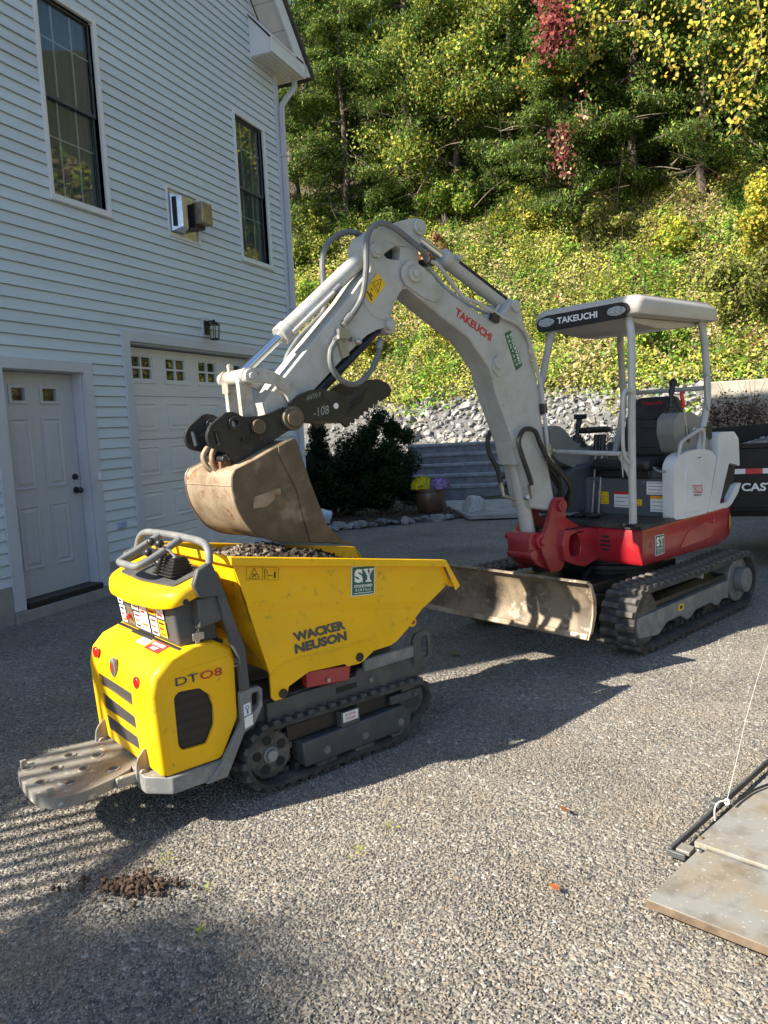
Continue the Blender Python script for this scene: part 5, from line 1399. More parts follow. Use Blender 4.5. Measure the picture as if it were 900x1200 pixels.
mb = MB(); mb.prism([(.50, 1.33), (.475, 1.15), (.46, 1.33)], .43, .437); mb.add([(.474, .495, 1.30), (.474, .40, 1.30), (.474, .485, 1.14), (.480, .495, 1.30), (.480, .40, 1.30), (.480, .485, 1.14)], [(0, 1, 2), (5, 4, 3), (0, 3, 4, 1), (1, 4, 5, 2), (2, 5, 3, 0)]); mb.build('gusset', greywhite, fr)
mb = MB(); mb.tube(catmull([(.462, .51, 1.735), (.56, .52, 1.755), (.605, .525, 1.70), (.612, .525, 1.55), (.615, .525, 1.40), (.59, .52, 1.31), (.52, .505, 1.262), (.465, .50, 1.255)], 5), .0135, 10); eb(mb, 'grab_handle', greywhite)
mb = MB(); mb.tube(catmull([(-.60, .505, 1.86), (-.545, .53, 1.85), (-.535, .53, 1.80), (-.55, .53, 1.64), (-.57, .53, 1.60), (-.60, .505, 1.60)], 5), .0115, 10); eb(mb, 'grab_handle', greywhite)
mb = MB(); mb.tube(catmull([(-.10, .53, 1.23), (-.115, .54, 1.33), (-.16, .54, 1.375), (-.40, .54, 1.445), (-.455, .54, 1.44), (-.475, .54, 1.40), (-.475, .53, 1.28)], 5), .0135, 10); eb(mb, 'grab_handle', greywhite)

# roof shell: crowned top, rounded edges, dark fascia
RX0, RX1, RY0, RY1 = -.66, .50, -.315, .585
mb = MB()
def roof_sec(k, z, dz=0):
    cx, cy = (RX0 + RX1) / 2, (RY0 + RY1) / 2; hx, hy = (RX1 - RX0) / 2, (RY1 - RY0) / 2
    pts = rounded([(cx - hx * k, cy - hy * k), (cx + hx * k, cy - hy * k), (cx + hx * k, cy + hy * k), (cx - hx * k, cy + hy * k)], .09, 5)
    return [(x, y, z + (-.015 if x < cx - hx * .7 else 0) * dz) for x, y in pts]
mb.loft([roof_sec(.95, 2.264), roof_sec(.985, 2.266), roof_sec(1.0, 2.278), roof_sec(1.0, 2.345, 1), roof_sec(.985, 2.372, 1), roof_sec(.95, 2.386, 1), roof_sec(.925, 2.388), roof_sec(.915, 2.400), roof_sec(.80, 2.408), roof_sec(.4, 2.412)])
roof = eb(mb, 'canopy_roof', canopygrey, smooth=50)
mb = MB(); mb.prism(rounded([(-.24, 2.232), (.46, 2.250), (.525, 2.285), (.515, 2.335), (.46, 2.356), (-.19, 2.350), (-.262, 2.325), (-.268, 2.262)], .03), .478, .505, 'x'); fas = mb.build('front_fascia', black, roof, .008)
mb = MB(); mb.prism([(RX0 + .05, 2.262), (RX1 - .04, 2.262), (.30, 2.225), (.05, 2.20), (-.15, 2.20), (-.5, 2.235)], -.20, .46); mb.build('roof_lining', canopygrey, roof, .02)
for y in (.42, -.175):
    mb = MB(); mb.prism(ellipse2(y, 2.300, .072, .032, 24), .503, .512, 'x'); wl = mb.build('work_light', lensglass, fas, .003)
    for q in range(6):
        a = y - .045 + (q % 3) * .045; z = 2.293 + (q // 3) * .024
        mb = MB(); mb.cyl((.514, a, z), (.518, a, z), .009, 8); mb.build('led', chrome, fas)
text_on('lettering', 'TAKEUCHI', (.509, -.075, 2.277), (.509, .27, 2.277), (.509, -.075, 2.323), white_ink, fas, .001, .03)

# swing bracket
C = .02
mb = MB(); mb.prism([(.42, .545), (.42, .765), (.58, .785), (.72, .79), (.82, .80), (.86, .70), (.83, .58), (.72, .535), (.60, .505)], C - .19, C + .17, holes=[rounded([(.66, .60), (.77, .60), (.79, .68), (.77, .76), (.68, .76), (.64, .68)], .03)])
sb = eb(mb, 'swing_bracket', red, .012)
mb = MB(); mb.cyl((.86, C, .50), (.86, C, .82), .085, 24); mb.build('swing_pin', black, sb, .006)
for s in (-1, 1):
    y = C + s * .118
    mb = MB(); mb.prism(rounded([(.955, .515), (.83, .515), (.80, .56), (.81, .70), (.775, .83), (.765, .99), (.80, 1.035), (.865, 1.035), (.90, 1.0), (.99, .82), (1.06, .74), (1.04, .66)], .025), y - .018, y + .018)
    kp = eb(mb, 'kingpost_plate', red, .006)
    mb = MB(); mb.cyl((.83, y + s * .018, .975), (.83, y + s * .045, .975), .042, 18); mb.cyl((.83, y + s * .045, .975), (.83, y + s * .052, .975), .022, 10); mb.build('pin_boss', red, kp, .004)
    mb = MB(); mb.prism(rounded([(.60, .80), (1.00, .80), (.97, .86), (.80, .90)], .01), y - .01, y + .01); mb.build('gusset', red, kp, .003)
mb = MB(); mb.prism(rounded([(.84, .52), (.84, .80), (1.00, .80), (1.10, .815), (1.145, .78), (1.14, .66), (1.06, .58), (.95, .53)], .03), C - .09, C + .10); eb(mb, 'kingpost', red, .012)
mb = MB(); mb.cyl((1.03, C - .14, .745), (1.03, C + .13, .745), .056, 20); mb.cyl((1.03, C - .16, .745), (1.03, C + .15, .745), .03, 12); eb(mb, 'cylinder_foot_pin', red, .005)
mb = MB(); mb.cyl((1.11, C - .10, .66), (1.11, C + .12, .66), .036, 16); mb.cyl((1.10, C - .13, .78), (1.10, C - .09, .78), .03, 10); eb(mb, 'bracket_boss', red, .004)

# boom
BY0, BY1 = C - .085, C + .095
boom_poly = [(2.19, 2.50), (2.155, 2.53), (2.10, 2.535), (2.05, 2.515), (1.985, 2.475), (1.80, 2.375), (1.66, 2.318), (1.46, 2.235), (1.37, 2.26), (1.285, 2.33), (1.24, 2.37), (1.18, 2.375), (1.145, 2.33), (1.12, 2.23), (1.06, 2.035), (1.0, 1.86), (.935, 1.42), (.85, 1.05), (.80, .97), (.82, .935), (.93, .95), (1.10, .985), (1.185, 1.29), (1.30, 1.52), (1.42, 1.77), (1.475, 1.93), (1.53, 1.985), (1.66, 2.115), (1.76, 2.165), (1.93, 2.255), (2.06, 2.325), (2.17, 2.39), (2.205, 2.44)]
mb = MB(); mb.prism(boom_poly, BY0, BY1); boom = eb(mb, 'boom', greywhite, .012, seg=2)
# side plate at the tip and the root, welded proud
for s, y in ((1, BY1), (-1, BY0)):
    mb = MB(); mb.prism(rounded([(2.20, 2.50), (2.14, 2.545), (2.06, 2.52), (1.94, 2.45), (1.93, 2.40), (1.88, 2.36), (1.95, 2.31), (2.05, 2.335), (2.19, 2.40), (2.215, 2.45)], .03), y, y + s * .010); mb.build('tip_plate', greywhite, boom, .003)
    mb = MB(); mb.cyl((2.118, y, 2.462), (2.118, y + s * .030, 2.462), .048, 22); mb.cyl((2.118, y + s * .030, 2.462), (2.118, y + s * .042, 2.462), .024, 12); mb.build('pin_boss', greywhite_dirty, boom, .004)
    mb = MB(); mb.cyl((1.215, y, 2.335), (1.215, y + s * .022, 2.335), .040, 18); mb.build('pin_boss', greywhite, boom, .004)
    mb = MB(); mb.cyl((1.405, y, 1.965), (1.405, y + s * .025, 1.965), .042, 18); mb.build('pin_boss', greywhite, boom, .004)
    mb = MB(); mb.prism(rounded([(1.47, 1.93), (1.40, 2.02), (1.34, 2.0), (1.33, 1.92), (1.40, 1.87)], .02), y, y + s * .008); mb.build('boss_plate', greywhite, boom, .003)
def bt(x, z): return (x, BY1 + .0015, z)
text_on('lettering', 'TAKEUCHI', (1.782, BY1, 2.248), (1.466, BY1, 2.098), (1.762, BY1, 2.296), red_ink, boom, .0025, .03)
st = plate('rental_sticker', [(1.325, BY1, 2.155), (1.262, BY1, 2.178), (1.153, BY1, 1.953), (1.220, BY1, 1.915)], green_st, boom, .0012, (0, 1, 0))
text_on('lettering', 'STOCKYARD', (1.277, BY1, 2.150), (1.187, BY1, 1.955), (1.258, BY1, 2.162), white_ink, st, .0022, .03)
text_on('lettering', 'R E N T A L S', (1.305, BY1, 2.138), (1.217, BY1, 1.945), (1.290, BY1, 2.147), white_ink, st, .0022, .02)
# steel oil lines along the top of the boom
mb = MB(); mb.tube(catmull([(1.985, BY1 + .02, 2.545), (1.91, BY1 + .022, 2.515), (1.735, BY1 + .022, 2.362), (1.60, BY1 + .022, 2.33), (1.39, BY1 + .022, 2.262), (1.28, BY1 + .022, 2.235), (1.20, BY1 + .022, 2.205), (1.11, BY1 + .022, 2.13), (1.04, BY1 + .022, 1.95), (.985, BY1 + .022, 1.80), (.945, BY1 + .022, 1.50), (.93, BY1 + .02, 1.36)], 5), .0125, 8); ol = mb.build('oil_line', greywhite, boom)
mb = MB(); mb.tube(catmull([(1.96, C, 2.56), (1.90, C + .02, 2.52), (1.72, C + .03, 2.385), (1.40, C + .03, 2.29), (1.29, C + .03, 2.345)], 5), .0125, 8); mb.build('oil_line', greywhite, boom)
for (x, z, a) in ((1.435, 2.245, .4), (.965, 1.66, 1.45), (.93, 1.375, 1.4)):
    mb = MB(); m = Matrix.Translation((x, BY1 + .016, z)) @ Matrix.Rotation(-a, 4, 'Y'); mb.box((-.035, -.018, -.022), (.035, .018, .026), m); mb.build('pipe_clamp', blackpaint if z > 1.5 else steel, boom, .004)
mb = MB(); mb.cyl((.93, BY1 + .02, 1.36), (.92, BY1 + .02, 1.29), .02, 10); mb.cyl((.90, BY1 + .03, 1.37), (.86, BY1 + .03, 1.36), .016, 8); mb.build('hose_fitting', steel, boom, .003)
# boom cylinder with its square guard, in front of the boom
p_top, p_bot = Vector((1.30, C, 1.96)), Vector((1.015, C, .745))
ax = (p_top - p_bot).normalized()
mb = MB(); mb.cyl(p_bot + ax * .05, p_bot + ax * .66, .052, 20); mb.cyl(p_bot - ax * .03, p_bot + ax * .06, .045, 16); bc = eb(mb, 'boom_cylinder', greywhite, .006)
mb = MB(); mb.cyl(p_bot + ax * .6, p_top, .026, 14); mb.build('piston_rod', chrome, bc)
mb = MB(); mb.prism([(1.385, 1.93), (1.31, 1.985), (1.265, 1.95), (1.105, 1.315), (1.12, 1.30), (1.225, 1.29)], C - .075, C - .068); mb.prism([(1.385, 1.93), (1.31, 1.985), (1.265, 1.95), (1.105, 1.315), (1.12, 1.30), (1.225, 1.29)], C + .062, C + .069)
mb.hexa([(1.21, C - .0675, 1.29), (1.225, C - .0675, 1.29), (1.225, C + .0615, 1.29), (1.21, C + .0615, 1.29), (1.37, C - .0675, 1.93), (1.385, C - .0675, 1.93), (1.385, C + .0615, 1.93), (1.37, C + .0615, 1.93)])
mb.build('cylinder_guard', greywhite, bc, .004)
for pts in ([(1.13, BY1 + .03, 1.10), (1.145, BY1 + .035, 1.18), (1.235, BY1 + .04, 1.36), (1.262, BY1 + .04, 1.45), (1.20, BY1 + .04, 1.525), (1.09, BY1 + .04, 1.51), (1.035, BY1 + .04, 1.42), (.95, BY1 + .045, 1.30), (.80, BY1 + .06, 1.17), (.715, BY1 + .05, 1.07), (.70, BY1 + .0, .93)],
            [(.93, BY1 + .02, 1.31), (.80, BY1 + .035, 1.21), (.69, BY1 + .03, 1.10), (.665, C + .02, .95)], [(.95, BY1 - .02, 1.32), (.78, BY1, 1.14), (.735, C + .04, 1.0), (.74, C, .88)], [(.92, BY1 - .04, 1.27), (.74, BY1 - .03, 1.08), (.70, C, .90)],
            [(1.22, C - .06, 1.12), (1.25, C - .07, 1.26), (1.30, C - .09, 1.37), (1.31, C - .095, 1.47), (1.26, C - .09, 1.54)]):
    mb = MB(); mb.tube(catmull(pts, 6), .0165, 8); hs = eb(mb, 'hydraulic_hose', hose_rubber)
    e = Vector(pts[0]); d = (Vector(pts[0]) - Vector(pts[1])).normalized()
    mb = MB(); mb.cyl(e + d * .005, e - d * .05, .020, 10); mb.cyl(e + d * .045, e, .015, 10); mb.build('hose_ferrule', steel, hs)
mb = MB(); mb.cyl((1.12, C + .06, 1.05), (1.17, BY1 + .03, 1.07), .014, 8); mb.cyl((1.22, C - .06, 1.08), (1.10, C, 1.03), .012, 8); eb(mb, 'oil_fitting', steel)

# arm cylinder along the top of the boom
p0, p1 = Vector((1.15, C, 2.335)), Vector((2.045, C, 2.735))
ax = (p1 - p0).normalized(); L_ = (p1 - p0).length
mb = MB(); mb.cyl(p0 + ax * .02, p0 + ax * (L_ * .66), .050, 22); mb.cyl(p0 + ax * (L_ * .64), p0 + ax * (L_ * .70), .056, 22); mb.cyl(p0 - ax * .04, p0 + ax * .05, .055, 18); ac = eb(mb, 'arm_cylinder', greywhite, .005)
mb = MB(); mb.cyl(p0 + ax * (L_ * .69), p1, .026, 16); mb.build('piston_rod', chrome, ac)
mb = MB(); n_ = Vector((-ax.z, 0, ax.x)); mb.tube([p0 + ax * .10 + Vector((0, .05, .015)), p0 + ax * (L_ * .58) + Vector((0, .05, .015))], .010, 8); mb.build('oil_line', black, ac)
mb = MB(); mb.cyl(p0 + ax * (L_ * .6) + Vector((0, .04, .03)), p0 + ax * (L_ * .6) + Vector((0, .075, .03)), .018, 10); mb.build('oil_port', greywhite, ac)

# arm (stick)
AY0, AY1 = C - .075, C + .085
arm_poly = [(2.03, 2.775), (2.06, 2.79), (2.16, 2.765), (2.33, 2.705), (2.42, 2.655), (2.46, 2.59), (2.455, 2.53), (2.42, 2.485), (2.43, 2.455), (2.49, 2.405), (2.60, 2.285), (2.84, 2.06), (3.06, 1.85), (3.17, 1.745), (3.155, 1.67), (3.08, 1.625), (3.02, 1.64), (2.95, 1.735), (2.83, 1.825), (2.65, 1.975), (2.47, 2.105), (2.40, 2.135), (2.34, 2.15), (2.295, 2.19), (2.265, 2.30), (2.19, 2.375), (2.10, 2.385), (2.05, 2.43), (2.055, 2.52), (2.05, 2.62), (2.0, 2.70), (1.995, 2.745)]
hole = rounded([(2.325, 2.555), (2.23, 2.615), (2.19, 2.605), (2.205, 2.535), (2.30, 2.535)], .02)
mb = MB(); mb.prism(arm_poly, AY0, AY1, holes=[hole]); arm = eb(mb, 'arm', greywhite, .012)
mb = MB(); mb.box((2.20, C - .02, 2.54), (2.30, C + .02, 2.61)); mb.build('inner_block', black, arm, .006)
for s, y in ((1, AY1), (-1, AY0)):
    for (x, z, r) in ((2.045, 2.735, .045), (2.385, 2.57, .042)):
        mb = MB(); mb.cyl((x, y, z), (x, y + s * .022, z), r, 20); mb.cyl((x, y + s * .022, z), (x, y + s * .028, z), r * .62, 14); mb.build('pin_boss', greywhite, arm, .004)
    mb = MB(); mb.prism(rounded([(2.17, 2.42), (2.34, 2.44), (2.42, 2.42), (2.48, 2.36), (2.50, 2.28), (2.42, 2.20), (2.33, 2.19), (2.26, 2.30)], .05), y, y + s * .005); mb.build('wear_plate', greywhite, arm, .002)
st = plate('warning_sticker', [(2.325, AY1 + .0056, 2.392), (2.437, AY1 + .0056, 2.272), (2.489, AY1 + .0056, 2.335), (2.383, AY1 + .0056, 2.448)], yellow_st, arm, .0012, (0, 1, 0))
def wp(a, b): # a along 0..1 upper-left to lower edge
    o, u, v = Vector((2.437, AY1 + .0072, 2.272)), Vector((2.325 - 2.437, 0, 2.392 - 2.272)), Vector((2.489 - 2.437, 0, 2.335 - 2.272))
    return o + u * a + v * b
mb = MB()
def ln(pts, w=.002, close=False):
    q = [wp(*p) for p in pts]
    if close: q.append(q[0])
    for i in range(len(q) - 1): mb.tube([q[i], q[i + 1]], w, 4)
ln([(.55, .12), (.95, .50), (.55, .88)], .0018, True); ln([(.63, .5), (.78, .5)], .0022); ln([(.48, .02), (.48, .98)], .001)
ln([(.10, .15), (.14, .85)], .004); ln([(.20, .3), (.20, .6)], .005); ln([(.30, .65), (.36, .72), (.36, .5)], .002)
mb.build('pictogram', black_ink, st)
mb = MB(); mb.prism([(2.355, 2.165), (2.33, 2.135), (2.80, 1.76), (2.86, 1.79)], C - .05, C + .06); eb(mb, 'thumb_cylinder', mat('navy cylinder paint', (0.012, 0.014, 0.028), .35, coat=.2), .02, seg=3)
mb = MB(); mb.cyl((2.315, C - .10, 2.165), (2.315, C + .115, 2.165), .03, 16); mb.cyl((2.315, C + .115, 2.165), (2.315, C + .118, 2.165), .016, 12); mb.prism(rounded([(2.37, 2.20), (2.27, 2.20), (2.27, 2.12), (2.33, 2.12)], .02), C - .07, C + .08); eb(mb, 'thumb_anchor', greywhite, .004)

# bucket cylinder on the outside of the arm
p0, p1 = Vector((2.385, C, 2.57)), Vector((3.268, C, 1.872))
ax = (p1 - p0).normalized(); L_ = (p1 - p0).length
mb = MB(); mb.cyl(p0 + ax * .0, p0 + ax * (L_ * .655), .047, 22); mb.cyl(p0 + ax * (L_ * .635), p0 + ax * (L_ * .69), .054, 22); bcy = eb(mb, 'bucket_cylinder', greywhite, .005)
mb = MB(); mb.cyl(p0 + ax * (L_ * .68), p1, .0255, 16); mb.build('piston_rod', chrome, bcy)
mb = MB(); mb.cyl(p0 + ax * .35 + Vector((.0, .055, -.02)), p0 + ax * (L_ * .64) + Vector((0, .055, -.02)), .011, 8); mb.build('oil_line', greywhite, bcy)
mb = MB(); mb.cyl(p0 + ax * .30 + Vector((.0, .05, -.02)), p0 + ax * .36 + Vector((0, .05, -.02)), .018, 10); mb.build('oil_port', hose_grey, bcy)

# looped hoses at the elbow
hy = AY1 + .045
for nm, pts, r, m in (('hydraulic_hose', [(1.985, C + .09, 2.55), (2.064, hy, 2.593), (2.162, hy, 2.645), (2.258, hy, 2.69), (2.352, hy, 2.71), (2.424, hy, 2.69), (2.473, hy, 2.63), (2.489, hy, 2.54), (2.494, hy, 2.454), (2.510, hy - .02, 2.323), (2.556, hy - .03, 2.242), (2.628, hy - .03, 2.170)], .0165, hose_grey),
                      ('hydraulic_hose', [(2.70, hy - .03, 2.075), (2.745, hy, 2.04), (2.776, hy + .01, 2.0), (2.782, hy + .02, 1.92), (2.71, hy + .02, 1.842), (2.606, hy + .01, 1.833), (2.50, hy, 1.90), (2.43, hy - .01, 2.0), (2.40, hy - .03, 2.06)], .0155, hose_grey),
                      ('hydraulic_hose', [(1.98, C - .09, 2.55), (2.30, AY0 - .04, 2.70), (2.45, AY0 - .04, 2.70), (2.57, AY0 - .04, 2.62), (2.61, AY0 - .04, 2.50), (2.615, AY0 - .03, 2.28), (2.69, AY0 - .03, 2.19), (2.82, AY0 - .03, 2.08), (2.90, AY0 - .03, 1.96), (2.84, AY0 - .03, 1.88)], .0165, hose_grey)):
    mb = MB(); mb.tube(catmull(pts, 6), r, 10); hs = eb(mb, nm, m)
    for e, f in ((pts[0], pts[1]), (pts[-1], pts[-2])):
        e, f = Vector(e), Vector(f); d = (e - f).normalized()
        mb = MB(); mb.cyl(e - d * .045, e + d * .008, r * 1.25, 10); mb.cyl(e, e + d * .035, r * .85, 8); mb.build('hose_ferrule', steel, hs)
mb = MB(); mb.cbox((2.665, AY1 + .02, 2.10), (.07, .04, .05), None); mb.prism(rounded([(2.70, 2.10), (2.65, 2.10), (2.615, 1.99), (2.665, 1.97)], .006), AY1 + .004, AY1 + .012); mb.cyl((2.60, AY1, 2.075), (2.60, AY1 + .04, 2.075), .013, 8); mb.ball((2.575, AY1 + .045, 2.06), .02, 10, 8); eb(mb, 'hose_manifold', steel, .004)
mb = MB(); mb.box((1.945, C - .10, 2.53), (1.995, C + .115, 2.565)); eb(mb, 'hose_bracket', blackpaint, .005)

# bucket linkage
for s in (-1, 1):
    y = C + s * .105
    lk = [(3.315, 1.875), (3.29, 1.915), (3.24, 1.915), (3.14, 1.905), (3.04, 1.855), (2.965, 1.775), (2.955, 1.735), (2.985, 1.705), (3.03, 1.72), (3.055, 1.78), (3.11, 1.83), (3.20, 1.845), (3.28, 1.835)]
    mb = MB(); mb.prism(rounded(lk, .02, 3), y - .011, y + .011); a_ = eb(mb, 'guide_link', greywhite_dirty, .004)
    mb = MB(); mb.cyl((3.268, y - s * .01, 1.872), (3.268, y + s * .04, 1.872), .036, 18); mb.cyl((3.268, y + s * .04, 1.872), (3.268, y + s * .052, 1.872), .018, 8); mb.build('link_pin', greywhite_dirty, a_, .003)
    mb = MB(); mb.cyl((2.995, y + s * .01, 1.745), (2.995, y + s * .022, 1.745), .026, 14); mb.build('link_pin', greywhite_dirty, a_, .003)
    y = C + s * .062
    mb = MB(); mb.prism(rounded([(3.305, 1.885), (3.235, 1.885), (3.225, 1.61), (3.29, 1.60)], .015), y - .016, y + .016); eb(mb, 'bucket_link', greywhite_dirty, .004)
mb = MB(); mb.cyl((3.268, C - .09, 1.872), (3.268, C + .09, 1.872), .040, 18); eb(mb, 'rod_eye', greywhite_dirty, .004)
mb = MB(); mb.tube(catmull([(3.29, C - .03, 1.90), (3.285, C - .045, 1.935), (3.262, C - .06, 1.93), (3.262, C - .06, 1.89)], 5), .010, 8); mb.box((3.25, C - .10, 1.80), (3.30, C - .04, 1.86)); eb(mb, 'knotted_rag', greywhite_dirty)

# coupler with its two slotted ears
ear = rounded([(3.520, 1.60), (3.50, 1.64), (3.445, 1.678), (3.41, 1.703), (3.36, 1.698), (3.32, 1.674), (3.213, 1.677), (3.13, 1.698), (3.085, 1.717), (3.042, 1.715), (3.0, 1.675), (2.985, 1.635), (3.01, 1.605), (3.06, 1.598), (3.136, 1.561), (3.263, 1.495), (3.384, 1.444), (3.414, 1.50), (3.441, 1.514), (3.474, 1.520), (3.508, 1.54), (3.52, 1.57)], .018, 3)
slot = rounded([(3.492, 1.618), (3.466, 1.618), (3.452, 1.545), (3.478, 1.538)], .012, 4)
pinh = ellipse2(3.372, 1.644, .022, n=18)
for s in (-1, 1):
    y = C + s * .115
    mb = MB(); mb.prism(ear, y - .013, y + .013, holes=[slot, pinh]); cp_ = eb(mb, 'coupler_ear', blackpaint, .004)
    mb = MB(); mb.ring((3.372, y, 1.644), (0, 1, 0), .020, .036, .050, 22); mb.build('pin_boss', blackpaint, cp_, .003)
    mb = MB(); mb.cyl((3.247, y, 1.624), (3.247, y + s * .035, 1.624), .033, 18); mb.ring((3.247, y + s * .030, 1.624), (0, 1, 0), .025, .037, .02, 18); mb.build('pin_boss', worn_dark, cp_, .003)
    mb = MB(); mb.ring((3.04, y + s * .02, 1.658), (0, 1, 0), .042, .062, .035, 24); mb.cyl((3.04, y, 1.658), (3.04, y + s * .05, 1.658), .043, 20); mb.cyl((3.04, y + s * .05, 1.658), (3.04, y + s * .058, 1.658), .012, 8); mb.build('main_pin', worn_dark, cp_, .004)
    if s > 0:
        text_on('lettering', 'TAG', (3.36, y + .0135, 1.525), (3.265, y + .0135, 1.553), (3.35, y + .0135, 1.58), black, cp_, .003, .02)
mb = MB(); mb.prism([(3.38, 1.475), (3.18, 1.56), (3.18, 1.52), (3.38, 1.435)], C - .101, C + .101); mb.cyl((3.43, C - .12, 1.475), (3.43, C + .12, 1.475), .016, 12); eb(mb, 'coupler_base', blackpaint, .004)
mb = MB()
mb.tube(catmull([(3.44, C - .03, 1.535), (3.475, C - .02, 1.49), (3.465, C, 1.435), (3.42, C + .02, 1.405)], 5), .016, 8); mb.tube(catmull([(3.43, C + .02, 1.53), (3.46, C + .04, 1.485), (3.45, C + .05, 1.43), (3.41, C + .06, 1.40)], 5), .016, 8); mb.box((3.395, C - .07, 1.40), (3.435, C + .08, 1.445)); mb.box((3.37, C + .055, 1.42), (3.44, C + .085, 1.475))
eb(mb, 'wedge_latch', worn, .006)

# bucket
by0, by1 = C - .240, C + .245
sidep = [(3.128, 1.556), (3.225, 1.518), (3.33, 1.472), (3.452, 1.428)] + [(p.x, p.y) for p in catmull([(3.470, 1.405, 0), (3.476, 1.36, 0), (3.470, 1.29, 0), (3.440, 1.205, 0), (3.378, 1.120, 0), (3.30, 1.074, 0), (3.20, 1.047, 0), (3.05, 1.024, 0)], 3)] + [(2.89, 1.000), (2.875, 1.030), (2.95, 1.10), (3.04, 1.335), (3.09, 1.515), (3.108, 1.55)]
bk = None
for s, y in ((1, by1), (-1, by0)):
    mb = MB(); mb.prism(sidep, y - .007, y + .007); b_ = eb(mb, 'bucket_side', worn_dark, .002)
    mb = MB(); mb.prism([(3.128, 1.558), (3.106, 1.552), (3.038, 1.335), (2.948, 1.10), (2.87, 1.03), (2.885, 1.0), (3.06, 1.03), (3.09, 1.15), (3.125, 1.31), (3.215, 1.49), (3.215, 1.523)], y + s * .008, y + s * .016); mb.build('side_cutter', worn_dark, b_, .003)
    if s > 0:
        mb = MB(); mb.prism(rounded([(3.365, 1.29), (3.375, 1.235), (3.30, 1.238), (3.215, 1.29), (3.215, 1.32), (3.25, 1.315)], .008), y + .008, y + .0105); mb.build('worn_patch', worn, b_)
_sh = [(3.466, 1.402), (3.472, 1.36), (3.466, 1.29), (3.436, 1.208), (3.375, 1.125), (3.298, 1.080), (3.20, 1.053), (3.05, 1.031), (2.89, 1.009)]
shell = [(3.225, 1.515), (3.33, 1.469), (3.448, 1.425)] + [(p.x, p.y) for p in catmull([(a, b, 0) for a, b in _sh], 3)]
inn = [(3.23, 1.498), (3.33, 1.453), (3.435, 1.413)] + [(3.20 + (p.x - 3.20) * .945, 1.25 + (p.y - 1.25) * .93) for p in catmull([(a, b, 0) for a, b in _sh], 3)]
mb = MB(); mb.prism(shell + inn[::-1], by0 + .007, by1 - .007); eb(mb, 'bucket_shell', worn, .001, smooth=40)
mb = MB(); mb.tube([(3.472, by0 + .01, 1.352), (3.472, by1 - .01, 1.352)], .004, 6); eb(mb, 'bucket_weld', worn)
mb = MB(); mb.prism([(2.93, 1.022), (2.90, 1.032), (2.778, .984), (2.778, .978), (2.90, .998)], by0, by1); eb(mb, 'bucket_lip', worn_dark, .002)
mb = MB(); mb.prism([(3.13, 1.551), (3.235, 1.511), (3.225, 1.49), (3.12, 1.535)], by0 + .007, by1 - .007); eb(mb, 'bucket_top_plate', worn_dark, .002)

# thumb
th = [(3.055, 1.735), (3.0, 1.775), (2.93, 1.80), (2.85, 1.805), (2.76, 1.79), (2.69, 1.765), (2.64, 1.775), (2.585, 1.825), (2.52, 1.855), (2.45, 1.855), (2.385, 1.83), (2.365, 1.80), (2.375, 1.765), (2.42, 1.745)]
teeth = []
for q in range(7):
    t = q / 7; x = 2.44 + (2.68 - 2.44) * t; z = 1.735 + (1.600 - 1.735) * t
    teeth += [(x, z), (x + .030, z + .010), (x + .032, z - .012)]
th += teeth + [(2.70, 1.598), (2.745, 1.635), (2.85, 1.640), (2.96, 1.64), (3.03, 1.62), (3.10, 1.62)]
for s in (-1, 1):
    y = C + s * .135
    mb = MB(); mb.prism(th, y - .010, y + .010); t_ = eb(mb, 'thumb_plate', blackpaint, .002)
    if s > 0:
        text_on('lettering', 'TAG', (2.715, y + .0105, 1.655), (2.585, y + .0105, 1.735), (2.66, y + .0105, 1.735), black, t_, .004, .02)
        mb = MB(); mb.cyl((2.765, y + .010, 1.715), (2.765, y + .013, 1.715), .016, 14); mb.build('white_dot', white_st, t_)
        text_on('lettering', '-108', (2.915, y + .0105, 1.66), (2.815, y + .0105, 1.675), (2.912, y + .0105, 1.705), mat('faded chalk', (.30, .30, .29), .8), t_, .0012, 0)
        text_on('lettering', 'ANTN-9', (2.955, y + .0105, 1.745), (2.865, y + .0105, 1.765), (2.95, y + .0105, 1.772), MATS['faded chalk'], t_, .0012, 0)
mb = MB(); mb.prism([(2.98, 1.66), (2.72, 1.625), (2.45, 1.75), (2.47, 1.775), (2.74, 1.655), (2.97, 1.69)], C - .125, C + .125); eb(mb, 'thumb_web', worn, .003)

# ================================================================== rock bank, steps, planting bed
bank = MB()
bx = np.linspace(-9.5, 3.0, 40); by = np.linspace(15.4, 19.0, 14)
vs = [(x, y, float(hill(x, y)) + .03) for y in by for x in bx]; n_ = len(bx)
bank.add(vs, [(r * n_ + c, r * n_ + c + 1, (r + 1) * n_ + c + 1, (r + 1) * n_ + c) for r in range(len(by) - 1) for c in range(n_ - 1)])
bankm = mat('gritty grey bank', (0.16, 0.155, 0.15), .95, 0, (0.09, 0.085, 0.08), 8, .4, .66, bump=.8, bsc=30, bdist=.05)
rb = bank.build('rock_bank', bankm); tag(rb, kind='structure', label='bank of grey broken rock beside the stone steps')
protos = [rock_mesh('stone', rockmat, 100 + k, 2 if k < 6 else 1, .5, (1, .6 + .05 * (k % 7), .45 + .06 * (k % 5))) for k in range(12)]
for p in protos:
    p.polygons.foreach_set('use_smooth', [False] * len(p.polygons))
SA = R_(17); ca, sa = math.cos(SA), math.sin(SA)
SO = Vector((-3.56, 14.75))             # right front foot of the steps
def in_steps(x, y):
    dx, dy = x - SO.x, y - SO.y
    u, v = dx * ca + dy * sa, -dx * sa + dy * ca
    return -1.95 < u < .02 and -.3 < v < 2.15
cand = []
r2 = random.Random(4)
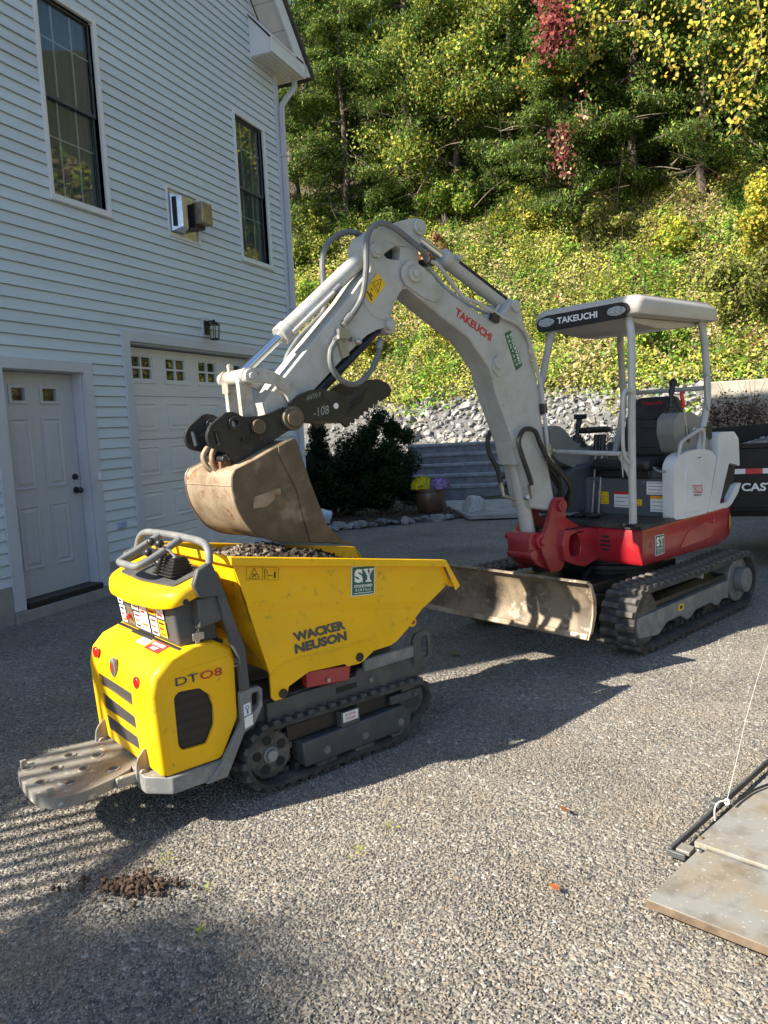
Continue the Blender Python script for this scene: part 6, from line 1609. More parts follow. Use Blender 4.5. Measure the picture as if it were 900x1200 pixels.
for i in range(4000):
    x, y = r2.uniform(-6.6, 2.3), r2.uniform(15.35, 18.95)
    s = r2.choice((.10, .12, .14, .16, .20)) * r2.uniform(.8, 1.2)
    if in_steps(x, y): continue
    if all((x - a) ** 2 + (y - b) ** 2 > (.62 * (s + c)) ** 2 for a, b, c in cand): cand.append((x, y, s))
cand.sort(key=lambda t: -t[2])
for (x, y, s) in cand[:300]:
    o = link('stone', r2.choice(protos), rb)
    o.location = (x, y, float(hill(x, y)) + s * .35); o.rotation_euler = (r2.uniform(-.7, .7), r2.uniform(-.7, .7), r2.uniform(0, 6.28)); o.scale = (s, s, s)
pts = []; sz = []
for (x, y, s) in cand[300:]: pts.append((x, y, float(hill(x, y)) + s * .3)); sz.append(s)
for _ in range(3000):
    x, y = r2.uniform(-9, 2.9), r2.uniform(15.2, 19.05)
    if in_steps(x, y): continue
    pts.append((x, y, float(hill(x, y)) + .06)); sz.append(r2.uniform(.04, .09))
o = stone_heap('small_rocks', rockstuff, pts, sz, rb, 12, 8, 1); tag(o, kind='stuff')

granite_shade = mat('shade-painted granite riser', (.185, .195, .21), .8, 0, (.12, .127, .14), 7, .4, .66, bump=.4, bsc=30, bdist=.01)  # same granite darkened: the risers' shade against the treads is put into the colour
steps = empty('stone_steps', (SO.x, SO.y, 0), SA, 'flight of grey granite slab steps climbing the rock bank', 'steps')
r3 = random.Random(2)
for i in range(5):
    z = .16 + i * .198; y = i * .36
    mb = MB()
    x1, x0 = r3.uniform(-.03, .03), -1.85 + r3.uniform(-.08, .08)
    # slab with a slightly uneven front
    n = 9; fr = [(x0 + (x1 - x0) * k / (n - 1), y + r3.uniform(-.012, .012)) for k in range(n)]
    mb.prism(fr + [(x1, y + .62), (x0, y + .62)], z + .138, z + .190, 'z'); sp_ = mb.build('step', granite, steps, .014, seg=2, smooth=30)
    mb = MB(); mb.prism([(a_ + (.01 if a_ < -1 else -.01 if a_ > -.1 else 0), b_ + .035) for a_, b_ in fr] + [(x1 - .01, y + .6), (x0 + .01, y + .6)], z - .10, z + .1385, 'z'); mb.build('riser', granite_shade, sp_, .01)
mb = MB(); mb.prism(rounded([(-3.45, 11.95), (-2.2, 12.35), (-2.95, 14.6), (-4.6, 14.35), (-4.35, 13.6)], .06), .012, .075, 'z')
o = mb.build('landing_slab', bluestone, None, .012); tag(o, 'broad tan flagstone slab at the foot of the granite steps', 'paving slab')

bed = MB(); bp_ = [(-5.66, 10.56), (-4.6, 11.55), (-3.6, 12.3), (-3.75, 13.0), (-4.5, 14.5), (-5.2, 15.4), (-9, 16), (-12, 16), (-12, 10.56)]
from mathutils import noise as mnoise
bedm = MB(); bedm.prism(bp_, -.05, .035, 'z'); bo_ = bedm.build('planting_bed', mulch); tag(bo_, kind='structure', label='dark mulch bed beside the garage corner')
mb_pts = []; mb_sz = []
for _ in range(1400):
    x, y = r2.uniform(-7.5, -3.6), r2.uniform(10.7, 14.5)
    if y - 10.56 > (x + 5.66) * .93 + .05 if x > -5.66 else True: mb_pts.append((x, y, .04)); mb_sz.append(r2.uniform(.012, .035))
barkchip = stone_mat('bark chips', [(0, (0.03, 0.02, 0.014)), (1, (0.09, 0.055, 0.036))], 'tint')
o = stone_heap('bark_chips', barkchip, mb_pts, mb_sz, bo_, 5, 5, 1); tag(o, kind='stuff')
edgerock = stone_mat('dark bed stone', [(0, (.13, .135, .14)), (.6, (.20, .20, .20)), (1, (.26, .25, .23))])
edgep = []
for p in protos:
    q = p.copy(); q.materials.clear(); q.materials.append(edgerock); edgep.append(q)
edge = [(-5.60, 10.52), (-5.25, 10.88), (-4.85, 11.25), (-4.45, 11.62), (-4.05, 11.95), (-3.68, 12.24)]
k = 0
for i in range(len(edge) - 1):
    a, b = Vector(edge[i]), Vector(edge[i + 1])
    for t in (0, .25, .5, .75):
        p = a.lerp(b, t); s = r2.uniform(.09, .16)
        o = link('stone', edgep[k % 12], bo_); k += 1
        o.location = (p.x + r2.uniform(-.03, .03), p.y + r2.uniform(-.03, .03), s * .30); o.rotation_euler = (r2.uniform(-.3, .3), r2.uniform(-.3, .3), r2.uniform(0, 6)); o.scale = (s * 1.3, s, s * .9)
for (x, y, s) in ((-4.75, 13.3, .22), (-4.95, 13.7, .26), (-4.6, 13.9, .2), (-4.5, 13.35, .16), (-5.1, 14.2, .25), (-4.9, 14.7, .22), (-4.3, 12.95, .12)):
    o = link('stone', edgep[k % 12], bo_); k += 1
    o.location = (x, y, s * .4); o.rotation_euler = (.2, r2.uniform(-.3, .3), r2.uniform(0, 6)); o.scale = (s, s, s)
bmesh_ = rock_mesh('boulder', mat('pale boulder rock', (.50, .49, .47), .85, 0, (.34, .33, .32), 5, .4, .66, bump=.4, bsc=20, bdist=.02), 77, 3, .12, (1, .85, .85)); bmesh_.polygons.foreach_set('use_smooth', [True] * len(bmesh_.polygons))
bld = link('boulder', bmesh_, None, (-3.56, 12.62, .15)); bld.scale = (.25, .25, .24); bld.rotation_euler = (0, .1, .6); tag(bld, 'pale rounded boulder at the corner of the bed beside the flagstone slab', 'boulder')
bagb = MB(); bagb.ball((0, 0, .12), .13, 18, 12, (1, .75, .95))
bg_o = bagb.build('plastic_bag', bagmat, None, loc=(-5.75, 11.35, .02)); tag(bg_o, 'pale blue and white plastic bag lying in the bed by the garage corner', 'bag')
for v in bg_o.data.vertices:
    d = mnoise.noise(v.co * 9) * .05; v.co += v.co.normalized() * d
    if v.co.z < .03: v.co.z = .03 - .03

# ================================================================== leaves
def lin(c): return np.array(c, float)
PA = lin((.40, .37, .14))
DG, MG, YG, YE, TA, RD, OL, LG = lin((.042, .078, .019)), lin((.10, .175, .032)), lin((.37, .39, .06)), lin((.58, .46, .06)), lin((.44, .34, .19)), lin((.17, .035, .032)), lin((.20, .215, .06)), lin((.15, .29, .035))
def leaf_mesh(name, C, Dv, Nv, ln, wd, col, m):
    """kite-shaped leaves: centre C, axis Dv, face normal Nv, length, width and colour of each"""
    C = np.asarray(C, float); n = len(C)
    Dv = Dv / np.maximum(np.linalg.norm(Dv, axis=1, keepdims=True), 1e-9)
    S = np.cross(Dv, Nv); S /= np.maximum(np.linalg.norm(S, axis=1, keepdims=True), 1e-9)
    Nn = np.cross(S, Dv)
    ln = np.broadcast_to(ln, n)[:, None]; wd = np.broadcast_to(wd, n)[:, None]
    a = C - Dv * ln * .5; b = C + S * wd * .5 - Dv * ln * .05 + Nn * wd * .12; c = C + Dv * ln * .5; d = C - S * wd * .5 - Dv * ln * .05 + Nn * wd * .12
    V = np.stack([a, b, c, d], 1).reshape(-1, 3)
    me = bpy.data.meshes.new(name)
    me.vertices.add(4 * n); me.vertices.foreach_set('co', V.ravel().astype(np.float32))
    me.loops.add(4 * n); me.loops.foreach_set('vertex_index', np.arange(4 * n, dtype=np.int32))
    me.polygons.add(n); me.polygons.foreach_set('loop_start', np.arange(0, 4 * n, 4, dtype=np.int32))
    at = me.attributes.new('leafcol', 'FLOAT_COLOR', 'POINT')
    cc = np.concatenate([np.repeat(np.clip(col, .003, .9), 4, 0), np.ones((4 * n, 1))], 1)
    at.data.foreach_set('color', cc.ravel().astype(np.float32))
    me.materials.append(m); me.update(calc_edges=True); me.validate()
    return me
def pick(pal, w, n, rg, jit=.25):
    w = np.array(w, float); w /= w.sum()
    i = rg.choice(len(pal), n, p=w)
    c = np.array(pal)[i]
    return c * (1 + rg.normal(0, jit, (n, 1))).clip(.35, 1.9) * (1 + rg.normal(0, .06, (n, 3)))
def rand_dirs(n, rg):
    v = rg.normal(size=(n, 3)); return v / np.linalg.norm(v, axis=1, keepdims=True)

# ---- brush on the slope: many low mounds that read as one tangle
def brush(name, nb, x0, x1, y0, y1, seed, label, r0, r1, per, pals, hgt):
    rg = np.random.default_rng(seed); C = []; D = []; N = []; L_ = []; K = []
    for _ in range(nb):
        x, y = rg.uniform(x0, x1), rg.uniform(y0, y1); r = rg.uniform(r0, r1); n = int(per * (r / r1) ** 2)
        d = rand_dirs(n, rg); d[:, 2] = np.abs(d[:, 2]); q = rg.random((n, 1)) ** .35
        lumpy = 1 + .35 * np.sin(d[:, :1] * 5 + x * 3) * np.cos(d[:, 1:2] * 4 + y * 2)
        p = d * q * r * lumpy * np.array([1, .9, hgt * rg.uniform(.7, 1.3)])
        px, py = x + p[:, 0], y + p[:, 1]
        C.append(np.stack([px, py, hill(px, py) + p[:, 2] - .04], -1))
        nn = d * .9 + rand_dirs(n, rg) * .7; nn[:, 2] += .25; N.append(nn); dd = np.cross(nn, rand_dirs(n, rg)); dd[:, 2] -= .3; D.append(dd)
        lf = rg.uniform(.6, 1.25); L_.append(rg.uniform(.045, .11, n) * lf)
        a, b = rg.integers(len(pals), size=2); K.append(pick([pals[a], pals[a], pals[b]], [2, 1, 1], n, rg, .25) * np.clip(rg.normal(1, .28), .5, 1.6))
    C, D, N, L_, K = map(np.concatenate, (C, D, N, L_, K)); K = K * 1.2
    o = link(name, leaf_mesh(name, C, D, N, L_, L_ * .6, K, leafmat)); tag(o, label, kind='stuff'); return o

# ---- ground cover on the slope
def cover(name, n, x0, x1, y0, y1, seed, label, big=1.0):
    rg = np.random.default_rng(seed)
    x = rg.uniform(x0, x1, n); y = rg.uniform(y0, y1, n)
    lump = np.clip(fbm(x * .9, y * .9, 31) - .28, 0, 1) * 1.1 + np.clip(fbm(x * 2.6, y * 2.6, 33) - .35, 0, 1) * .5
    u = rg.random(n) ** .45
    z = hill(x, y) + lump * u + .03
    e = .15
    nx = -(hill(x + e, y) - hill(x - e, y)) / (2 * e); ny = -(hill(x, y + e) - hill(x, y - e)) / (2 * e)
    N = np.stack([nx, ny, np.ones(n)], -1); N /= np.linalg.norm(N, axis=1, keepdims=True)
    N = N + rand_dirs(n, rg) * .75
    D = np.cross(N, rand_dirs(n, rg)); D[:, 2] -= .25
    h1 = fbm(x * .55, y * .8, 41); h2 = fbm(x * 1.5 + 7, y * 1.9, 43); h3 = fbm(x * .8 + 3, y * .8, 47)
    col = pick([YG, OL, TA, PA, YE], [4.6, 2.8, .9, .8, .4], n, rg, .26)
    g = ((h2 > .60) & (rg.random(n) < .75)); col[g] = pick([LG, MG, YG], [3, 2, 1], int(g.sum()), rg, .25)
    t = ((h1 > .60) & (rg.random(n) < .7)); col[t] = pick([TA, OL, PA], [3, 1.4, 1.6], int(t.sum()), rg, .25)
    r = ((h3 > .70) & (rg.random(n) < .5)); col[r] = pick([RD * 1.3, TA, OL], [2, 2, 1], int(r.sum()), rg, .3)
    col = col * 1.2
    ln = big * rg.uniform(.04, .105, n) * np.where(h2 > .6, 1.2, 1); wd = ln * rg.uniform(.45, .8, n)
    me = leaf_mesh(name, np.stack([x, y, z], -1), D, N, ln, wd, col, leafmat)
    o = link(name, me); tag(o, label, kind='stuff'); return o
cover('slope_ground_cover', 100000, -15.0, 3.2, 18.3, 24.6, 51, 'tangle of green, yellow and tan weeds covering the slope')
cover('slope_ground_cover', 16000, 3.2, 12, 17.2, 25.2, 52, 'weeds continuing over the slope to the right')
cover('slope_ground_cover', 30000, 13.5, 40, -14, 30, 53, 'weeds on the far side of the drive, mirrored in the windows', 4.5)
brush('slope_brush', 360, -14.5, 3.5, 18.6, 24.2, 57, 'low leafy brush mounded all over the slope', .25, .95, 800, [YG, OL, YG * .75, TA, LG, MG * 1.3, OL, MG, LG * .8, YG], .95)
brush('slope_brush', 60, -14.5, -4.0, 23.6, 26.5, 58, 'taller green brush along the edge of the wood', .5, 1.1, 900, [MG, OL, YG, DG * 1.6, LG * .7], 1.25)
brush("slope_brush", 26, -6.5, 2.2, 17.6, 19.2, 59, 'weeds creeping down over the top of the rock bank', .15, .45, 300, [YG, OL, TA, LG * .8], .6)
# dry stalks poking out of it
rg = np.random.default_rng(61); mb = MB()
for _ in range(420):
    x, y = rg.uniform(-11, 3), rg.uniform(18.8, 25); z = float(hill(x, y))
    h = rg.uniform(.4, 1.1); dx, dy = rg.normal(0, .18, 2)
    mb.tube([(x, y, z), (x + dx * .5 * h, y + dy * .5 * h, z + h * .6), (x + dx * h, y + dy * h, z + h)], [.007, .005, .003], 3, caps=False)
o = mb.build('dry_stalks', twigmat); tag(o, 'dry tan weed stalks standing in the slope ground cover', kind='stuff')

# ---- shrubs and trees
def blob_leaves(rg, centers, radii, n, ln0, ln1, wf, pal, w, jit=.25, droop=.0, up=.3, shell=.5):
    k = rg.integers(len(centers), size=n)
    d = rand_dirs(n, rg); rr = (rg.random(n) ** shell)
    C = np.asarray(centers)[k] + d * rr[:, None] * np.asarray(radii)[k][:, None]
    N = d * .7 + rand_dirs(n, rg) * .8; N[:, 2] += up
    D = np.cross(N, rand_dirs(n, rg)); D[:, 2] -= droop
    tint = np.random.default_rng(int(rg.integers(1e9))).normal(1, .18, len(centers))[k][:, None]
    col = pick(pal, w, n, rg, jit) * tint.clip(.5, 1.6)
    ln = rg.uniform(ln0, ln1, n)
    return C, D, N, ln, ln * wf * rg.uniform(.8, 1.2, n), col
def shrub(name, loc, rx, ry, h, n, ln0, ln1, wf, pal, w, seed, label, cat='shrub', group=None, clumps=26, stems=9, droop=0, jit=.25, twigs=None):
    rg = np.random.default_rng(seed)
    e = empty(name, loc, 0, label, cat, group)
    cs = []; rs = []
    for _ in range(clumps):
        d = rand_dirs(1, rg)[0]; d[2] = abs(d[2]); q = rg.random() ** .4
        cs.append((d[0] * rx * q * .8, d[1] * ry * q * .8, h * (.12 + .75 * d[2] * q))); rs.append(rg.uniform(.20, .36) * min(rx, h * .7))
    a = blob_leaves(rg, cs, rs, n, ln0, ln1, wf, pal, w, jit, droop)
    me = leaf_mesh('foliage', *[a[0], a[1], a[2], a[3], a[4], a[5]], leafmat); link('foliage', me, e)
    mb = MB()
    for i in range(stems):
        c = cs[i % len(cs)]
        mb.tube(catmull([(c[0] * .05, c[1] * .05, -.05), (c[0] * .45, c[1] * .45, c[2] * .5), c, (c[0] * 1.15, c[1] * 1.15, c[2] + .12 * h)], 3), [.02 * h] * 4 + [.012 * h] * 3 + [.006 * h] * 3, 5)
    if twigs:
        for _ in range(twigs):
            c = Vector(cs[int(rg.integers(len(cs)))]); d = Vector(rand_dirs(1, rg)[0]); d.z = abs(d.z); L_ = rg.uniform(.2, .45) * h
            mb.tube([c * .5, c, c + d * L_], [.006, .005, .002], 3, caps=False)
    mb.build('stem', twigmat if twigs else bark, e)
    return e
EV = [lin((.012, .028, .010)), lin((.020, .042, .014)), lin((.03, .05, .02))]
shrub('evergreen_shrub', (-5.15, 12.6, 0), .76, .6, 2.25, 40000, .06, .11, .25, EV, [3, 3, 1], 71, 'tall dense dark evergreen shrub in the bed, right of the other', group='dark evergreens by the garage', clumps=46)
shrub('evergreen_shrub', (-6.1, 12.3, 0), .9, .6, 1.85, 36000, .06, .11, .25, EV, [3, 3, 1], 72, 'dark evergreen shrub close to the garage corner, partly behind the bucket', group='dark evergreens by the garage', clumps=40)
BR = [lin((.13, .075, .06)), lin((.24, .17, .115)), lin((.075, .045, .038))]
shrub('dry_brown_shrub', (-1.25, 13.3, .2), .85, .6, 1.35, 7000, .025, .06, .5, BR, [3, 2, 2], 73, 'low brown leafed shrub seen through the excavator cab', clumps=30, twigs=160)
shrub('dry_brown_shrub', (.55, 13.4, .1), 1.05, .6, 1.95, 15000, .03, .07, .5, BR, [2, 3, 2], 74, 'brown twiggy shrub in front of the concrete wall', clumps=34, twigs=220)
# shrubs on the slope
WD = [DG * 1.6, MG, OL * .8]
for (x, y, r, h, n, pal, w, sd, lab) in (
    (-9.3, 22.6, .9, 1.5, 7000, [RD, TA, OL, YE], [3, 3, 2, 1], 81, 'reddish tan shrub on the slope nearest the house corner'),
    (-7.6, 22.8, .9, 1.2, 6000, [RD * 1.6, TA, YG], [4, 2, 2], 82, 'bright red leafed shrub above the excavator boom'),
    (-10.6, 21.6, 1.0, 1.3, 7000, [LG, YG, MG], [3, 2, 1], 83, 'bright green leafy shrub beside the downspout'),
    (-7.3, 24.2, 1.2, 2.4, 12000, [LG, MG, YG], [2, 3, 3], 84, 'tall green shrub with yellowing leaves at the wood edge behind the boom'),
    (-4.9, 23.6, 1.1, 1.3, 7000, [YG, OL, YE], [3, 3, 1], 85, 'olive shrub at the wood edge above the boom elbow'),
    (-2.6, 23.3, 1.1, 1.2, 7000, [OL, YG, TA], [3, 2, 1], 86, 'olive and tan shrub at the wood edge above the canopy'),
    (-.6, 22.6, .8, 1.2, 5000, [YG, YE, LG], [3, 2, 2], 87, 'yellow green shrub at the foot of the dark wood'),
    (1.1, 20.3, 1.5, 1.9, 12000, [OL, OL * .8, YG], [3, 2, 1], 88, 'soft olive green shrub at the right edge of the slope'),
    (1.9, 21.6, 1.3, 3.6, 14000, [YG, YE, MG], [3, 3, 2], 89, 'yellow green vine covered mound at the far right'),
    (-6.2, 20.4, 1.0, .9, 5000, [YG, YE, OL], [3, 2, 2], 90, 'low yellow green bush on the slope above the rocks'),
    (-3.4, 20.2, .9, .8, 5000, [LG, YG], [2, 2], 91, 'low green bush on the slope left of the canopy'),
    (-1.0, 19.5, 1.2, .9, 6000, [MG, LG, YG], [2, 2, 2], 92, 'low leafy green bush on the slope seen under the canopy'),
    (-8.8, 20.2, 1.2, 1.0, 6000, [YG, OL, YE], [3, 2, 2], 93, 'low yellowish bush on the slope beside the arm'),
    (-3.4, 25.6, 1.3, 2.2, 11000, WD, [3, 3, 1], 401, 'dark green understory shrub left of the dark hollow in the wood'),
    (-1.2, 25.6, 1.4, 2.4, 11000, WD, [4, 2, 1], 402, 'dark understory shrub in the middle of the dark hollow'),
    (.9, 25.0, 1.3, 2.6, 11000, WD, [4, 2, 1], 403, 'dark understory shrub at the right end of the dark hollow'),
    (-6.3, 25.3, 1.2, 2.2, 10000, WD, [2, 4, 2], 404, 'green understory shrub between the leafy tree and the dark hemlock'),
    (-9.4, 24.6, 1.3, 2.2, 10000, WD, [2, 4, 2], 405, 'green understory shrub below the tall hemlock on the left'),
    (-12.0, 23.6, 1.3, 1.8, 9000, [YG, OL, MG], [2, 2, 2], 406, 'green shrub on the slope just right of the house corner')):
    shrub('slope_shrub', (x, y, float(hill(x, y)) - .05), r, r * .8, h, n, .05, .13, .6, pal, w, sd, lab, group='shrubs on the slope', clumps=24)

def tree_meshes(seed, H, kind, n):
    """trunk, limbs and crown meshes of one tree"""
    rg = np.random.default_rng(seed); rr = random.Random(seed)
    mb = MB(); pts = []; x = y = 0
    for k in range(8):
        pts.append((x, y, H * k / 7 * .96 - .3)); x += rr.uniform(-.12, .12); y += rr.uniform(-.12, .12)
    R0 = .018 * H
    mb.tube(catmull(pts, 3), [R0 * (1 - .85 * i / 21) for i in range(22)], 9)
    trunk = mb.mesh('trunk', bark)
    limbs = []; P = []; Dd = []
    nl = 24 if kind in ('hemlock', 'spire') else 17
    def axis(t): 
        f = t * 7; i = min(int(f), 6); a, b = Vector(pts[i]), Vector(pts[i + 1]); return a.lerp(b, f - i)
    for i in range(nl):
        t = .10 + .86 * (i + rr.random() * .6) / nl
        o = axis(t); az = i * 2.4 + rr.uniform(-.5, .5)
        if kind in ('hemlock', 'spire'): L_ = H * .30 * (1 - t) ** .8 + .5; rise = -.10 - .12 * rr.random()
        else: L_ = H * .30 * math.sin(math.pi * min(.18 + t * .8, 1)) + .4; rise = .25 + .35 * rr.random()
        if kind == 'spire': L_ = H * .25 * (1 - t) ** .9 + .12
        d = Vector((math.cos(az), math.sin(az), rise))
        q = [o, o + d * L_ * .4 + Vector((0, 0, .06 * L_)), o + d * L_ * .75 + Vector((0, 0, .06 * L_)), o + d * L_ + Vector((0, 0, -.10 * L_ if kind in ('hemlock', 'spire') else .05 * L_))]
        cm = catmull(q, 4)
        m2 = MB(); m2.tube(cm, [max(.012, R0 * .38 * (1 - t * .6) * (1 - .85 * k / (len(cm) - 1))) for k in range(len(cm))], 5)
        for _ in range(6):     # twigs
            k = rr.randrange(4, len(cm)); tw = Vector((rr.gauss(0, 1), rr.gauss(0, 1), rr.gauss(0, .35))).normalized() * L_ * .30
            m2.tube([cm[k], cm[k] + tw * .6, cm[k] + tw + Vector((0, 0, -.1 * L_))], [.012, .008, .004], 4, caps=False)
            for s_ in np.linspace(.3, 1, 4): P.append(cm[k] + tw * s_); Dd.append(d)
        limbs.append(m2)
        for k in range(3, len(cm)):
            P.append(cm[k]); Dd.append(d)
    lm = MB()
    P = np.array([tuple(p) for p in P]); Dd = np.array([tuple(d) for d in Dd])
    k = rg.integers(len(P), size=n)
    sp = .19 if kind in ('hemlock', 'spire') else .26
    off = rg.normal(0, 1, (n, 3)) * np.array([sp, sp, sp * (.35 if kind in ('hemlock', 'spire') else .7)])
    C = P[k] + off
    C[:, 2] -= np.abs(rg.normal(0, .10, n)) if kind in ('hemlock', 'spire') else 0
    if kind in ('hemlock', 'spire'):
        D = Dd[k] * .8 + rand_dirs(n, rg) * .7; D[:, 2] -= .35
        N = rand_dirs(n, rg) * .6; N[:, 2] += 1
        ln = rg.uniform(.08, .19, n); wd = ln * .30
        col = pick([DG * 1.3, MG, OL * .8, YG * .7], [3, 4, 2, 1], n, rg, .28)
    else:
        N = rand_dirs(n, rg); N[:, 2] += .5
        D = np.cross(N, rand_dirs(n, rg)); D[:, 2] -= .4
        ln = rg.uniform(.06, .13, n); wd = ln * rg.uniform(.55, .8, n)
        pal, w = {'broad': ([MG, DG * 1.4, YG, OL], [4, 2, 2, 1]), 'yellowing': ([YG * .8, MG, YE * .7, OL], [4, 4, .5, 1]), 'olive': ([OL, DG * 1.5, MG, TA * .6], [4, 3, 2, 1])}[kind]
        col = pick(pal, w, n, rg, .28)
    col *= np.random.default_rng(seed + 9).normal(1.05, .32, len(P)).clip(.45, 1.8)[k][:, None]
    crown = leaf_mesh('crown', C, D, N, ln, wd, col, leafmat)
    return trunk, [m.mesh('limb', bark) for m in limbs], crown
TM = {}
def place_tree(key, x, y, rz, s, label, group, zoff=0.0):
    if key not in TM: TM[key] = tree_meshes(*TREES[key])
    tr, lb, cr = TM[key]
    e = empty('hemlock_tree' if 'hem' in key else 'broadleaf_tree', (x, y, float(hill(x, y)) - .1 + zoff), rz, label, 'tree', group)
    e.scale = (s, s, s)
    t = link('trunk', tr, e)
    for m in lb: link('limb', m, t)
    link('crown', cr, e)
    return e
TREES = {'hem1': (201, 10.0, 'hemlock', 44000), 'hem2': (202, 11.5, 'hemlock', 46000), 'hem3': (203, 8.5, 'hemlock', 38000),
         'brd1': (211, 9.0, 'broad', 32000), 'brd2': (212, 8.0, 'olive', 32000), 'brd3': (213, 7.0, 'yellowing', 30000)}
GRP = 'trees of the wood on the hill'
front = [('hem3', -3.5, 24.2, 2.6, .85, 'drooping hemlock at the left side of the dark hollow, low over the slope'),
         ('hem1', -1.7, 24.6, 4.6, .85, 'dark hemlock standing in the middle of the hollow above the canopy'),
         ('hem3', .2, 24.3, .9, .9, 'dark hemlock on the right side of the hollow behind the yellow vine'),
         ('hem1', -13.2, 25.6, .3, 1.0, 'feathery hemlock at the left edge of the wood behind the house corner'),
         ('hem3', -11.0, 24.9, 1.9, .95, 'feathery green hemlock just right of the roof corner'),
         ('hem2', -9.2, 26.2, 4.0, 1.0, 'tall hemlock with hanging sprays left of the leafy vine covered tree'),
         ('brd3', -7.4, 25.2, 2.2, 1.05, 'leafy yellow green tree standing above the boom elbow'),
         ('hem1', -5.6, 26.4, 5.1, 1.05, 'dark hemlock between the leafy tree and the red creeper'),
         ('hem3', -4.1, 25.0, .8, 1.0, 'drooping hemlock below the red creeper'),
         ('brd2', -2.2, 26.6, 3.3, 1.05, 'olive toned tree under the left end of the yellow vine'),
         ('hem2', -.4, 27.4, 1.2, .95, 'shaded dark hemlock above the canopy'),
         ('brd2', 1.2, 26.2, 4.4, 1.0, 'olive tree behind the hanging yellow vine at the right'),
         ('brd3', 3.0, 24.6, .2, 1.0, 'yellowing tree at the right edge of the wood')]
for a in front: place_tree(*a, GRP)
back = [('hem2', -14.8, 29.5), ('brd1', -12.2, 29.0), ('hem1', -10.0, 29.8), ('brd1', -7.9, 29.2), ('hem2', -5.8, 30.0), ('brd1', -3.6, 29.6), ('hem1', -1.6, 30.4), ('brd2', .5, 29.8), ('hem2', 2.6, 29.4), ('brd1', 5.0, 28.0),
        ('hem2', -16.5, 34), ('hem1', -13.0, 34.5), ('brd1', -10.5, 34.0), ('hem2', -8.0, 35), ('brd1', -5.2, 34.3), ('hem1', -2.4, 35), ('hem2', .6, 34.2), ('brd1', 3.4, 34.6), ('hem1', 6.5, 33)]
for i, (k_, x, y) in enumerate(back):
    place_tree(k_, x, y, i * 1.7, 1.1 + .1 * (i % 3), 'tall tree deep in the wood behind the front row of trees', 'trees deep in the wood')
# trees out of frame: one throws the soft shade on the drive, the others are mirrored in the panes
TREES['hem_shade'] = (207, 8.5, 'spire', 120000)
place_tree('hem_shade', -12.37, -9.42, .4, 1.53, 'tall narrow hemlock behind the camera that throws soft shade on the drive', None, -.02)
for i, (k_, x, y) in enumerate((('brd1', 22, 3), ('hem1', 24, 9), ('brd2', 22, 15), ('hem2', 25, 21), ('brd1', 21, 27), ('hem2', 31, 5), ('brd2', 32, 12), ('hem1', 32, 19), ('brd1', 30, 27), ('hem2', 23, -3), ('brd2', 32, -2))):
    place_tree(k_, x, y, i * 2.1, 1.2, 'tree across the drive, mirrored in the house windows', 'trees across the drive')

# yellow vine hanging over the wood at the right, and the red creeper beside it
def vine(name, strands, n, ln0, ln1, pal, w, seed, label, spread=.28):
    rg = np.random.default_rng(seed); e = empty(name, strands[0][-1], 0, label, 'vine')
    o = np.array(strands[0][-1]); P = []; mb = MB()
    for s_ in strands:
        c = catmull(s_, 8); P += [tuple(p) for p in c]; mb.tube([p - Vector(o) for p in c], .012, 4)
    mb.build('stem', twigmat, e)
    P = np.array(P) - o; k = rg.integers(len(P), size=n)
    C = P[k] + rg.normal(0, 1, (n, 3)) * np.array([spread, spread * .7, spread])
    N = rand_dirs(n, rg) * .7 + np.array([-.3, -.8, .35]); D = np.cross(N, rand_dirs(n, rg)) ; D[:, 2] -= .6
    ln = rg.uniform(ln0, ln1, n)
    link('foliage', leaf_mesh('foliage', C, D, N, ln, ln * .85, pick(pal, w, n, rg, .22), leafmat), e); return e
vine('yellow_vine', [[(-3.0, 23.6, 13.2), (-2.7, 23.2, 12.4), (-2.8, 23.0, 11.6), (-2.9, 23.1, 11.0)], [(-2.6, 23.4, 12.3), (-1.6, 23.0, 12.0), (-.9, 22.8, 11.2), (-.6, 22.9, 10.5)], [(-1.8, 23.4, 13.2), (-.6, 23.0, 12.6), (.3, 22.7, 11.8), (.2, 22.6, 10.6)], [(.4, 23.2, 13.0), (1.2, 22.8, 12.2), (1.5, 22.6, 11.0), (1.3, 22.5, 9.6), (.8, 22.5, 8.8)], [(-.2, 23.2, 13.3), (1.0, 23, 13.0), (2.2, 22.8, 12.4), (2.4, 22.6, 11)], [(1.5, 22.6, 10.8), (.9, 22.5, 10.0), (.5, 22.5, 9.3)]],
     1700, .08, .155, [lin((.48, .37, .05)), lin((.42, .36, .05)), YG, MG], [4, 3, 3, 2], 95, 'yellow leafed vine hanging over the dark wood at upper right')
vine('yellow_vine', [[(-4.9, 24.2, 11.9), (-4.2, 23.9, 11.5), (-3.5, 23.8, 11.5), (-3.0, 23.8, 11.9)], [(-4.7, 24, 11.6), (-4.8, 23.9, 11.0)]], 420, .10, .20, [YE, YG, YE * .8], [3, 3, 1], 96, 'small yellow green vine patch left of the red creeper', .2)
vine('red_creeper', [[(-3.7, 22.3, 13.4), (-3.56, 22.2, 12.5), (-3.5, 22.1, 11.95), (-3.7, 22.1, 11.4)], [(-3.5, 22.1, 11.95), (-3.2, 22.1, 11.5)]], 700, .08, .17, [RD, RD * 1.7, lin((.28, .08, .06))], [3, 2, 1], 97, 'dark red creeper climbing the wood near the top centre', .2)
vine('red_creeper', [[(-3.5, 22.1, 9.2), (-3.36, 22.0, 8.7), (-3.3, 22.0, 8.1)], [(-2.85, 22.1, 9.9), (-2.8, 22.0, 9.4)]], 260, .07, .14, [RD * .8, lin((.2, .07, .05)), TA], [3, 2, 1], 98, 'small faded red creeper low in the wood left of the dark hollow', .16)
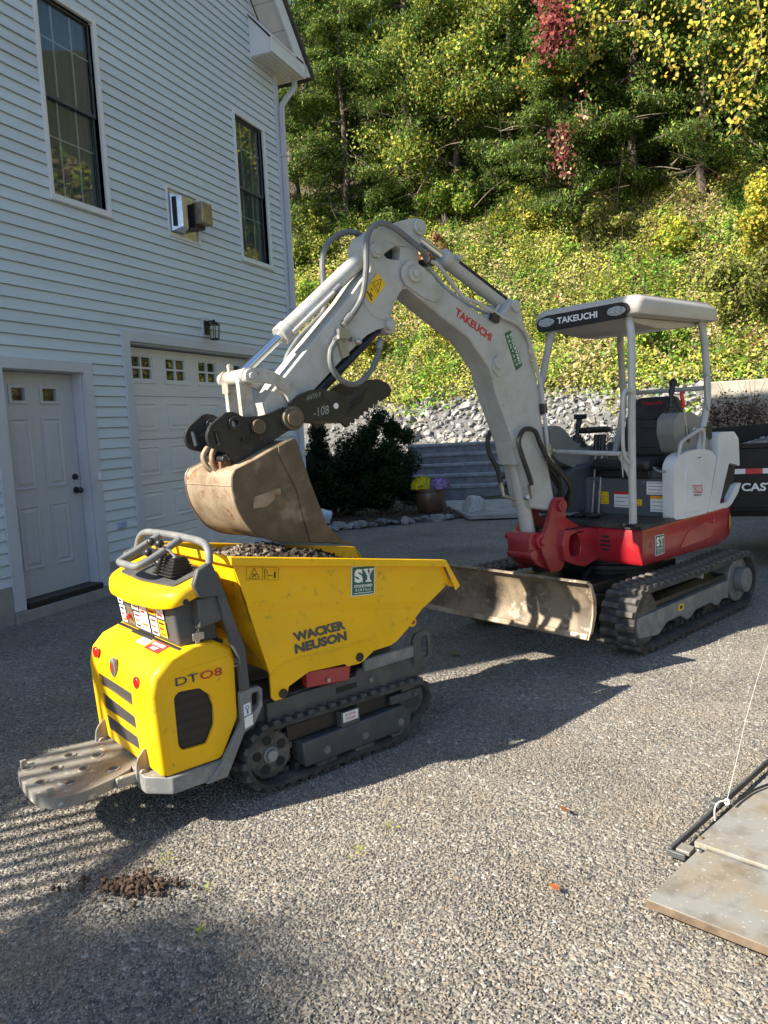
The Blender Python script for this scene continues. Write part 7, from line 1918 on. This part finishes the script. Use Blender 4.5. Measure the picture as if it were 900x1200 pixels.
# bare dead branches
mb = MB(); rg = random.Random(8)
for _ in range(46):
    x, y = rg.uniform(-11, 1.5), rg.uniform(23.4, 24.6); z = float(hill(x, y)) + rg.uniform(.1, 3.5)
    p = Vector((x, y, z)); d = Vector((rg.gauss(0, .8), rg.gauss(-.3, .3), rg.uniform(-.2, 1))).normalized() * rg.uniform(.8, 2.2)
    q = catmull([p, p + d * .5 + Vector((0, 0, .08)), p + d], 4); mb.tube(q, [.018 - .0017 * i for i in range(len(q))], 4, caps=False)
    for _2 in range(3):
        s_ = p + d * rg.uniform(.3, .9); e_ = Vector((rg.gauss(0, 1), rg.gauss(0, 1), rg.gauss(.2, .6))).normalized() * .5; mb.tube([s_, s_ + e_], [.008, .003], 3, caps=False)
o = mb.build('dead_branches', twigmat); tag(o, 'bare grey dead branches tangled along the edge of the wood', kind='stuff')

# ================================================================== flower pot
pot = empty('flower_pot', (-4.36, 12.72, .03), 0, 'brown round pot of yellow and purple mums in the mulch bed', 'flower pot')
mb = MB(); mb.lathe((0, 0, 0), [(.17, 0), (.215, .05), (.25, .16), (.262, .28), (.25, .36), (.245, .385), (.275, .395), (.275, .435), (.235, .437), (.225, .40)], 32); mb.build('pot', terracotta, pot)
mb = MB(); mb.cyl((0, 0, .385), (0, 0, .405), .228, 24); mb.build('potting_soil', soilmat, pot)
def mum(cx, cy, r, pal, w, seed, nm):
    rg = np.random.default_rng(seed); n = 2600
    d = rand_dirs(n, rg); d[:, 2] = np.abs(d[:, 2])
    C = np.array([cx, cy, .44]) + d * r * np.array([1, 1, .95]) * rg.uniform(.86, 1.04, (n, 1))
    link(nm, leaf_mesh(nm, C, np.cross(d, rand_dirs(n, rg)), d + rand_dirs(n, rg) * .35, .045, .04, pick(pal, w, n, rg, .2), flowermat), pot)
mum(-.14, -.02, .215, [lin((.74, .56, .015)), lin((.6, .5, .03)), MG], [5, 2, 1], 1, 'yellow_mum')
mum(.165, .02, .19, [lin((.30, .17, .42)), lin((.42, .30, .52)), MG * .8], [4, 3, 1], 2, 'purple_mum')

# ================================================================== concrete block wall on the right
cw_ = empty('concrete_wall', (1.5, 15.7, 0), R_(-4), 'tan concrete block retaining wall at the right below the slope', 'wall')
for r in range(3):
    for c in range(4):
        x0 = -1.33 + c * 1.22 - (.55 if r % 2 else 0) + (.55 if (r % 2 and c == 0) else 0); x1 = -1.33 + (c + 1) * 1.22 - (.55 if r % 2 else 0)
        if r == 1: z0, z1 = .68, 1.335
        elif r == 0: z0, z1 = 0, .665
        else: z0, z1 = 1.35, 2.10
        mb = MB(); mb.box((x0 + .006, -.02 * (c % 2), z0), (x1 - .006, .7, z1)); mb.build('block', concrete_tan, cw_, .02)

# ================================================================== black trailer behind the excavator
TRL = empty('dump_trailer', (2.2, 9.3, 0), R_(1.5), 'black dump trailer loaded with grey gravel parked behind the excavator', 'trailer')
def tb(mb, name, m, bevel=0, parent=TRL, **k): return mb.build(name, m, parent, bevel, **k)
mb = MB(); mb.box((-2.1, -1.0, .62), (2.2, -.95, 1.235)); ns = tb(mb, 'near_side', trailerblack, .006)
mb = MB(); mb.box((-2.12, -1.03, 1.20), (2.2, -.94, 1.25)); mb.build('top_rail', trailerblack, ns, .008)
for x in (-1.35, -.55, .3, 1.1, 1.9):
    mb = MB(); mb.box((x, -1.035, .64), (x + .06, -1.001, 1.2)); mb.build('side_stake', trailerblack, ns, .004) if x > -.5 else None
mb = MB(); mb.prism([(-2.1, .62), (2.2, .62), (2.2, 1.60), (-1.0, 1.42), (-2.1, 1.36)], .95, 1.0); tb(mb, 'far_side', trailerblack, .006)
mb = MB(); mb.box((-2.1, -.95, .62), (-2.05, .95, 1.30)); tb(mb, 'tailgate', trailerblack, .006)
mb = MB(); mb.box((-2.1, -.95, .58), (2.2, .95, .64)); mb.box((-2.2, -.42, .46), (2.6, -.30, .58)); mb.box((-2.2, .30, .46), (2.6, .42, .58)); tb(mb, 'bed_frame', trailerblack, .006)
for i in range(5):
    x0 = -1.95 + i * .30
    plate('reflective_tape', [(x0, -1.0005, .955), (x0 + .148, -1.0005, .955), (x0 + .148, -1.0005, 1.005), (x0, -1.0005, 1.005)], white_st, ns, .001, (0, -1, 0))
    plate('reflective_tape', [(x0 + .15, -1.0005, .955), (x0 + .298, -1.0005, .955), (x0 + .298, -1.0005, 1.005), (x0 + .15, -1.0005, 1.005)], red_st, ns, .001, (0, -1, 0))
text_on('lettering', 'CAST', (-1.835, -1.001, .785), (-1.545, -1.001, .785), (-1.835, -1.001, .865), white_ink, ns, .002, .03)
for x in (-.75, .15):
    for s in (-1, 1):
        mb = MB(); mb.cyl((x, s * .78, .36), (x, s * 1.0, .36), .36, 28); wl = tb(mb, 'wheel', rubber, .03, seg=3)
        mb = MB(); mb.cyl((x, s * .99, .36), (x, s * 1.006, .36), .20, 20); mb.build('rim', midgrey, wl, .01)
pts = []; sz = []
def tload(x, y): return 1.08 + .36 * math.exp(-((x - .2) / 1.5) ** 2 - (y / .8) ** 2) + .10 * math.exp(-((x + 1.3) / .5) ** 2 - (y / .7) ** 2)
tg = empty('trailer_load', TRL.location, R_(1.5), 'grey gravel heaped in the black dump trailer', 'gravel')
mb = MB(); gx = np.linspace(-2.04, 2.19, 40); gyy = np.linspace(-.945, .945, 18); n_ = len(gx)
mb.add([(x, y, tload(x, y)) for y in gyy for x in gx], [(r * n_ + c, r * n_ + c + 1, (r + 1) * n_ + c + 1, (r + 1) * n_ + c) for r in range(len(gyy) - 1) for c in range(n_ - 1)])
o = mb.build('gravel_heap', gravelmat, tg); tag(o, kind='stuff')
for _ in range(1500):
    x, y = r2.uniform(-2, 1.2), r2.uniform(-.9, .9); pts.append((x, y, tload(x, y) + .006)); sz.append(r2.uniform(.012, .030))
o = stone_heap('gravel_stones', rockstuff, pts, sz, tg, 15, 6, 1); tag(o, kind='stuff')

# ================================================================== ramp at the lower right
ra = math.atan2(.37, .15)
RMP = empty('loading_ramp', (-.16, 2.43, 0), ra - math.pi / 2, 'grey weathered two panel loading ramp lying on the gravel at the lower right', 'ramp')
# local y runs up the ramp, local x to its right
def rm(mb, name, m, bevel=0, parent=RMP, **k): return mb.build(name, m, parent, bevel, **k)
mb = MB(); mb.prism([(0, 0), (1.9, .06), (1.9, .40), (.012, .395)], .030, .048, 'z'); p1_ = rm(mb, 'foot_panel', aluminium, .002)
mb = MB(); mb.prism([(0, -.004), (1.9, .056), (1.9, .060), (0, 0)], .022, .0475, 'z'); mb.build('panel_edge', rustedge, p1_, .001)
mb = MB(); mb.prism([(-.015, .415), (1.9, .42), (1.9, 2.1), (.06, 2.1)], .034, .055, 'z'); p2_ = rm(mb, 'upper_panel', aluminium, .002)
mb = MB(); mb.box((.03, .397, .034), (1.9, .413, .046)); rm(mb, 'hinge_strip', steel, .002)
mb = MB(); mb.hexa([(-.088, .36, .006), (-.075, .36, .006), (-.022, 2.1, .006), (-.035, 2.1, .006), (-.088, .36, .034), (-.075, .36, .034), (-.022, 2.1, .034), (-.035, 2.1, .034)]); fr_ = rm(mb, 'side_rail', darkgrey, .005)
mb = MB(); mb.hexa([(-.088, .345, .006), (-.02, .345, .006), (-.02, .359, .006), (-.088, .359, .006), (-.088, .345, .030), (-.02, .345, .030), (-.02, .359, .030), (-.088, .359, .030)]); mb.build('end_bar', darkgrey, fr_, .004)
mb = MB(); mb.box((-.065, .372, .014), (-.015, .425, .030)); mb.build('hinge_leaf', galv, p2_, .003)
for (x, y, m) in ((-.005, .45, rustedge), (.02, .37, steel)):
    mb = MB(); mb.cyl((x, y, .046), (x, y, .060), .010, 10); mb.build('bolt', m, fr_, .002)
mb = MB(); mb.box((-.085, .73, .036), (-.045, .79, .058)); rm(mb, 'cord_cleat', darkgrey, .006)
# rope tied to the rail, running up and away to the right
rope = empty('white_rope', (.10, 3.13, .06), 0, 'thin white rope tied to the dark rail of the ramp, rising to the right', 'rope')
mb = MB(); mb.tube(catmull([(-.045, -.06, -.045), (-.045, -.035, -.01), (-.03, -.01, .008), (0, 0, .015), (.01, .008, .008)], 5), .003, 7); mb.ring((0, 0, .010), (.4, .9, 0), .006, .012, .010, 12); mb.build('rope_loop', ropemat, rope)
mb = MB(); mb.tube(catmull([(0, 0, .016), (.05, .30, .07), (.12, .75, .13), (.30, 1.7, .26), (.62, 3.0, .5)], 6), .0012, 6); mb.build('rope_strand', ropemat, rope)
mb = MB(); mb.tube(catmull([(.02, -.02, .01), (.06, .06, .006), (.14, .18, .008), (.45, .50, .012)], 5), .005, 7); mb.build('dark_strap', black, rope)

# ================================================================== small things on the drive
r4 = random.Random(3)
def weed(x, y, s, label, seed):
    rg = np.random.default_rng(seed); n = 26; e = empty('weed_sprig', (x, y, 0), 0, label, 'weed', 'weed sprigs in the gravel')
    a = rg.uniform(0, 6.28, n); rr_ = rg.random(n) ** .6 * s
    C = np.stack([np.cos(a) * rr_, np.sin(a) * rr_, .012 + rg.random(n) * s * .45], -1)
    D = np.stack([np.cos(a), np.sin(a), rg.uniform(.2, 1, n)], -1); N = rand_dirs(n, rg) * .5 + np.array([0, 0, 1.0])
    ln = rg.uniform(.009, .019, n)
    link('leaves', leaf_mesh('leaves', C, D, N, ln, ln * .5, pick([YG * .8, OL, LG * .8], [4, 3, 1], n, rg), leafmat), e)
for i, (x, y, s, t) in enumerate(((-1.14, 2.65, .045, 'yellow green weed sprig farthest out in the sunlit gravel'), (-1.19, 2.45, .04, 'yellow green weed sprig in the gravel toward the camera from the farthest one'), (-1.60, 2.06, .04, 'weed sprig in the gravel right of the dirt clods'), (-1.49, 1.87, .035, 'pale weed sprig in the shaded gravel nearest the camera'), (-1.86, 2.17, .05, 'weed sprig in the gravel beside the dirt clods and the striped shadow'))): weed(x, y, s, t, 300 + i)
clod = empty('dirt_clods', (-1.88, 2.04, 0), .3, 'pile of dark brown dirt clods on the gravel below the folding step', 'dirt')
pts = []; sz = []
for _ in range(380):
    x, y = r4.gauss(0, .062) * r4.choice((1, 1, 1, 2.2)), r4.gauss(0, .026) * r4.choice((1, 1, 1, 2.5)); pts.append((x, y, .004 + .022 * math.exp(-(x / .06) ** 2 - (y / .025) ** 2))); sz.append(r4.choice((.003, .004, .005, .007, .011, .015)) * r4.uniform(.7, 1.2))
clodmat = stone_mat('brown dirt clods', [(0, (0.05, 0.03, 0.02)), (1, (0.12, 0.08, 0.055))], 'tint')
tag(stone_heap('crumbled_dirt', clodmat, pts, sz, clod, 21, 6, 2), kind='stuff')
def fallen_leaf(x, y, c, s, label, seed):
    rg = np.random.default_rng(seed); n = 5; a = np.linspace(-1.2, 1.2, n) + seed
    D = np.stack([np.cos(a), np.sin(a), np.full(n, .15)], -1); C = D * s * .4 + np.array([0, 0, .014])
    me = leaf_mesh('fallen_leaf', C, D, np.tile([0, 0, 1.0], (n, 1)), s, s * .5, pick([lin(c)], [1], n, rg, .1), leafmat)
    o = link('fallen_leaf', me, None, (x, y, 0)); tag(o, label, 'leaf', 'fallen leaves on the gravel')
fallen_leaf(-.46, 2.45, (.36, .13, .05), .032, 'orange red fallen leaf on the sunlit gravel left of the ramp', 1)
fallen_leaf(-1.55, 4.9, (.30, .20, .10), .07, 'pale tan fallen leaf on the gravel in the shade behind the dumper', 2)
fallen_leaf(-4.3, 5.3, (.36, .26, .15), .08, 'tan fallen leaf on the dark gravel near the entry door', 3)
fallen_leaf(-.5, 3.0, (.34, .12, .05), .035, 'small rusty fallen leaf on the gravel right of the dumper', 4)
